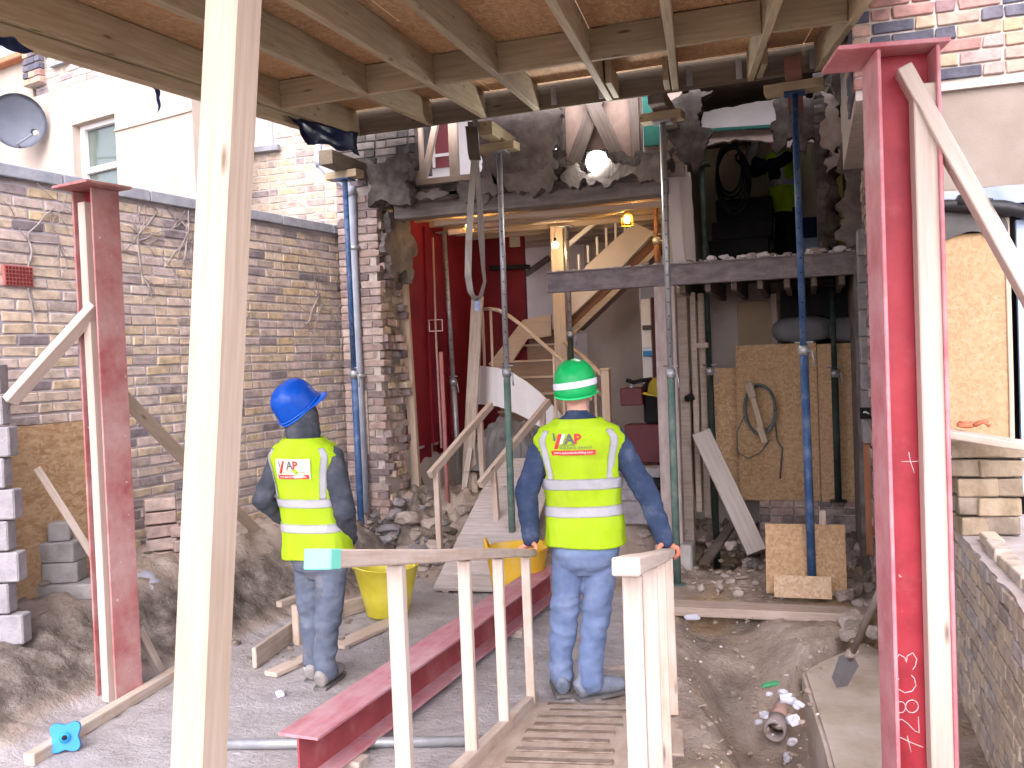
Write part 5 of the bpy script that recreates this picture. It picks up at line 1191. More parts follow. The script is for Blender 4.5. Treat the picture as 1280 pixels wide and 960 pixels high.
def helmet(parent, c, R, yaw, tilt, m, brimw=.05, name='helmet', ridge=True, roll=0, sc=1.0):
    """hard hat: shell, brim/peak, ridge; local -Y is the front? local +Y is the front"""
    M = Matrix.Translation(c) @ Matrix.Rotation(yaw, 4, 'Z') @ Matrix.Rotation(tilt, 4, 'X') @ Matrix.Rotation(roll, 4, 'Y') @ Matrix.Scale(sc, 4)
    bm = bmesh.new(); nu, nv = 36, 12; grid = []
    for j in range(nv+1):
        t = j/nv; ph = t*pi/2*1.0
        ring = []
        for k in range(nu):
            a = 2*pi*k/nu; rx, ry = .112, .138
            rr = sin(ph)**.78; z = .132*max(0, cos(ph))**.9
            x, y = rx*rr*cos(a), ry*rr*sin(a)
            if ridge: z += (.006*math.exp(-(x/.018)**2) + .003*math.exp(-((abs(x)-.05)/.012)**2))*(1-t)**.3*(1 if t < .85 else 0)
            bk = max(0, -sin(a))
            if j == nv: x *= 1.025; y *= 1.02; z = -.05-.018*bk
            elif j == nv-1: x *= .998; z = -.022-.008*bk
            ring.append(bm.verts.new((x, y, z)) if j else None)
        if j == 0: ring = [bm.verts.new((0, 0, .136))]
        grid.append(ring)
    for k in range(nu): bm.faces.new((grid[0][0], grid[1][k], grid[1][(k+1) % nu]))
    for a, b in zip(grid[1:], grid[2:]):
        for k in range(nu): bm.faces.new((a[k], b[k], b[(k+1) % nu], a[(k+1) % nu]))
    bmesh.ops.solidify(bm, geom=list(bm.faces), thickness=-.003)
    h = bmobj(name, bm, m, parent, M, True)
    # peak in front, narrow rim elsewhere
    bm = bmesh.new(); prev = None
    for k in range(nu+1):
        a = 2*pi*k/nu; s = max(0, sin(a)); wdt = .002+brimw*s**1.6
        x, y = .113*cos(a), .140*sin(a); n = V((cos(a), sin(a), 0))
        bk = .018*max(0, -sin(a)); i0 = bm.verts.new((x, y, -.042-bk)); i1 = bm.verts.new((x+n.x*wdt, y+n.y*wdt, -.047-.012*s-bk)); i2 = bm.verts.new((x+n.x*wdt, y+n.y*wdt, -.053-.012*s-bk)); i3 = bm.verts.new((x, y, -.052-bk))
        if prev:
            for q in range(4): bm.faces.new((prev[q], prev[(q+1) % 4], (i0, i1, i2, i3)[(q+1) % 4], (i0, i1, i2, i3)[q]))
        prev = (i0, i1, i2, i3)
    bmobj('peak', bm, m, h, M, True)
    return h, M
YH = mat('yellow_helmet_plastic', [(.50, .40, .05), (.56, .45, .07)], 4, rough=.4, bump=0)
yh, _ = helmet(None, PY(826, 488, 9.3), .12, 1.2, .2, YH); tag(yh, 'yellow hard hat hanging behind the pinkish post', 'helmet')
# upper room clutter
BXZ = 2.605
for i, (px0, px1, yt_) in enumerate(((886, 960, 300), (890, 965, 278), (896, 966, 250))):
    a, b = PY(px0, 300, 10.35-.0*i).x, PY(px1, 300, 10.35).x; z0 = BXZ if i == 0 else PY(900, (300, 278)[i-1], 10.35).z
    o = box('black_crate', (a, 10.35, z0+.001), (b, 10.75, PY(900, yt_, 10.35).z), BLACK, None, .01); tag(o, ('widest black crate at the bottom of the stack in the upper room', 'middle black crate of the stack in the upper room', 'top black crate of the stack in the upper room')[i], 'crate')
RUB = mat('black_hose_rubber', [(.012, .011, .011), (.03, .027, .026)], 6, rough=.6)
hz = PY(912, 210, 10.3); ho = thing('hose_coil', 'coil of dark hose hung on the cream wall above the black crates', 'hose', hz)
for i in range(5):
    tube('hose_turn', [V((hz.x+(.13+.012*i)*cos(2*pi*k/24)+.01*i, 10.3-.02*i, hz.z+(.27+.02*i)*sin(2*pi*k/24)-.04*i)) for k in range(25)], .014, RUB, ho, 7)
tube('hose_end', [hz+V((-.14, 0, -.1)), hz+V((-.08, -.05, -.35)), hz+V((0, -.05, -.5))], .014, RUB, ho, 7)
NAV = mat('navy_panel', [(.01, .02, .07), (.015, .03, .09)], 3)
cpn = thing('navy_cabinet', 'navy cabinet with a pale blue foot against the olive wall', 'cabinet', PY(1021, 312, 10.9))
box('cabinet_body', (PY(1003, 280, 10.9).x, 10.9, PY(1020, 296, 10.9).z), (PY(1038, 280, 10.9).x, 11.1, PY(1020, 271, 10.9).z), NAV, cpn); box('cabinet_foot', (PY(1003, 280, 10.9).x, 10.92, 2.602), (PY(1038, 280, 10.9).x, 11.1, PY(1020, 296, 10.9).z-.001), BLUEP, cpn)
timber('door_post', V((PY(1041, 250, 9.2).x, 9.2, 2.6)), V((PY(1041, 250, 9.2).x, 9.2, 3.75)), .06, .06, BLACK, house, up=V((0, 1, 0)))
timber('yellow_jamb', V((PY(1049, 250, 9.2).x, 9.22, 2.6)), V((PY(1049, 250, 9.2).x, 9.22, 3.7)), .07, .05, mat('ochre_timber', [(.22, .15, .04), (.28, .2, .06)], 4), house, up=V((0, 1, 0)))
# ================================================================ FOOTBRIDGE WITH HANDRAILS
P3, P4 = D(622, 912, 4.12), D(657, 878, 4.92)
rd = (P4-P3).normalized(); cr = V((rd.y, -rd.x, 0)).normalized(); rn = cr.cross(rd).normalized()
if rn.z < 0: rn = -rn
fb = thing('footbridge', 'sloping plywood footbridge with grip battens and pale timber handrails', 'footbridge', P4)
K0 = P4+rd*.0      # kerb line runs through K0 along rd
k0 = .16; W_ = .66
sheetM = mat('muddy_plywood', [(.34, .25, .18), (.45, .35, .275), (.52, .43, .36)], 3, (1, 6, 6), rough=.9, bump=.25, bscale=20, dust=((.55, .48, .43), .3, 4))
A0, A1 = -3.4, .02
def rp(s, c, n=0): return K0+rd*s+cr*c+rn*n
bmobj('plywood_deck', box_bm(A0, A1, -W_-.045, -.045, -.018, 0, .002, 10, .006), sheetM, fb, frame(K0, rd, rn))
if frame(K0, rd, rn).col[1].xyz.dot(cr) > 0: raise RuntimeError('ramp side')
bmobj('far_plywood', box_bm(-.55, .75, -W_-.16, -.10, -.06, -.045, .002), sheetM, fb, frame(K0+UZ*.02, V((rd.x, rd.y, -.02)).normalized(), UZ))
timber('kerb', rp(A0, .04, .02), rp(.06, .04, .02), .045, .06, PINE_M, fb, up=rn)
timber('side_bearer', rp(A0, .06, -.08), rp(-.05, .06, -.05), .05, .10, DUSTW, fb, up=rn); timber('side_bearer', rp(A0, W_, -.08), rp(-.05, W_, -.05), .05, .10, DUSTW, fb, up=rn)
for s in (-.9, -1.9): timber('cross_bearer', rp(s, -.02, -.17), rp(s, W_+.16, -.17), .07, .07, PINE_M, fb)
BAT = mat('muddy_grip_batten', [(.14, .095, .065), (.21, .155, .115), (.29, .23, .185)], 14, rough=1, bump=.5, dust=((.5, .42, .36), .35, 9))
for i in range(17):
    s = -.06-.20*i+.02*rng.random(); timber('grip_batten', rp(s, .12+.05*rng.random(), .002), rp(s+.01, W_-.09-.06*rng.random(), .002), .075, .008, BAT, fb, up=rn, cuts=6, jit=.006)
# left handrail
ra, rb = D(397, 699, 2.02), D(664, 690.5, 4.98)
lr = timber('handrail', ra, rb, .06, .042, PINE_M, fb, cuts=5)
rdir = (rb-ra).normalized()
TEAL = mat('teal_paint', [(.13, .55, .42), (.18, .62, .48)], 5, rough=.6)
bmobj('painted_end', box_bm(-.002, .062, -.0315, .0315, -.0225, .0225, .002), TEAL, lr, frame(ra, rdir))
for px in (495, 580, 622.5, 657):
    best = min(((abs(proj(ra+(rb-ra)*(i/300))[0]-px), i) for i in range(301)))[1]; t = ra+(rb-ra)*(best/300)
    s = (t-K0).dot(V((rd.x, rd.y, 0)).normalized())/V((rd.x, rd.y, 0)).length
    foot = V((t.x, t.y, (K0+rd*s).z-.06)); timber('post', foot, t-UZ*.021, .045, .045, PINE_W if px < 500 else PINE_M, fb, up=cr)
# right handrail
qa, qb = D(782, 709, 2.2), D(836, 691, 4.8)
timber('handrail', qa, qb, .068, .044, PINE_W, fb, cuts=5)
for t in (.07, .36, .62, .95):
    p = qa+(qb-qa)*t; s = (p-K0).dot(V((rd.x, rd.y, 0)).normalized())/V((rd.x, rd.y, 0)).length
    q = p+R0*.0; timber('post', V((q.x, q.y, max(gz(q), (K0+rd*s).z-.25))), q-UZ*.022, .06, .05, PINE_W if t < .5 else PINE_M, fb, up=cr)
# ---- sloping board ramp into the house with its own rails
rs, re = G(585, 738, .03), PY(655, 580, 8.75)
br_ = thing('board_ramp', 'sloping board ramp with pine handrails leading up into the house', 'ramp', rs)
rdir2 = (re-rs).normalized(); rc2 = V((rdir2.y, -rdir2.x, 0)).normalized(); rn2 = rc2.cross(rdir2); 
if rn2.z < 0: rn2 = -rn2
BW = mat('scuffed_ramp_board', [(.36, .31, .29), (.46, .41, .385), (.54, .49, .46)], 4, (1, 9, 9), rough=.9, bump=.25, bscale=20, rnd=.07, dust=((.42, .33, .26), .22, 6))
L2 = (re-rs).length+.1
n = 11
for i in range(n):
    s = L2*(i+.5)/n; c = rs+rdir2*s; timber('ramp_board', c-rc2*.30, c+rc2*.36, L2/n-.006, .03, BW, br_, up=rn2)
for c in (-.2, .26): timber('ramp_bearer', rs+rc2*c-rn2*.06, rs+rdir2*L2+rc2*c-rn2*.06, .05, .09, DUSTW, br_, up=rn2)
def rail2(a, b, foots):
    timber('handrail', a, b, .05, .07, PINE_M, br_)
    for t, f in foots: timber('post', f, a+(b-a)*t-UZ*.03, .05, .06, PINE_M, br_, up=V((0, 1, 0)))
h0, h1 = PY(537, 594, 7.75), PY(614, 506, 8.75); rail2(h0, h1, ((.1, V(PY(550, 686, 7.8))), (.8, V(PY(604, 600, 8.6)))))
h0, h1 = PY(600, 606, 7.65), PY(686, 502, 8.75); rail2(h0, h1, ((.18, V(PY(624, 690, 7.75))), (.9, V(PY(680, 590, 8.65)))))
# ================================================================ RED I BEAM ON THE GROUND
ia = D(372, 919, 4.0); idv = ray(1093, 470); idv.z = 0; idv.normalize()
zt_ = .255; ia = G(372, 919, zt_); ib = thing('red_steel_beam', 'long red primed steel beam lying on the ground behind the footbridge rail', 'steel beam', V((ia.x, ia.y, .03)))
ibeam(ib, V((ia.x, ia.y, .04)), idv, 3.35, zt_-.04, .205, .014, .011, mat('red_beam_side', [(.25, .045, .05), (.31, .065, .07), (.36, .10, .10)], 5, rough=.7, bump=.08, dust=((.46, .27, .26), .2, 5)), mt=mat('worn_red_flange', [(.36, .12, .14), (.42, .17, .195), (.47, .24, .26)], 5, (.8, 4, 1), rough=.65, bump=.08, dust=((.48, .37, .37), .4, 3), speck=((.62, .5, .5), -.25, 30)))
for s in (.3, 2.4): 
    c = V((ia.x, ia.y, 0))+idv*s; box('packing_block', (c.x-.14, c.y-.05, -.01), (c.x+.14, c.y+.05, .039), DUSTW, ib)
# grey scaffold tube with yellow cap
ta, tb = G(240, 931, .03), G(607, 926, .03)
sc_ = thing('scaffold_tube', 'galvanised scaffold tube with yellow end cap lying across the slab', 'tube', ta)
tube('tube', [ta, tb], .0245, GALV, sc_, 16); tube('end_cap', [tb, tb+(tb-ta).normalized()*.035], .028, mat('yellow_cap', [(.65, .5, .06)], 3), sc_, 16)
# blue star shaped plastic spacer
bsp = onground(83, 940); bsM = Matrix.Translation(bsp+UZ*.075) @ Matrix.Rotation(sightrot(83)-.2, 4, 'Z') @ Matrix.Rotation(radians(-14), 4, 'X')
BSM = mat('bright_blue_plastic', [(.02, .20, .58), (.03, .26, .68)], 5, rough=.45, bump=.05)
poly = []
for k in range(32):
    a = 2*pi*k/32; r_ = .066*(1-.20*cos(4*a))
    poly.append((r_*cos(a)*1.12, r_*sin(a)*1.12))
sp_o = thing('plastic_prop_foot', 'bright blue star shaped plastic foot plate on the edge of the slab', 'plastic foot', bsp)
prism('star_plate', poly, -.014, .014, BSM, sp_o, bsM, .002)
tube('hub', [bsM @ V((0, -.026, 0)), bsM @ V((0, .02, 0))], [.026, .028], BSM, sp_o, 16); tube('hub_hole', [bsM @ V((0, -.0275, 0)), bsM @ V((0, -.0262, 0))], .013, BLACK, sp_o, 12)
# ================================================================ BUCKETS
def bucket(base, r0, r1, h, m, label, wob=.01):
    o = thing('rubble_bucket', label, 'bucket', base)
    bm = bmesh.new(); n = 40; prof = [(0, 0), (r0*.93, 0), (r0, .012), (r0+(r1-r0)*.5, h*.5), (r1, h*.96), (r1+.014, h*.985), (r1+.012, h), (r1-.006, h), (r0+(r1-r0)*.5-.007, h*.5), (r0-.008, .02), (0, .018)]
    rows = []
    for r_, z in prof:
        rows.append([bm.verts.new((r_*cos(2*pi*k/n)*(1+wob*3*(z/h)*sin(4*pi*k/n+1)), r_*sin(2*pi*k/n)*(1+wob*2*(z/h)*sin(6*pi*k/n)), z+wob*.8*(z/h)*sin(4*pi*k/n))) for k in range(n)] if r_ else [bm.verts.new((0, 0, z))])
    for a, b in zip(rows, rows[1:]):
        for k in range(n):
            if len(a) == 1: bm.faces.new((a[0], b[(k+1) % n], b[k]))
            elif len(b) == 1: bm.faces.new((a[k], a[(k+1) % n], b[0]))
            else: bm.faces.new((a[k], a[(k+1) % n], b[(k+1) % n], b[k]))
    bmesh.ops.recalc_face_normals(bm, faces=bm.faces)
    bmobj('tub', bm, m, o, Matrix.Translation(base), True)
    for s in (-1, 1):
        a0 = .3+(pi if s < 0 else 0); pts = []
        for i in range(9):
            a = a0-.42+.84*i/8; zz = h-.01+.07*sin(pi*i/8); pts.append(base+V(((r1+.005)*cos(a), (r1+.005)*sin(a), zz)))
        tube('handle', pts, .013, m, o, 8)
YB = mat('yellow_bucket_rubber', [(.52, .44, .03), (.62, .53, .05), (.66, .58, .10)], 5, rough=.55, bump=.05, dust=((.62, .56, .42), .2, 5))
OB = mat('orange_yellow_bucket_rubber', [(.58, .33, .02), (.66, .40, .03), (.7, .46, .08)], 5, rough=.55, bump=.05, dust=((.6, .48, .33), .2, 5))
bb = G(485, 768, .01); bucket(bb, .155, .235, .38, YB, 'yellow rubber tub of the greener shade behind the men, beyond the blue helmet')
bb2 = G(648, 750, .01); bucket(bb2, .185, .235, .42, OB, 'orange yellow rubber tub behind the handrail beside the green helmet')
# ================================================================ LEFT HAND SIDE BITS
tag(timber('slab_edge_batten', onground(36, 958)+UZ*.03, onground(300, 798)+UZ*.03, .06, .06, PINE_M, None), 'long pale batten along the edge of the concrete slab', 'timber')
tag(tube('clay_pipe', [onground(268, 798)+UZ*.04, onground(330, 762)+UZ*.05, onground(385, 733)+UZ*.05], .055, mat('dusty_clay_pipe', [(.30, .22, .18), (.40, .31, .27), (.46, .38, .34)], 6, rough=.9, bump=.3), None, 14), 'dusty brown drain pipe lying at the foot of the soil bank', 'pipe')
tag(timber('kerb_board', onground(262, 812)+UZ*.02, onground(392, 742)+UZ*.02, .04, .05, DUSTW, None), 'dusty kerb board lying beside the brown drain pipe', 'timber')
fw_ = thing('slab_formwork', 'low box of rough formwork boards let into the slab by the blue helmet', 'formwork', onground(350, 825))
def fm(a, b, w_, h_, m=DUSTW): timber('form_board', a+UZ*h_/2, b+UZ*h_/2, w_, h_, m, fw_)
fm(onground(318, 836), onground(372, 796), .03, .13); fm(onground(372, 796), onground(425, 776), .03, .14); fm(onground(338, 846), onground(392, 822), .10, .03, PINE_M); 
timber('stake', onground(372, 806), onground(372, 806)+UZ*.27, .05, .04, PINE_M, fw_, up=V((0, 1, 0))); timber('stake', onground(350, 795)+UZ*.22, onground(396, 775)+UZ*.22, .05, .04, DUSTW, fw_)
tag(timber('plank', onground(420, 812)+UZ*.02, onground(492, 780)+UZ*.02, .14, .025, PINE_M, None), 'short split plank on the ground in front of the greener tub', 'timber')
tag(timber('plank', onground(415, 775)+UZ*.06, onground(470, 760)+UZ*.06, .05, .11, DUSTW, None), 'upright board edge on the slab behind the blue helmet', 'timber')
# OSB sheet leaning on the wall, thin batten against it
o0, o1 = D(10, 800, 5.62), D(162, 792, 6.5)
tag(sheet('osb_board', V((o0.x, o0.y, .1)), V((o1.x-o0.x, o1.y-o0.y, 0)), V((-.06*WN.x, -.06*WN.y, 1)), (V((o1.x-o0.x, o1.y-o0.y, 0))).length, 1.46, .018, OSB, None, 2, 2), 'strand board leaning on the boundary wall behind the dusty red column', 'board')
tag(timber('thin_batten', D(46, 585, 5.5), D(118, 698, 5.7), .03, .045, DUSTW, None), 'thin weathered batten leaning across the strand board', 'timber')
# toothed block wall at the very left
tb_ = D(4, 800, 5.3); tbw = thing('toothed_block_wall', 'toothed end of a grey concrete block wall beside the slab', 'wall', V((tb_.x, tb_.y, 0)))
for i in range(11):
    z = -.02+i*.18; p = D((26, 15, 30, 14, 28, 17, 27, 16, 25, 18, 17)[i], 700, 5.3)
    bmobj('block', box_bm(-.44, 0, -.05, .05, 0, .172, .008, 2, .006), BLOCK, tbw, Matrix.Translation((p.x, p.y, z)) @ Matrix.Rotation(YAW, 4, 'Z'))
def blk(p, s, rot, label, m=BLOCK, name='concrete_block', tilt=0):
    o = bmobj(name, box_bm(-s[0]/2, s[0]/2, -s[1]/2, s[1]/2, 0, s[2], .008, 2, .006), m, None, Matrix.Translation(p) @ Matrix.Rotation(rot, 4, 'Z') @ Matrix.Rotation(tilt, 4, 'Y')); return tag(o, label, 'block')
b0 = D(96, 768, 5.95); b0.z = max(b0.z, gz(b0)-.02)
blk(b0, (.42, .2, .1), YAW, 'bottom block of the small pile in front of the leaning strand board', DBLK := mat('damp_block', [(.22, .20, .19), (.30, .28, .27), (.36, .34, .33)], 10, rough=1, bump=.6, bscale=60))
blk(b0+V((-.08, 0, .102)), (.22, .18, .13), YAW+.1, 'second block of the small pile in front of the leaning strand board', DBLK); blk(b0+V((-.09, 0, .234)), (.24, .18, .13), YAW-.06, 'third block of the small pile in front of the leaning strand board', DBLK); blk(b0+V((-.10, 0, .366)), (.13, .12, .12), YAW+.3, 'smallest block on top of the pile before the strand board', DBLK)
p = onground(50, 826); blk(p, (.14, .12, .19), YAW+.2, 'single upright grey block on the soil bank beside the toothed wall')
p = onground(70, 788); blk(p+UZ*.02, (.40, .16, .07), YAW+.1, 'mossy flat block under the small block pile', mat('mossy_block', [(.16, .15, .08), (.24, .21, .13)], 8, rough=1, bump=.6))
# loose brick stack on the bank
k = 0
for j in range(6):
    for q in range(2 if j < 4 else 1):
        p = D(205+q*32-j*1.0, 712-j*16.5, 6.75+.05*q); me = brick_mesh(BRICKP, .215, .065, .1, (6, 7, 8, 9, 12, 13)[(j*2+q) % 6]); ob = bpy.data.objects.new('loose_brick', me); COL.objects.link(ob)
        place(ob, Matrix.Translation(p) @ Matrix.Rotation(YAW+.5+(rng.random()-.5)*.5, 4, 'Z') @ Matrix.Rotation((rng.random()-.5)*.12, 4, 'Y') @ Matrix.Diagonal((1.02, 1.2, 1.25, 1)))
        tag(ob, 'dusty pink brick in the loose stack on the bank beside the leaning post', 'brick', 'loose brick stack on the soil bank'); k += 1
for i in range(16):
    p = onground(318+i*4.5+rng.random()*6, 668-rng.random()*26); me = brick_mesh(BRICKP, .215, .065, .1, (6, 7, 8, 9, 12, 13)[i % 6]); ob = bpy.data.objects.new('loose_brick', me); COL.objects.link(ob)
    place(ob, Matrix.Translation(p+UZ*(.03+.06*(i % 3))) @ Matrix.Rotation(rng.random()*3, 4, 'Z') @ Matrix.Rotation((rng.random()-.5)*.5, 4, 'Y') @ Matrix.Diagonal((1, 1.2, 1.2, 1)))
    tag(ob, 'dusty brick tumbled at the foot of the boundary wall behind the raking brace', 'brick', 'tumbled bricks at the wall foot')
GB = mat('grey_rubble_bag', [(.20, .20, .23), (.28, .28, .32), (.36, .36, .40)], 5, rough=.7, bump=.4, bscale=12)
for i, (px, py, s) in enumerate(((178, 742, .34), (200, 728, .28))):
    bm = bmesh.new(); bmesh.ops.create_icosphere(bm, subdivisions=3, radius=.5)
    for v in bm.verts: c = v.co.copy(); c += noise.noise_vector(c*3+V((i*4, 0, 0)))*.16+noise.noise_vector(c*9)*.05; v.co = V((c.x*s, c.y*s*.9, max(-.22, c.z)*s*.8))
    p = D(px, py, 6.3+.2*i); tag(bmobj('rubble_bag', bm, GB, None, Matrix.Translation(p), True), ('slumped grey rubble bag beside the dusty red column', 'smaller grey rubble bag beside the loose brick stack')[i], 'bag')
# ================================================================ RIGHT HAND SIDE BITS
sl0, sl1 = G(806, 757, .02), G(1086, 768, .02)
tag(timber('sleeper', V((sl0.x, sl0.y, .015)), V((sl1.x, sl1.y, .01)), .2, .065, mat('dusty_sleeper', [(.30, .22, .17), (.40, .31, .255), (.48, .40, .35)], 3, (1, 12, 12), rough=.9, bump=.25, dust=(DUST, .3, 5)), None), 'long dusty sleeper laid across the mouth of the pit', 'timber')
tag(timber('plank', PY(876, 540, 8.3), PY(946, 690, 8.0), .17, .035, mat('grey_weathered_plank', [(.34, .29, .25), (.42, .37, .33), (.48, .43, .39)], 3, (1, 12, 12), rough=.9, bump=.2), None, up=V((.3, -1, .2))), 'grey weathered plank leaning across the pit', 'timber')
tag(timber('plank', PY(880, 705, 7.9), PY(915, 655, 8.7), .09, .03, DARKW, None), 'dark short board lying in the pit', 'timber')
o0 = G(958, 738, .05); o1 = G(1056, 735, .05)
tag(sheet('osb_board', V((o0.x, o0.y, .03)), V((1, 0, 0)), V((0, .25, 1)), (o1-o0).length*.98, .52, .018, OSB, None, 2, 2), 'small strand board offcut standing before the brick footing', 'board')
tag(sheet('osb_board', G(968, 745, .05)+V((0, -.03, 0)), V((1, 0, 0)), V((0, .3, 1)), .40, .16, .018, mat('pale_osb', [(.42, .28, .17), (.52, .37, .24), (.6, .45, .31)], 4, bump=.2, bscale=40, kind='osb'), None, 2, 2), 'low pale board offcut with faded print beside the blue prop foot', 'board')
tag(timber('short_stud', G(1031, 738, .05)+V((0, -.0, 0)), G(1031, 738, .05)+V((.0, .12, .58)), .05, .03, DUSTW, None, up=V((0, -1, 0))), 'short grey stud leaning on the small strand board', 'timber')
# concrete footing beside the trench
ftz = -.08
poly_px = [(1003, 838), (1040, 965), (1150, 990), (1118, 820), (1080, 800)]
pts = [G(a, b, ftz) for a, b in poly_px]; c0 = pts[0]
bm = bmesh.new(); top = [bm.verts.new(p-c0) for p in pts]; bot = [bm.verts.new(p-c0-UZ*.6+(R0*-.06 if i < 2 else V((0, 0, 0)))) for i, p in enumerate(pts)]
bm.faces.new(top); n = len(pts)
for i in range(n): bm.faces.new((top[i], bot[i], bot[(i+1) % n], top[(i+1) % n]))
bmesh.ops.recalc_face_normals(bm, faces=bm.faces); bmesh.ops.bevel(bm, geom=list(bm.edges), offset=.02, segments=2, affect='EDGES')
for f in list(bm.faces): 
    if len(f.verts) > 4: bmesh.ops.triangulate(bm, faces=[f])
bmesh.ops.subdivide_edges(bm, edges=list(bm.edges), cuts=3, use_grid_fill=True)
for v in bm.verts: v.co += noise.noise_vector(v.co*7)*.012
tag(bmobj('concrete_footing', bm, mat('sandy_concrete', [(.36, .29, .22), (.45, .38, .32), (.52, .46, .41)], 4, rough=.95, bump=.4, bscale=35, dust=((.42, .30, .15), .22, 3)), None, Matrix.Translation(c0)), 'sandy concrete footing block beside the trench', 'footing')
# spade standing against the red column
s0, s1 = G(1046, 860, -.06), D(1098, 742, 4.6)
sd = (s1-s0).normalized(); spd = thing('spade', 'mud caked spade leaning against the bright red column', 'spade', s0)
tube('shaft', [s0+sd*.3, s1, s1+sd*.25], .018, mat('muddy_ash_shaft', [(.20, .16, .13), (.32, .27, .23)], 8, (1, 1, 1), rough=.9, bump=.3), spd, 10)
bl_up = (CAM-s0); bmx = frame(s0, sd, bl_up)
poly = [(0, 0), (.06, -.045), (.27, -.055), (.32, -.025), (.34, 0), (.32, .025), (.27, .055), (.06, .045)]
bm = bmesh.new(); vt = [bm.verts.new((x, y, -.25*y*y*8)) for x, y in poly]; ce = bm.verts.new((.16, 0, .012))
for i in range(len(vt)): bm.faces.new((vt[i], vt[(i+1) % len(vt)], ce))
bmesh.ops.solidify(bm, geom=list(bm.faces), thickness=.004); bmobj('blade', bm, mat('muddy_spade_steel', [(.30, .30, .33), (.40, .40, .43)], 8, rough=.7, dust=((.45, .4, .36), .4, 10)), spd, bmx)
chunk('stuck_mud', s0+sd*.34+UZ*.01, .09, RUBBLE, spd, seed=4)
# broken drain pipe in the trench
d0 = G(968, 915, -.34); d1 = G(981, 874, -.30); dpp = thing('drain_pipe_stub', 'broken salmon clay drain pipe stub in the trench', 'pipe', d0)
CL = mat('salmon_clay', [(.42, .25, .2), (.5, .33, .28), (.52, .4, .36)], 8, rough=.8, bump=.2)
def ringpipe(name, a, b, r, th, m, parent):
    bm = bmesh.new(); ax = (b-a).normalized(); x = ax.cross(UZ).normalized(); y = ax.cross(x); n = 24; rows = []
    for p, rr_ in ((a, r), (b, r), (b, r-th), (a, r-th)): rows.append([bm.verts.new(p-a+x*rr_*cos(2*pi*k/n)+y*rr_*sin(2*pi*k/n)) for k in range(n)])
    for i in range(4):
        for k in range(n): bm.faces.new((rows[i][k], rows[i][(k+1) % n], rows[(i+1) % 4][(k+1) % n], rows[(i+1) % 4][k]))
    bmesh.ops.recalc_face_normals(bm, faces=bm.faces); return bmobj(name, bm, m, parent, Matrix.Translation(a), True)
ax = (d1-d0).normalized(); ringpipe('socket', d0, d0+ax*.13, .062, .012, mat('dusty_clay_socket', [(.30, .25, .24), (.4, .34, .33)], 8), dpp); ringpipe('barrel', d0+ax*.12, d0+ax*.36, .046, .01, CL, dpp)
p = onground(963, 862); gl2 = chunk('green_fragment', p+UZ*.03, (.15, .06, .04), mat('green_plastic_scrap', [(.05, .28, .12), (.09, .36, .17)], 5, rough=.6), None, seed=3, rot=.6); tag(gl2, 'green plastic scrap lying at the edge of the trench', 'scrap')
LW = mat('lilac_white_stone', [(.50, .50, .58), (.60, .60, .68), (.66, .66, .72)], 8, rough=.95, bump=.4)
for i, (px, py, s) in enumerate(((985, 878, .10), (978, 868, .06), (992, 905, .11), (955, 896, .06), (990, 930, .07), (985, 950, .08), (962, 870, .05), (998, 885, .09), (948, 905, .06))):
    p = onground(px, py); tag(chunk('pale_stone', p+UZ*s*.2, s, LW, None, seed=i), 'pale lilac stone lying in the trench round the broken drain pipe', 'stone', 'pale stones in the trench')
for i, (px, py, s) in enumerate(((865, 775, .13), (848, 760, .10), (895, 758, .08))):
    p = onground(px, py); tag(chunk('plaster_lump', p+UZ*s*.15, (s*1.2, s*.7, s*.35), LW, None, seed=i+3), ('large flat pale plaster lump in front of the long sleeper', 'rounded plaster lump on the left end of the long sleeper', 'small plaster lump against the long sleeper')[i], 'rubble')
for i, (px, py, s) in enumerate(((350, 870, .07), (398, 835, .11), (385, 838, .07))):
    p = onground(px, py); tag(chunk('pale_stone', p+UZ*s*.2, (s*1.2, s, s*.7), LW, None, seed=i+8), ('lone pale stone on the slab in front of the blue helmeted man', 'pale lump of plaster behind the ankle of the blue helmeted man', 'small pale lump beside the formwork')[i], 'stone')
# broken masonry at the foot of the pier, steps of rubble, countless grit
for i in range(95):
    t_ = rng.random(); x = -4.35+1.15*rng.random(); y = 7.55+.95*rng.random(); s = (.08+.22*rng.random()**2)*(1 if y > 7.8 else .6)
    p = V((x, y, ground_h(x, y)[0])); chunk('fallen_masonry', p+UZ*s*.1, (s*1.2, s, s*.75), RUBBLE if rng.random() < .7 else PILEB if rng.random() < .3 else BLOCK, house, seed=i*3+1)
for i in range(60):
    x = -3.0+1.9*rng.random(); y = 7.7+.9*rng.random(); s = .05+.13*rng.random()**2; p = V((x, y, ground_h(x, y)[0])); chunk('fallen_masonry', p+UZ*s*.1, (s*1.2, s, s*.7), RUBBLE, house, seed=i*5+2)
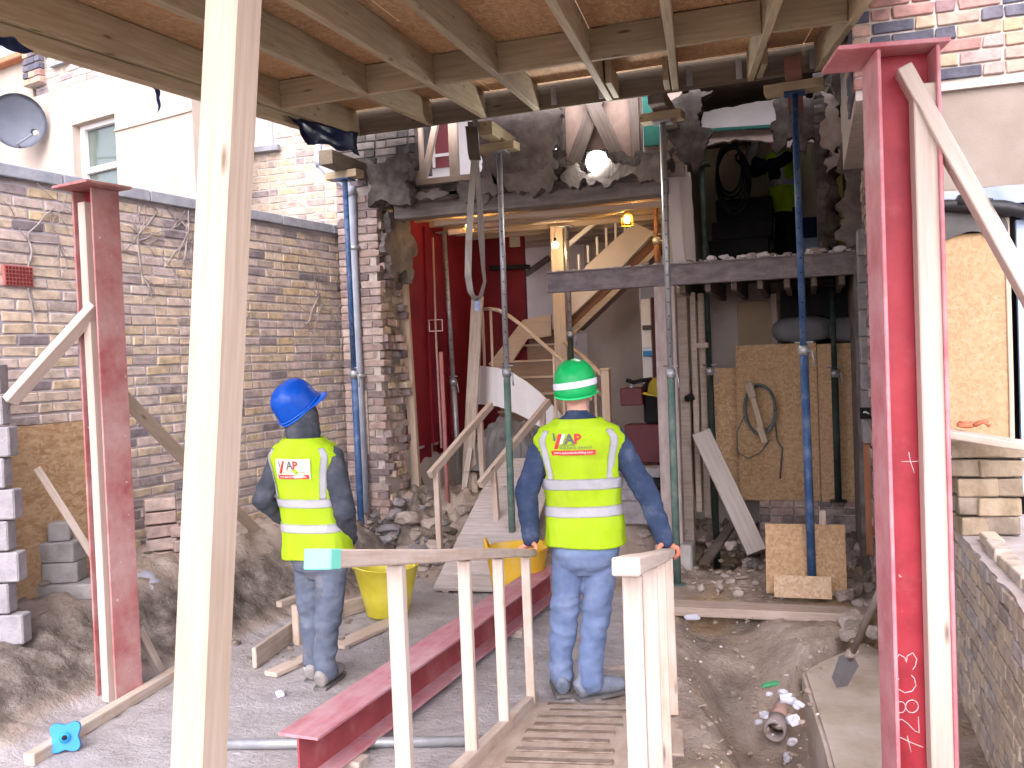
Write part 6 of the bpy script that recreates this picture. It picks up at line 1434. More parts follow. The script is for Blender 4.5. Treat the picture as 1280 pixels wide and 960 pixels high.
# broken step of blockwork right of the ramp, the shade of one open cell painted as a black box
for (px0, px1, py0, py1, y, dk) in ((760, 838, 628, 655, 8.2, 0), (756, 815, 612, 628, 8.3, 0), (770, 836, 585, 597, 8.34, 0), (772, 810, 597, 612, 8.36, 0), (812, 828, 597, 612, 8.42, 1), (829, 838, 597, 612, 8.36, 0)):
    A_, B_ = PY(px0, py1, y), PY(px1, py0, y); box('cell_shade_box' if dk else 'broken_block', (A_.x, y, A_.z), (B_.x, y+.2, B_.z), BLACK if dk else BLOCK, house, .008)
for i, (px, py, sx, sz) in enumerate(((480, 690, .5, .14), (560, 668, .42, .12), (575, 645, .4, .16), (600, 690, .3, .2))):
    p = onground(px, py); o = bmobj('broken_slab', box_bm(-sx/2, sx/2, -.17, .17, 0, sz, .015, 2, .012), mat('rough_slab', [(.32, .27, .24), (.42, .37, .33), (.5, .45, .41)], 6, rough=1, bump=.5, bscale=40), house, Matrix.Translation(p+UZ*-.03) @ Matrix.Rotation(.1*i-.1, 4, 'Z'))
CLOD = mat('dirt_clod', [(.24, .18, .14), (.34, .27, .22), (.42, .35, .30)], 7, rough=1, bump=.6, bscale=50)
def many(n, fn, smin, smax, m, name, label):
    pts = []
    for _ in range(n):
        px, py = fn(); p = onground(px, py)
        if p.y > 9.4 or (p-CAM).length > 12: continue
        s = smin+(smax-smin)*rng.random()**2.5; pts.append((p+UZ*s*.15, s))
    scatter(name, pts, m, gr, None, None)
many(420, lambda: (845+rng.random()*240, 755+rng.random()*205), .008, .045, CLOD, 'trench_gravel', '')
many(300, lambda: (850+rng.random()*230, 660+rng.random()*90), .02, .10, RUBBLE, 'pit_gravel', '')
many(420, lambda: (455+rng.random()*400, 600+rng.random()*130), .015, .08, RUBBLE, 'threshold_gravel', '')
many(380, lambda: (10+rng.random()*430, 640+rng.random()*190), .015, .10, mat('soil_crumbs', [(.10, .08, .065), (.2, .165, .14), (.3, .26, .225)], 9, rough=1, rnd=.2), 'bank_crumbs', '')
many(200, lambda: (200+rng.random()*650, 790+rng.random()*170), .006, .022, RUBBLE, 'slab_grit', '')
many(40, lambda: (845+rng.random()*200, 755+rng.random()*205), .01, .03, RUBW, 'white_grit', '')
# rubble heap against the red column and under the brick wing
for i in range(40):
    px = 1050+rng.random()*45; py = 660+rng.random()*140; s = .06+.12*rng.random(); p = onground(px, py); chunk('wing_rubble', p+UZ*s*.15, s, RUBBLE, RB, seed=i*7+2)
for i in range(60):
    px = 850+rng.random()*110; py = 640+rng.random()*70; s = .05+.12*rng.random(); p = onground(px, py)
    if p.y < 9.1: chunk('pit_rubble', p+UZ*s*.15, s, RUBBLE if rng.random() < .8 else GREYM, house, seed=i*5+1)

kn = PY(862, 497, 8.4); tag(chunk('junction_cap', kn, (.12, .1, .13), BLACK, None, seed=2), 'black rubber cap fixed on the dusty studs beside the green prop', 'cap')
# ================================================================ PEOPLE
SKIN = mat('skin', [(.50, .27, .20), (.58, .33, .25)], 8, rough=.6, bump=.05)
def cloth(name, cols, dust=None, sc=9, b=.35, bs=40): return mat(name, cols, sc, rough=.92, bump=b, bscale=bs, dust=dust, spec=.1)
HIVIS = mat('hi_vis_yellow', [(.54, .76, .02), (.62, .86, .03), (.66, .88, .07)], 4, rough=.75, bump=.15, bscale=40, spec=.2, dust=((.55, .55, .12), .16, 5))
TAPE = mat('silver_reflective_tape', [(.60, .59, .64), (.70, .69, .74), (.76, .75, .80)], 5, rough=.4, bump=.15, bscale=20, dust=((.48, .47, .5), .22, 9))
TMP = bpy.data.scenes.new('workshop')      # scratch scene for shaping meshes, removed at the end
def tmp_dg():
    with bpy.context.temp_override(scene=TMP, view_layer=TMP.view_layers[0]): return bpy.context.evaluated_depsgraph_get()
def remesh(bm, voxel, smooth_it=4, name='body'):
    me = bpy.data.meshes.new('tmp'); bm.to_mesh(me); bm.free(); o = bpy.data.objects.new('tmp', me); TMP.collection.objects.link(o)
    md = o.modifiers.new('r', 'REMESH'); md.mode = 'VOXEL'; md.voxel_size = voxel
    dg = tmp_dg()
    m2 = bpy.data.meshes.new_from_object(o.evaluated_get(dg)); bpy.data.objects.remove(o); bpy.data.meshes.remove(me)
    b2 = bmesh.new(); b2.from_mesh(m2); bpy.data.meshes.remove(m2)
    for _ in range(smooth_it): bmesh.ops.smooth_vert(b2, verts=b2.verts, factor=.5, use_axis_x=True, use_axis_y=True, use_axis_z=True)
    b2.normal_update(); return b2
def folds(bm, amp, f1=(5, 5, 14), f2=(14, 14, 30), mask=None, seed=0):
    bm.normal_update(); mv = []
    for v in bm.verts:
        c = v.co; a = noise.noise(V((c.x*f1[0]+seed, c.y*f1[1], c.z*f1[2]+c.x*4))); b = noise.noise(V((c.x*f2[0], c.y*f2[1]+seed, c.z*f2[2]-c.x*9)))
        k = mask(c) if mask else 1
        mv.append((1-abs(a)*2.2)*amp*.6*k + b*amp*.45*k)
    for v, d in zip(bm.verts, mv): v.co += v.normal*d
def ellipsoid(bm, c, r, seg=20):
    g = bmesh.ops.create_uvsphere(bm, u_segments=seg, v_segments=seg//2, radius=1)
    for v in g['verts']: v.co = V((v.co.x*r[0], v.co.y*r[1], v.co.z*r[2]))+V(c)
class Fig:
    def __init__(s, M, J, yaw): s.M, s.J, s.yaw = M, J, yaw
def lerp_sections(secs, z):
    for a, b in zip(secs, secs[1:]):
        if a[0] <= z <= b[0]:
            t = (z-a[0])/(b[0]-a[0]); t = t*t*(3-2*t); return [a[i]+(b[i]-a[i])*t for i in range(1, 5)]
    return list(secs[0][1:] if z < secs[0][0] else secs[-1][1:])
def tors(secs, yaw, a, z, off=0, e=.82):
    cx, cy, rx, ry = lerp_sections(secs, z); rx += off; ry += off
    x = rx*math.copysign(abs(cos(a))**e, cos(a)); y = ry*math.copysign(abs(sin(a))**e, sin(a))
    return V((cx+x*cos(yaw)-y*sin(yaw), cy+x*sin(yaw)+y*cos(yaw), z))
def torso_loft(bm, secs, yaw, k, n=28):
    z0, z1 = secs[0][0], secs[-1][0]; rows = []
    for j in range(15):
        z = z0+(z1-z0)*j/14; c = lerp_sections(secs, z)
        rows.append([bm.verts.new(V((c[0], c[1], z))+(tors(secs, yaw, 2*pi*i/n, z)-V((c[0], c[1], z)))*k) for i in range(n)])
    for a, b in zip(rows, rows[1:]):
        for i in range(n): bm.faces.new((a[i], a[(i+1) % n], b[(i+1) % n], b[i]))
    bm.faces.new(rows[0][::-1]); bm.faces.new(rows[-1])
def vest_fold(a, z, seed): return .007*noise.noise(V((a*2.2+seed, z*7, seed)))+.004*noise.noise(V((a*5, z*16+a*3, seed+4)))
def vo(z, top=1.5): return .006
def vest(person, M, secs, yaw, z0, z1, bands, straps, seed, dirt=None, arm=(1.10, 1.40), split_front=True):
    nu, nv = 96, 70; bm = bmesh.new(); g = {}
    def vo(z): return .006+.016*max(0, min(1, (z-arm[1]+.10)/.08))
    for j in range(nv+1):
        z = z0+(z1-z0)*j/nv
        for i in range(nu):
            a = 2*pi*i/nu; hem = .006*sin(3*a+seed)*(1-j/nv)**4; g[i, j] = bm.verts.new(tors(secs, yaw, a, z+hem, vo(z)+vest_fold(a, z, seed)))
    for j in range(nv):
        zc = z0+(z1-z0)*(j+.5)/nv
        for i in range(nu):
            a = 2*pi*(i+.5)/nu; ca = abs(cos(a))
            if arm[0] < zc < arm[1]:
                t = (zc-arm[0])/(arm[1]-arm[0]); lim = .985-.115*min(1, 3*t)*(1 if t < .8 else (1-t)/.2)
                if ca > lim: continue
            bm.faces.new((g[i, j], g[(i+1) % nu, j], g[(i+1) % nu, j+1], g[i, j+1]))
    for v in [v for v in bm.verts if not v.link_faces]: bm.verts.remove(v)
    bmesh.ops.solidify(bm, geom=list(bm.faces), thickness=.004)
    ve = bmobj('vest', bm, HIVIS, person, M, True)
    def patch(name, fa, n1, n2, m, off=.0085, parent=ve):
        bm = bmesh.new(); q = [[bm.verts.new(tors(secs, yaw, *fa(i/n1, j/n2), off+vo(fa(i/n1, j/n2)[1])-.004+vest_fold(*fa(i/n1, j/n2), seed))) for j in range(n2+1)] for i in range(n1+1)]
        for i in range(n1):
            for j in range(n2): bm.faces.new((q[i][j], q[i+1][j], q[i+1][j+1], q[i][j+1]))
        bmesh.ops.solidify(bm, geom=list(bm.faces), thickness=.002); return bmobj(name, bm, m, parent, M, True)
    for zc, w_ in bands: patch('reflective_band', lambda s, t: (2*pi*s, zc-w_/2+w_*t), 96, 5, TAPE)
    for a0, zlo, zhi, aw, a1 in straps: patch('reflective_strap', lambda s, t: (a0+(a1-a0)*t+aw*(s-.5), zlo+(zhi-zlo)*t), 4, 24, TAPE, .008)
    return ve, patch
def text_mesh(body, size, shear=0, bold=0.0):
    cu_ = bpy.data.curves.new('t', 'FONT'); cu_.body = body; cu_.size = size; cu_.shear = shear; cu_.offset = bold; cu_.align_x = 'LEFT'; cu_.resolution_u = 3
    o = bpy.data.objects.new('t', cu_); TMP.collection.objects.link(o); dg = tmp_dg()
    me = bpy.data.meshes.new_from_object(o.evaluated_get(dg)); bpy.data.objects.remove(o); return me
def print_on(ve, M, secs, yaw, seed, me_or_poly, x0, zb, m, name, off=.0105, width=None):
    """map a flat print (x right, y up, as read from behind) on to the back of the vest"""
    bm = bmesh.new()
    if isinstance(me_or_poly, list):
        vs_ = [bm.verts.new((x, y, 0)) for x, y in me_or_poly]; bm.faces.new(vs_)
        bmesh.ops.subdivide_edges(bm, edges=list(bm.edges), cuts=3, use_grid_fill=True)
    else: bm.from_mesh(me_or_poly)
    xs_ = [v.co.x for v in bm.verts]; k = 1
    if width and xs_: k = width/(max(xs_)-min(xs_))
    for v in bm.verts:
        x, z = x0+(v.co.x*k), zb+v.co.y
        cx, cy, rx, ry = lerp_sections(secs, z); c = max(-.95, min(.95, x/(rx+.006))); a = -pi/2+math.asin(math.copysign(abs(c)**(1/.82), c))
        v.co = tors(secs, yaw, a, z, off+.002+.016*max(0, min(1, (z-ARM1+.10)/.08))+vest_fold(a, z, seed))
    return bmobj(name, bm, m, ve, M)
LRED = mat('logo_red', [(.52, .03, .03), (.58, .05, .05)], 5, bump=0); LGRY = mat('logo_grey', [(.10, .10, .10), (.14, .14, .14)], 5, bump=0); LWHT = mat('logo_white', [(.75, .75, .72), (.8, .8, .78)], 5, bump=0)
def logo(ve, M, secs, yaw, seed, xc, zc, k=1.0, backing=False):
    P = lambda me, x, z, m, n, w_=None, off=.0105: print_on(ve, M, secs, yaw, seed, me, xc+x*k, zc+z*k, m, n, off, w_)
    sc = lambda L: [(a*k, b*k) for a, b in L]
    if backing: P(sc([(0, 0), (.235, 0), (.235, .125), (0, .125)]), -.12, -.035, mat('logo_backing', [(.62, .60, .42), (.7, .66, .5)], 5, bump=0), 'print_panel', None, .0092)
    P(sc([(0, 0), (.018, 0), (.045, .078), (.027, .078)]), -.095, .0, LRED, 'print_bar'); P(sc([(0, 0), (.010, 0), (.006, .04), (.0, .04)]), -.094, .042, LGRY, 'print_bar')
    P(sc([(0, 0), (.014, 0), (.030, .05), (.016, .05)]), -.066, .026, LWHT, 'print_bar')
    P(text_mesh('A', .068*k, 0, .0025*k), -.040, .028, LGRY, 'print_letter'); P(text_mesh('P', .068*k, 0, .0025*k), .003, .028, LRED, 'print_letter')
    P(text_mesh('LONDON', .016*k), -.066, .014, LGRY, 'print_text', .07*k); P(text_mesh('BUILDING SERVICES', .015*k), -.066, .000, LGRY, 'print_text', .152*k)
    P(sc([(0, 0), (.218, 0), (.218, .026), (0, .026)]), -.113, -.034, LRED, 'print_strip'); P(text_mesh('www.aplondonbuilding.com', .017*k), -.10, -.0255, LWHT, 'print_text', .19*k, .0115)
def limb(bm, pts, rad, seg=14):
    q = []; rr_ = []
    for (a, b), (r0, r1) in zip(zip(pts, pts[1:]), zip(rad, rad[1:])):
        for s in range(4):
            t = s/4; q.append(V(a)+(V(b)-V(a))*t); rr_.append(r0+(r1-r0)*t)
    q.append(V(pts[-1])); rr_.append(rad[-1]); tube_bm(q, rr_, seg, True, bm)
    for p, r_ in zip(pts, rad): ellipsoid(bm, p, (r_, r_, r_), 14)
def hand_bm(bm, wrist, knuck, out, along, tips, r=.0095, fat=1.0):
    """palm from wrist to the knuckle line, four fingers bending through tips, thumb on the other side"""
    pc = (V(wrist)+V(knuck))/2
    for i in range(4):
        k_ = V(knuck)+along*(.0215*(i-1.5)); limb(bm, [V(wrist)+along*.012*(i-1.5), k_], [.018*fat, .013*fat], 10)
        pts = [k_]+[k_+V(t)*(1.0, 1.08, 1.02, .85)[i] for t in tips]; limb(bm, pts, [.0115*fat, r*fat, r*.95*fat, r*.85*fat][:len(pts)], 9)
    tb0 = V(wrist)*.65+V(knuck)*.35-along*.02; limb(bm, [tb0, tb0-along*.028-out*.028, tb0-along*.045-out*.042+V((0, 0, -.012)), tb0-along*.058-out*.046+V((0, 0, -.028))], [.014*fat, .012*fat, .0105*fat, .009*fat], 9)
def head_bm(bm, c, yaw, tilt, s=1.0):
    R = Matrix.Rotation(yaw, 3, 'Z') @ Matrix.Rotation(tilt, 3, 'X')
    def e(p, r): 
        g = bmesh.ops.create_uvsphere(bm, u_segments=20, v_segments=12, radius=1)
        for v in g['verts']: v.co = V(c)+R @ ((V((v.co.x*r[0], v.co.y*r[1], v.co.z*r[2]))+V(p))*s)
    e((0, -.005, .03), (.078, .098, .095)); e((0, .03, -.045), (.062, .07, .075)); e((0, .055, -.085), (.036, .036, .03))       # skull, jaw, chin
    e((0, .10, -.015), (.013, .022, .02)); e((0, .093, .012), (.010, .014, .03)); e((0, .088, -.058), (.026, .014, .010)); e((0, .082, .028), (.055, .02, .012))   # nose, bridge, lips, brow
    for q in (-1, 1): e((q*.079, -.005, -.012), (.012, .022, .034)); e((q*.032, .083, .008), (.013, .010, .009))
    return R
def boots(person, M, pos, yaw, m, sole):
    for p, yw in zip(pos, yaw):
        bm = bmesh.new(); R = Matrix.Rotation(yw, 3, 'Z')
        sect = [(-.085, .034, .05), (-.06, .042, .062), (0, .045, .072), (.07, .048, .055), (.14, .050, .046), (.185, .040, .038), (.205, .02, .025)]
        q = [V(p)+R @ V((0, y, h_*.95+.006)) for y, w_, h_ in sect]; tube_bm(q, [(w_, h_*.93) for y, w_, h_ in sect], 16, True, bm)
        tube_bm([V(p)+R @ V((0, -.03, .05)), V(p)+R @ V((0, -.03, .11)), V(p)+R @ V((0, -.028, .20))], [.046, .043, .044], 14, True, bm)
        b2 = remesh(bm, .008, 3)
        for v in b2.verts: v.co.z = max(v.co.z, p[2]+.012)
        folds(b2, .003, seed=p[0]*9); b = bmobj('boot', b2, m, person, M, True)
        prof = [R @ V((x, y, 0)) for x, y in ((-.038, -.085), (.038, -.085), (.046, -.02), (.048, .07), (.05, .14), (.036, .195), (0, .21), (-.036, .195), (-.05, .14), (-.048, .07), (-.046, -.02))]
        bm = bmesh.new(); lo = [bm.verts.new(V(p)+c*1.04) for c in prof]; hi = [bm.verts.new(V(p)+c*1.04+UZ*.016) for c in prof]
        bm.faces.new(lo[::-1]); bm.faces.new(hi)
        for i in range(len(lo)): bm.faces.new((lo[i], lo[(i+1) % len(lo)], hi[(i+1) % len(lo)], hi[i]))
        bmobj('sole', bm, mat('dusty_sole', [(.10, .09, .085), (.2, .185, .175)], 12, rough=.95), b, M)
def person(base, heading, J, secs, yaw, label, mats, vz, bands, straps, seed, headc, head_yaw, head_tilt, hat, hatm, hands, logo_k, arm, foot_yaw, cuff=None, voxel=.0085, hood=False, hat_tilt=None, hat_yaw=None, group=None):
    M = Matrix.Translation(base) @ Matrix.Rotation(heading, 4, 'Z')
    o = thing('person', label, 'person', base)
    tro, hoo, bootm = mats
    # continuous body
    bm = bmesh.new()
    torso_loft(bm, secs, yaw, .72)
    limb(bm, [J['neck0'], J['neck1']], [.062, .055]); head_bm(bm, headc, head_yaw, head_tilt)
    for sd_ in 'LR':
        limb(bm, [J['sh'+sd_], J['el'+sd_], J['wr'+sd_]], [.052, .040, .028]); limb(bm, [J['hip'+sd_], J['kn'+sd_], J['an'+sd_]], [.085, .055, .04]); limb(bm, [J['an'+sd_], V(J['an'+sd_])+Matrix.Rotation(foot_yaw['LR'.index(sd_)], 3, 'Z') @ V((0, .12, -.05))], [.04, .03])
        hb = bm if hands[sd_][0] == 'body' else bm
        hand_bm(hb, *hands[sd_][1], fat=1.0 if hands[sd_][0] == 'body' else .8)
    bmobj('body', remesh(bm, .007, 2), SKIN, o, M, True)
    for sd_ in 'LR':
        if hands[sd_][0] == 'glove':
            bm = bmesh.new(); hand_bm(bm, *hands[sd_][1], fat=1.18); w_ = V(hands[sd_][1][0]); limb(bm, [w_, w_+(V(J['el'+sd_])-w_).normalized()*.06], [.032, .041], 12)
            bmobj('glove', remesh(bm, .005, 2), GLV, o, M, True)
            bm = bmesh.new(); dv = (V(J['el'+sd_])-w_).normalized(); tube_bm([w_+dv*.025, w_+dv*.085], [.042, .05], 16, True, bm); bmobj('glove_cuff', remesh(bm, .006, 2), mat('beige_cuff', [(.52, .42, .26), (.6, .5, .33)], 9), o, M, True)
    # trousers
    bm = bmesh.new(); hz_ = J['waist'][2]
    sx_, sy_, sz_ = J['seat']; wx_, wy_ = J['waist'][:2]
    torso_loft(bm, [(sz_-.13, sx_, sy_, .10, .06), (sz_-.06, sx_, sy_, .158, .115), (sz_, sx_, sy_, .178, .135), (hz_, wx_, wy_, .172, .122), (hz_+.04, wx_, wy_, .165, .115)], yaw, 1.0)
    for sd_ in 'LR': limb(bm, [J['hip'+sd_], J['kn'+sd_], V(J['an'+sd_])+UZ*.07-V((0, .012, 0)), V(J['an'+sd_])+UZ*.012-V((0, .02, 0))], [.094, .074, .062, .066])
    b2 = remesh(bm, voxel, 5); folds(b2, .013, (6, 6, 11), (13, 13, 26), lambda c: .55+.8*max(0, 1-c.z/.75)+(.5 if abs(c.z-J['knL'][2]) < .12 else 0), seed); bmobj('trousers', b2, tro, o, M, True)
    # jacket with sleeves
    bm = bmesh.new(); sec2 = [s for s in secs if s[0] > hz_-.1]
    torso_loft(bm, sec2, yaw, .91)
    limb(bm, [V(J['neck0'])-UZ*.02, V(J['neck0'])+UZ*.012], [.080, .072])
    for sd_ in 'LR': 
        w_ = V(J['wr'+sd_]); limb(bm, [J['sh'+sd_], J['el'+sd_], w_], [.066, .060, .045])
    b2 = remesh(bm, voxel, 4); folds(b2, .011, (9, 9, 13), (20, 20, 28), None, seed+5); bmobj('jacket', b2, hoo, o, M, True)
    if hood:
        bm = bmesh.new(); R = Matrix.Rotation(head_yaw, 3, 'Z') @ Matrix.Rotation(head_tilt, 3, 'X')
        g = bmesh.ops.create_uvsphere(bm, u_segments=32, v_segments=20, radius=1)
        for v in g['verts']: 
            c = V((v.co.x*.098, v.co.y*.118-.012, v.co.z*.145-.02)); v.co = V(headc)+R @ c
        kill = [v for v in bm.verts if (R.inverted() @ (v.co-V(headc))).y > .062]; bmesh.ops.delete(bm, geom=kill, context='VERTS')
        limb_pts = [V(J['neck0'])+UZ*-.0, V(J['neck1'])+UZ*.03]; 
        bmesh.ops.solidify(bm, geom=list(bm.faces), thickness=.008); folds(bm, .008, seed=3); bmobj('hood', bm, hoo, o, M, True)
        bm = bmesh.new(); limb(bm, [V(J['neck0'])-UZ*.03, V(J['neck1'])+UZ*.02], [.10, .098]); b2 = remesh(bm, .009, 3); folds(b2, .012, (8, 8, 22), (14, 14, 40)); bmobj('hood_collar', b2, hoo, o, M, True)
    boots(o, M, [J['an'+q] and V((J['an'+q][0], J['an'+q][1], J['fz'+q] if 'fz'+q in J else 0)) for q in 'LR'], foot_yaw, bootm, BLACK)
    global ARM1; ARM1 = arm[1]
    ve, patch = vest(o, M, secs, yaw, vz[0], vz[1], bands, straps, seed, arm=arm)
    if logo_k: logo(ve, M, secs, yaw, seed, *logo_k)
    if hat:
        c = V(headc)+Matrix.Rotation(head_yaw, 3, 'Z') @ Matrix.Rotation(head_tilt, 3, 'X') @ V((0, -.012, .052)); hy = head_yaw if hat_yaw is None else hat_yaw; ht = head_tilt if hat_tilt is None else hat_tilt
        Mw = M @ Matrix.Translation(c)
        h, HM = helmet(o, V((0, 0, 0)), 0, 0, 0, hatm)
        Mh = Mw @ Matrix.Rotation(hy, 4, 'Z') @ Matrix.Rotation(ht, 4, 'X')
        place(h, Mh, o)
        for chd in list(h.children): place(chd, Mh, h)
        if hat == 'tape':
            bm = bmesh.new(); prev = None; n = 48
            for k in range(n+1):
                a = 2*pi*k/n; row_ = []
                for q in range(4):
                    z = -.012+.034*q/3; f = (1 if z < 0 else max(0, 1-(z/.132)**2.1)**.5)
                    row_.append(bm.verts.new((.1168*f*cos(a), .1432*f*sin(a), z+.012*cos(a))))
                if prev:
                    for q in range(3): bm.faces.new((prev[q], row_[q], row_[q+1], prev[q+1]))
                prev = row_
            bmobj('helmet_tape', bm, TAPE, h, Mh, True)
        else:
            bm = bmesh.new(); n = 40; pts = [V((.1185*cos(2*pi*k/n), .1455*sin(2*pi*k/n), -.036+.010*sin(2*pi*k/n))) for k in range(n+1)]; tube_bm(pts, .004, 6, True, bm); bmobj('helmet_rim', bm, hatm, h, Mh, True)
    return o, M
GLV = mat('orange_grip_glove', [(.55, .15, .09), (.62, .2, .12), (.66, .27, .18)], 9, rough=.7, bump=.2)
BLUEH = mat('blue_helmet_plastic', [(.006, .12, .66), (.01, .15, .75)], 3, rough=.3, bump=0, spec=.5, speck=((.3, .4, .7), -.3, 30)); GREENH = mat('green_helmet_plastic', [(.012, .62, .17), (.016, .70, .20)], 3, rough=.3, bump=0, spec=.5)
DENIM = cloth('pale_blue_jersey', [(.11, .16, .28), (.15, .205, .34), (.19, .25, .39)], ((.32, .36, .46), .22, 6)); NAVY = cloth('navy_overall_cloth', [(.022, .034, .07), (.034, .05, .095), (.05, .07, .12)], ((.26, .28, .33), .16, 9))
GJOG = cloth('grey_blue_joggers', [(.075, .09, .125), (.105, .125, .165), (.145, .165, .205)], ((.36, .30, .25), .24, 7)); CHAR = cloth('charcoal_hoodie_cloth', [(.035, .04, .05), (.055, .06, .075), (.08, .085, .10)], ((.24, .22, .21), .14, 9))
BOOTG = mat('grey_blue_boot', [(.12, .15, .21), (.19, .22, .28), (.26, .28, .32)], 9, rough=.85, bump=.3, dust=((.42, .38, .35), .3, 8)); BOOTW = mat('dusty_boot', [(.22, .2, .19), (.34, .31, .29)], 9, rough=.9, bump=.3)
# --- the man in the green helmet, on the footbridge
b1 = D(722, 877, 4.97); b1.z = .03; rot1 = sightrot(722); M1 = Matrix.Translation(b1) @ Matrix.Rotation(rot1, 4, 'Z'); I1 = M1.inverted()
lh = I1 @ (ra+(rb-ra)*.985); rh = I1 @ (qa+(qb-qa)*.985)
alL = (I1.to_3x3() @ rdir).normalized(); alR = (I1.to_3x3() @ (qb-qa)).normalized()
sec1 = [(.80, .075, 0, .212, .158), (.92, .075, 0, .207, .15), (1.05, .072, 0, .198, .135), (1.2, .068, -.005, .208, .135), (1.32, .064, -.01, .222, .132), (1.40, .062, -.012, .226, .118), (1.45, .060, -.012, .195, .098), (1.495, .058, -.01, .12, .078), (1.52, .056, -.006, .075, .066)]
J1 = dict(neck0=(.056, 0, 1.48), neck1=(.056, .015, 1.58), shL=(-.125, -.01, 1.385), shR=(.25, -.01, 1.385), elL=(-.232, -.06, 1.11), elR=(.405, -.09, 1.10), wrL=tuple(lh+V((.012, -.03, .085))), wrR=tuple(rh+V((-.02, -.02, .075))),
          hipL=(-.012, .0, .80), hipR=(.162, .0, .80), knL=(-.055, .05, .44), knR=(.115, .03, .44), anL=(-.085, .06, .09), anR=(.075, -.02, .09), waist=(.075, 0, .90), seat=(.075, -.012, .80), fzL=.0, fzR=.0)
OL, ORr = V((-1, 0, 0)), V((1, 0, 0))
gripL = (lh+V((.01, -.02, .06)), lh+V((-.018, .005, .036)), OL, alL, [(-.028, 0, -.012), (-.032, 0, -.042), (-.012, 0, -.062)])
gripR = (rh+V((-.012, -.015, .055)), rh+V((.018, .008, .036)), ORr, alR, [(.030, 0, -.012), (.034, 0, -.042), (.014, 0, -.062)])
person(b1, rot1, J1, sec1, 0, 'man in green helmet and hi-vis vest gripping both footbridge handrails, seen from behind', (DENIM, NAVY, BOOTG), (.83, 1.505), [(1.165, .058), (1.02, .056)], [(-pi/2-.80, 1.19, 1.45, .24, -pi/2-.86), (-pi/2+.68, 1.19, 1.45, .25, -pi/2+.74)], 2.0,
       (.052, .012, 1.635), radians(-12), radians(4), 'tape', GREENH, {'L': ('glove', gripL), 'R': ('glove', gripR)}, (-.03+.0, 1.355, 1.0), (1.12, 1.395), (radians(8), radians(-62)))
# --- the man in the blue helmet, looking up to the right
b2_ = D(402, 872, 5.39); b2_.z = 0; rot2 = sightrot(402); yw = radians(-33)
c2, s2 = cos(yw), sin(yw)
def tl(x, y): return (x*c2-y*s2, x*s2+y*c2)
sec2_ = [(.72, .02, .02, .208, .158), (.85, .015, .02, .202, .148), (1.0, .0, .02, .19, .133), (1.15, -.015, .02, .195, .132), (1.27, -.025, .02, .205, .13), (1.35, -.03, .02, .208, .116), (1.40, -.034, .022, .178, .096), (1.445, -.038, .026, .11, .078), (1.475, -.04, .03, .072, .066)]
def sh(x, y, z, cx, cy): a, b = tl(x, y); return (cx+a, cy+b, z)
J2 = dict(neck0=(-.04, .03, 1.44), neck1=(-.045, .045, 1.55), shL=sh(-.18, 0, 1.335, -.03, .02), shR=sh(.18, 0, 1.335, -.03, .02), elL=(-.285, .06, 1.10), elR=(.175, -.19, 1.04), wrL=(-.15, .24, .93), wrR=(.20, .02, .84),
          hipL=sh(-.085, 0, .76, .03, .02), hipR=sh(.085, 0, .76, .03, .02), knL=(-.04, .10, .43), knR=(.06, -.03, .43), anL=(-.03, .13, .085), anR=(.03, -.02, .085), waist=(.02, .02, .85), seat=(.025, .01, .76), fzL=0.0, fzR=0.0)
h2L = (V((-.15, .24, .93)), V((-.09, .29, .88)), V((-1, 0, 0)), V((.5, .8, 0)).normalized(), [(.02, .02, -.03), (.03, .02, -.06), (.03, .0, -.08)])
h2R = (V((.20, .02, .84)), V((.205, .08, .78)), V((1, 0, 0)), V((.6, .8, 0)).normalized(), [(.01, .015, -.035), (.0, .02, -.065), (-.015, .015, -.085)])
person(b2_, rot2, J2, sec2_, yw, 'man in blue helmet, charcoal hood and hi-vis vest beside the red beam', (GJOG, CHAR, BOOTW), (.755, 1.455), [(1.085, .05), (.94, .05)], [(-pi/2-.80, 1.11, 1.40, .24, -pi/2-.9), (-pi/2+.80, 1.11, 1.40, .26, -pi/2+.9)], 6.0,
       (-.05, .055, 1.615), radians(-64), radians(24), 'plain', BLUEH, {'L': ('body', h2L), 'R': ('body', h2R)}, (-.0, 1.26, .92, True), (1.03, 1.345), (radians(-20), radians(-25)), hood=True, hat_tilt=radians(34))
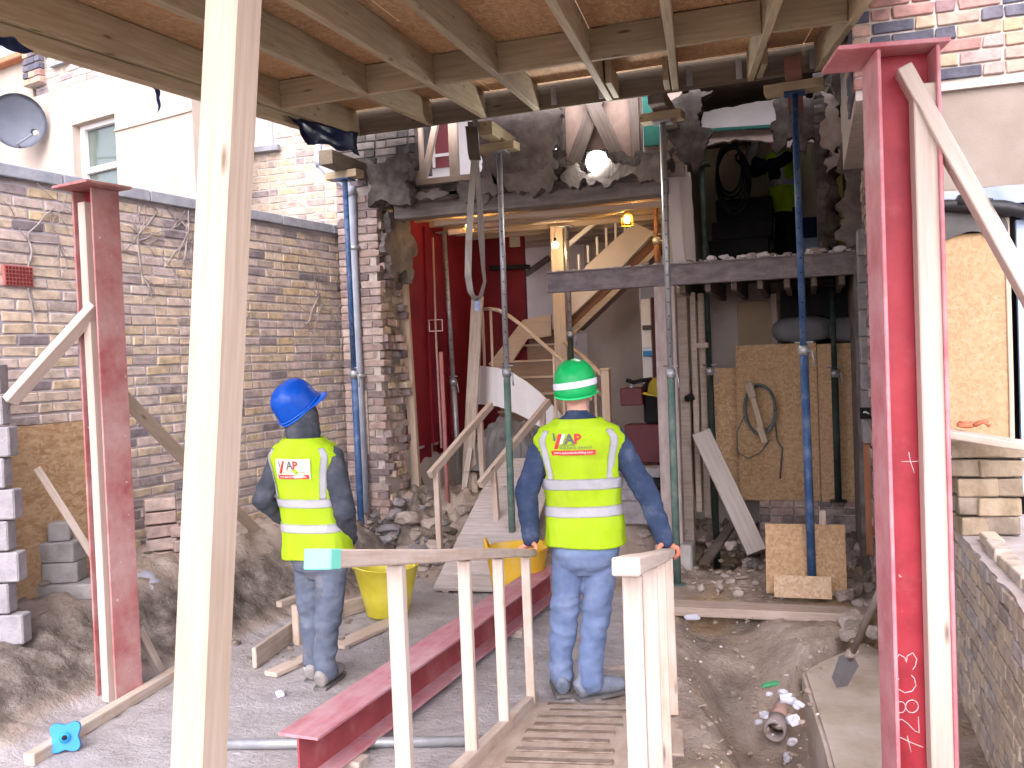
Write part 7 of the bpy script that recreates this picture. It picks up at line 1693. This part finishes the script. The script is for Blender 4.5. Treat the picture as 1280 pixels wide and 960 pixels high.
# --- the worker in the upper room, turned to the left and reaching up
b3 = D(986, 342, 10.45); b3.z = 2.605; rot3 = sightrot(986); y3 = radians(62)
sec3 = [(.80, .0, 0, .185, .135), (.92, .0, 0, .20, .142), (1.05, -.01, 0, .2, .135), (1.2, -.03, -.005, .208, .135), (1.32, -.04, -.01, .215, .132), (1.40, -.045, -.012, .212, .118), (1.45, -.05, -.012, .185, .098), (1.495, -.055, -.01, .12, .078), (1.52, -.056, -.006, .075, .066)]
J3 = dict(neck0=(-.055, 0, 1.48), neck1=(-.07, .015, 1.57), shL=(-.13, .16, 1.40), shR=(.02, -.16, 1.40), elL=(-.34, .12, 1.32), elR=(-.16, -.30, 1.28), wrL=(-.52, .02, 1.50), wrR=(-.40, -.20, 1.42),
          hipL=(-.03, .09, .80), hipR=(.04, -.07, .80), knL=(-.08, .10, .44), knR=(.03, -.06, .44), anL=(-.05, .10, .09), anR=(.05, -.06, .09), waist=(.0, 0, .90), seat=(.01, 0, .80), fzL=0.0, fzR=0.0)
h3L = (V((-.52, .02, 1.50)), V((-.58, .0, 1.55)), V((0, 1, 0)), V((.2, .2, 1)).normalized(), [(-.03, -.01, -.005), (-.05, -.035, -.005), (-.035, -.05, 0)])
h3R = (V((-.40, -.20, 1.42)), V((-.46, -.19, 1.47)), V((0, -1, 0)), V((.2, -.2, 1)).normalized(), [(-.03, .01, -.005), (-.05, .035, -.005), (-.035, .05, 0)])
DK = cloth('black_work_cloth', [(.008, .009, .014), (.016, .018, .026)])
person(b3, rot3, J3, sec3, y3, 'worker in dark clothes and hi-vis vest reaching up in the upper room', (DK, cloth('navy_black_cloth', [(.008, .01, .022), (.014, .018, .035)]), BLACK), (.80, 1.505), [(1.13, .07)], [(-pi/2-.92, 1.16, 1.44, .24, -pi/2-1.0), (-pi/2+.80, 1.16, 1.44, .26, -pi/2+.86)], 4.0,
       (-.085, .02, 1.63), radians(70), radians(10), 'plain', WHITEP, {'L': ('body', h3L), 'R': ('body', h3R)}, None, (1.12, 1.395), (radians(60), radians(70)), voxel=.012)
# power breaker he holds
gq = D(940, 190, 10.3); bk = thing('power_breaker', 'grey power breaker held up by the worker in the upper room', 'power tool', gq-UZ*.2)
tube('motor_body', [gq+V((.05, 0, .1)), gq+V((0, 0, 0)), gq+V((-.06, 0, -.12))], [.05, .065, .055], mat('breaker_grey', [(.2, .2, .22), (.3, .3, .32)], 6, rough=.5), bk, 14)
tube('chisel', [gq+V((-.06, 0, -.12)), gq+V((-.12, 0, -.28))], [.02, .012], GALV, bk, 8)
tube('grip_handle', [gq+V((.05, 0, .1)), gq+V((0, 0, .19)), gq+V((-.09, 0, .17)), gq+V((-.05, 0, .06))], .016, BLACK, bk, 8)

bpy.data.scenes.remove(TMP)
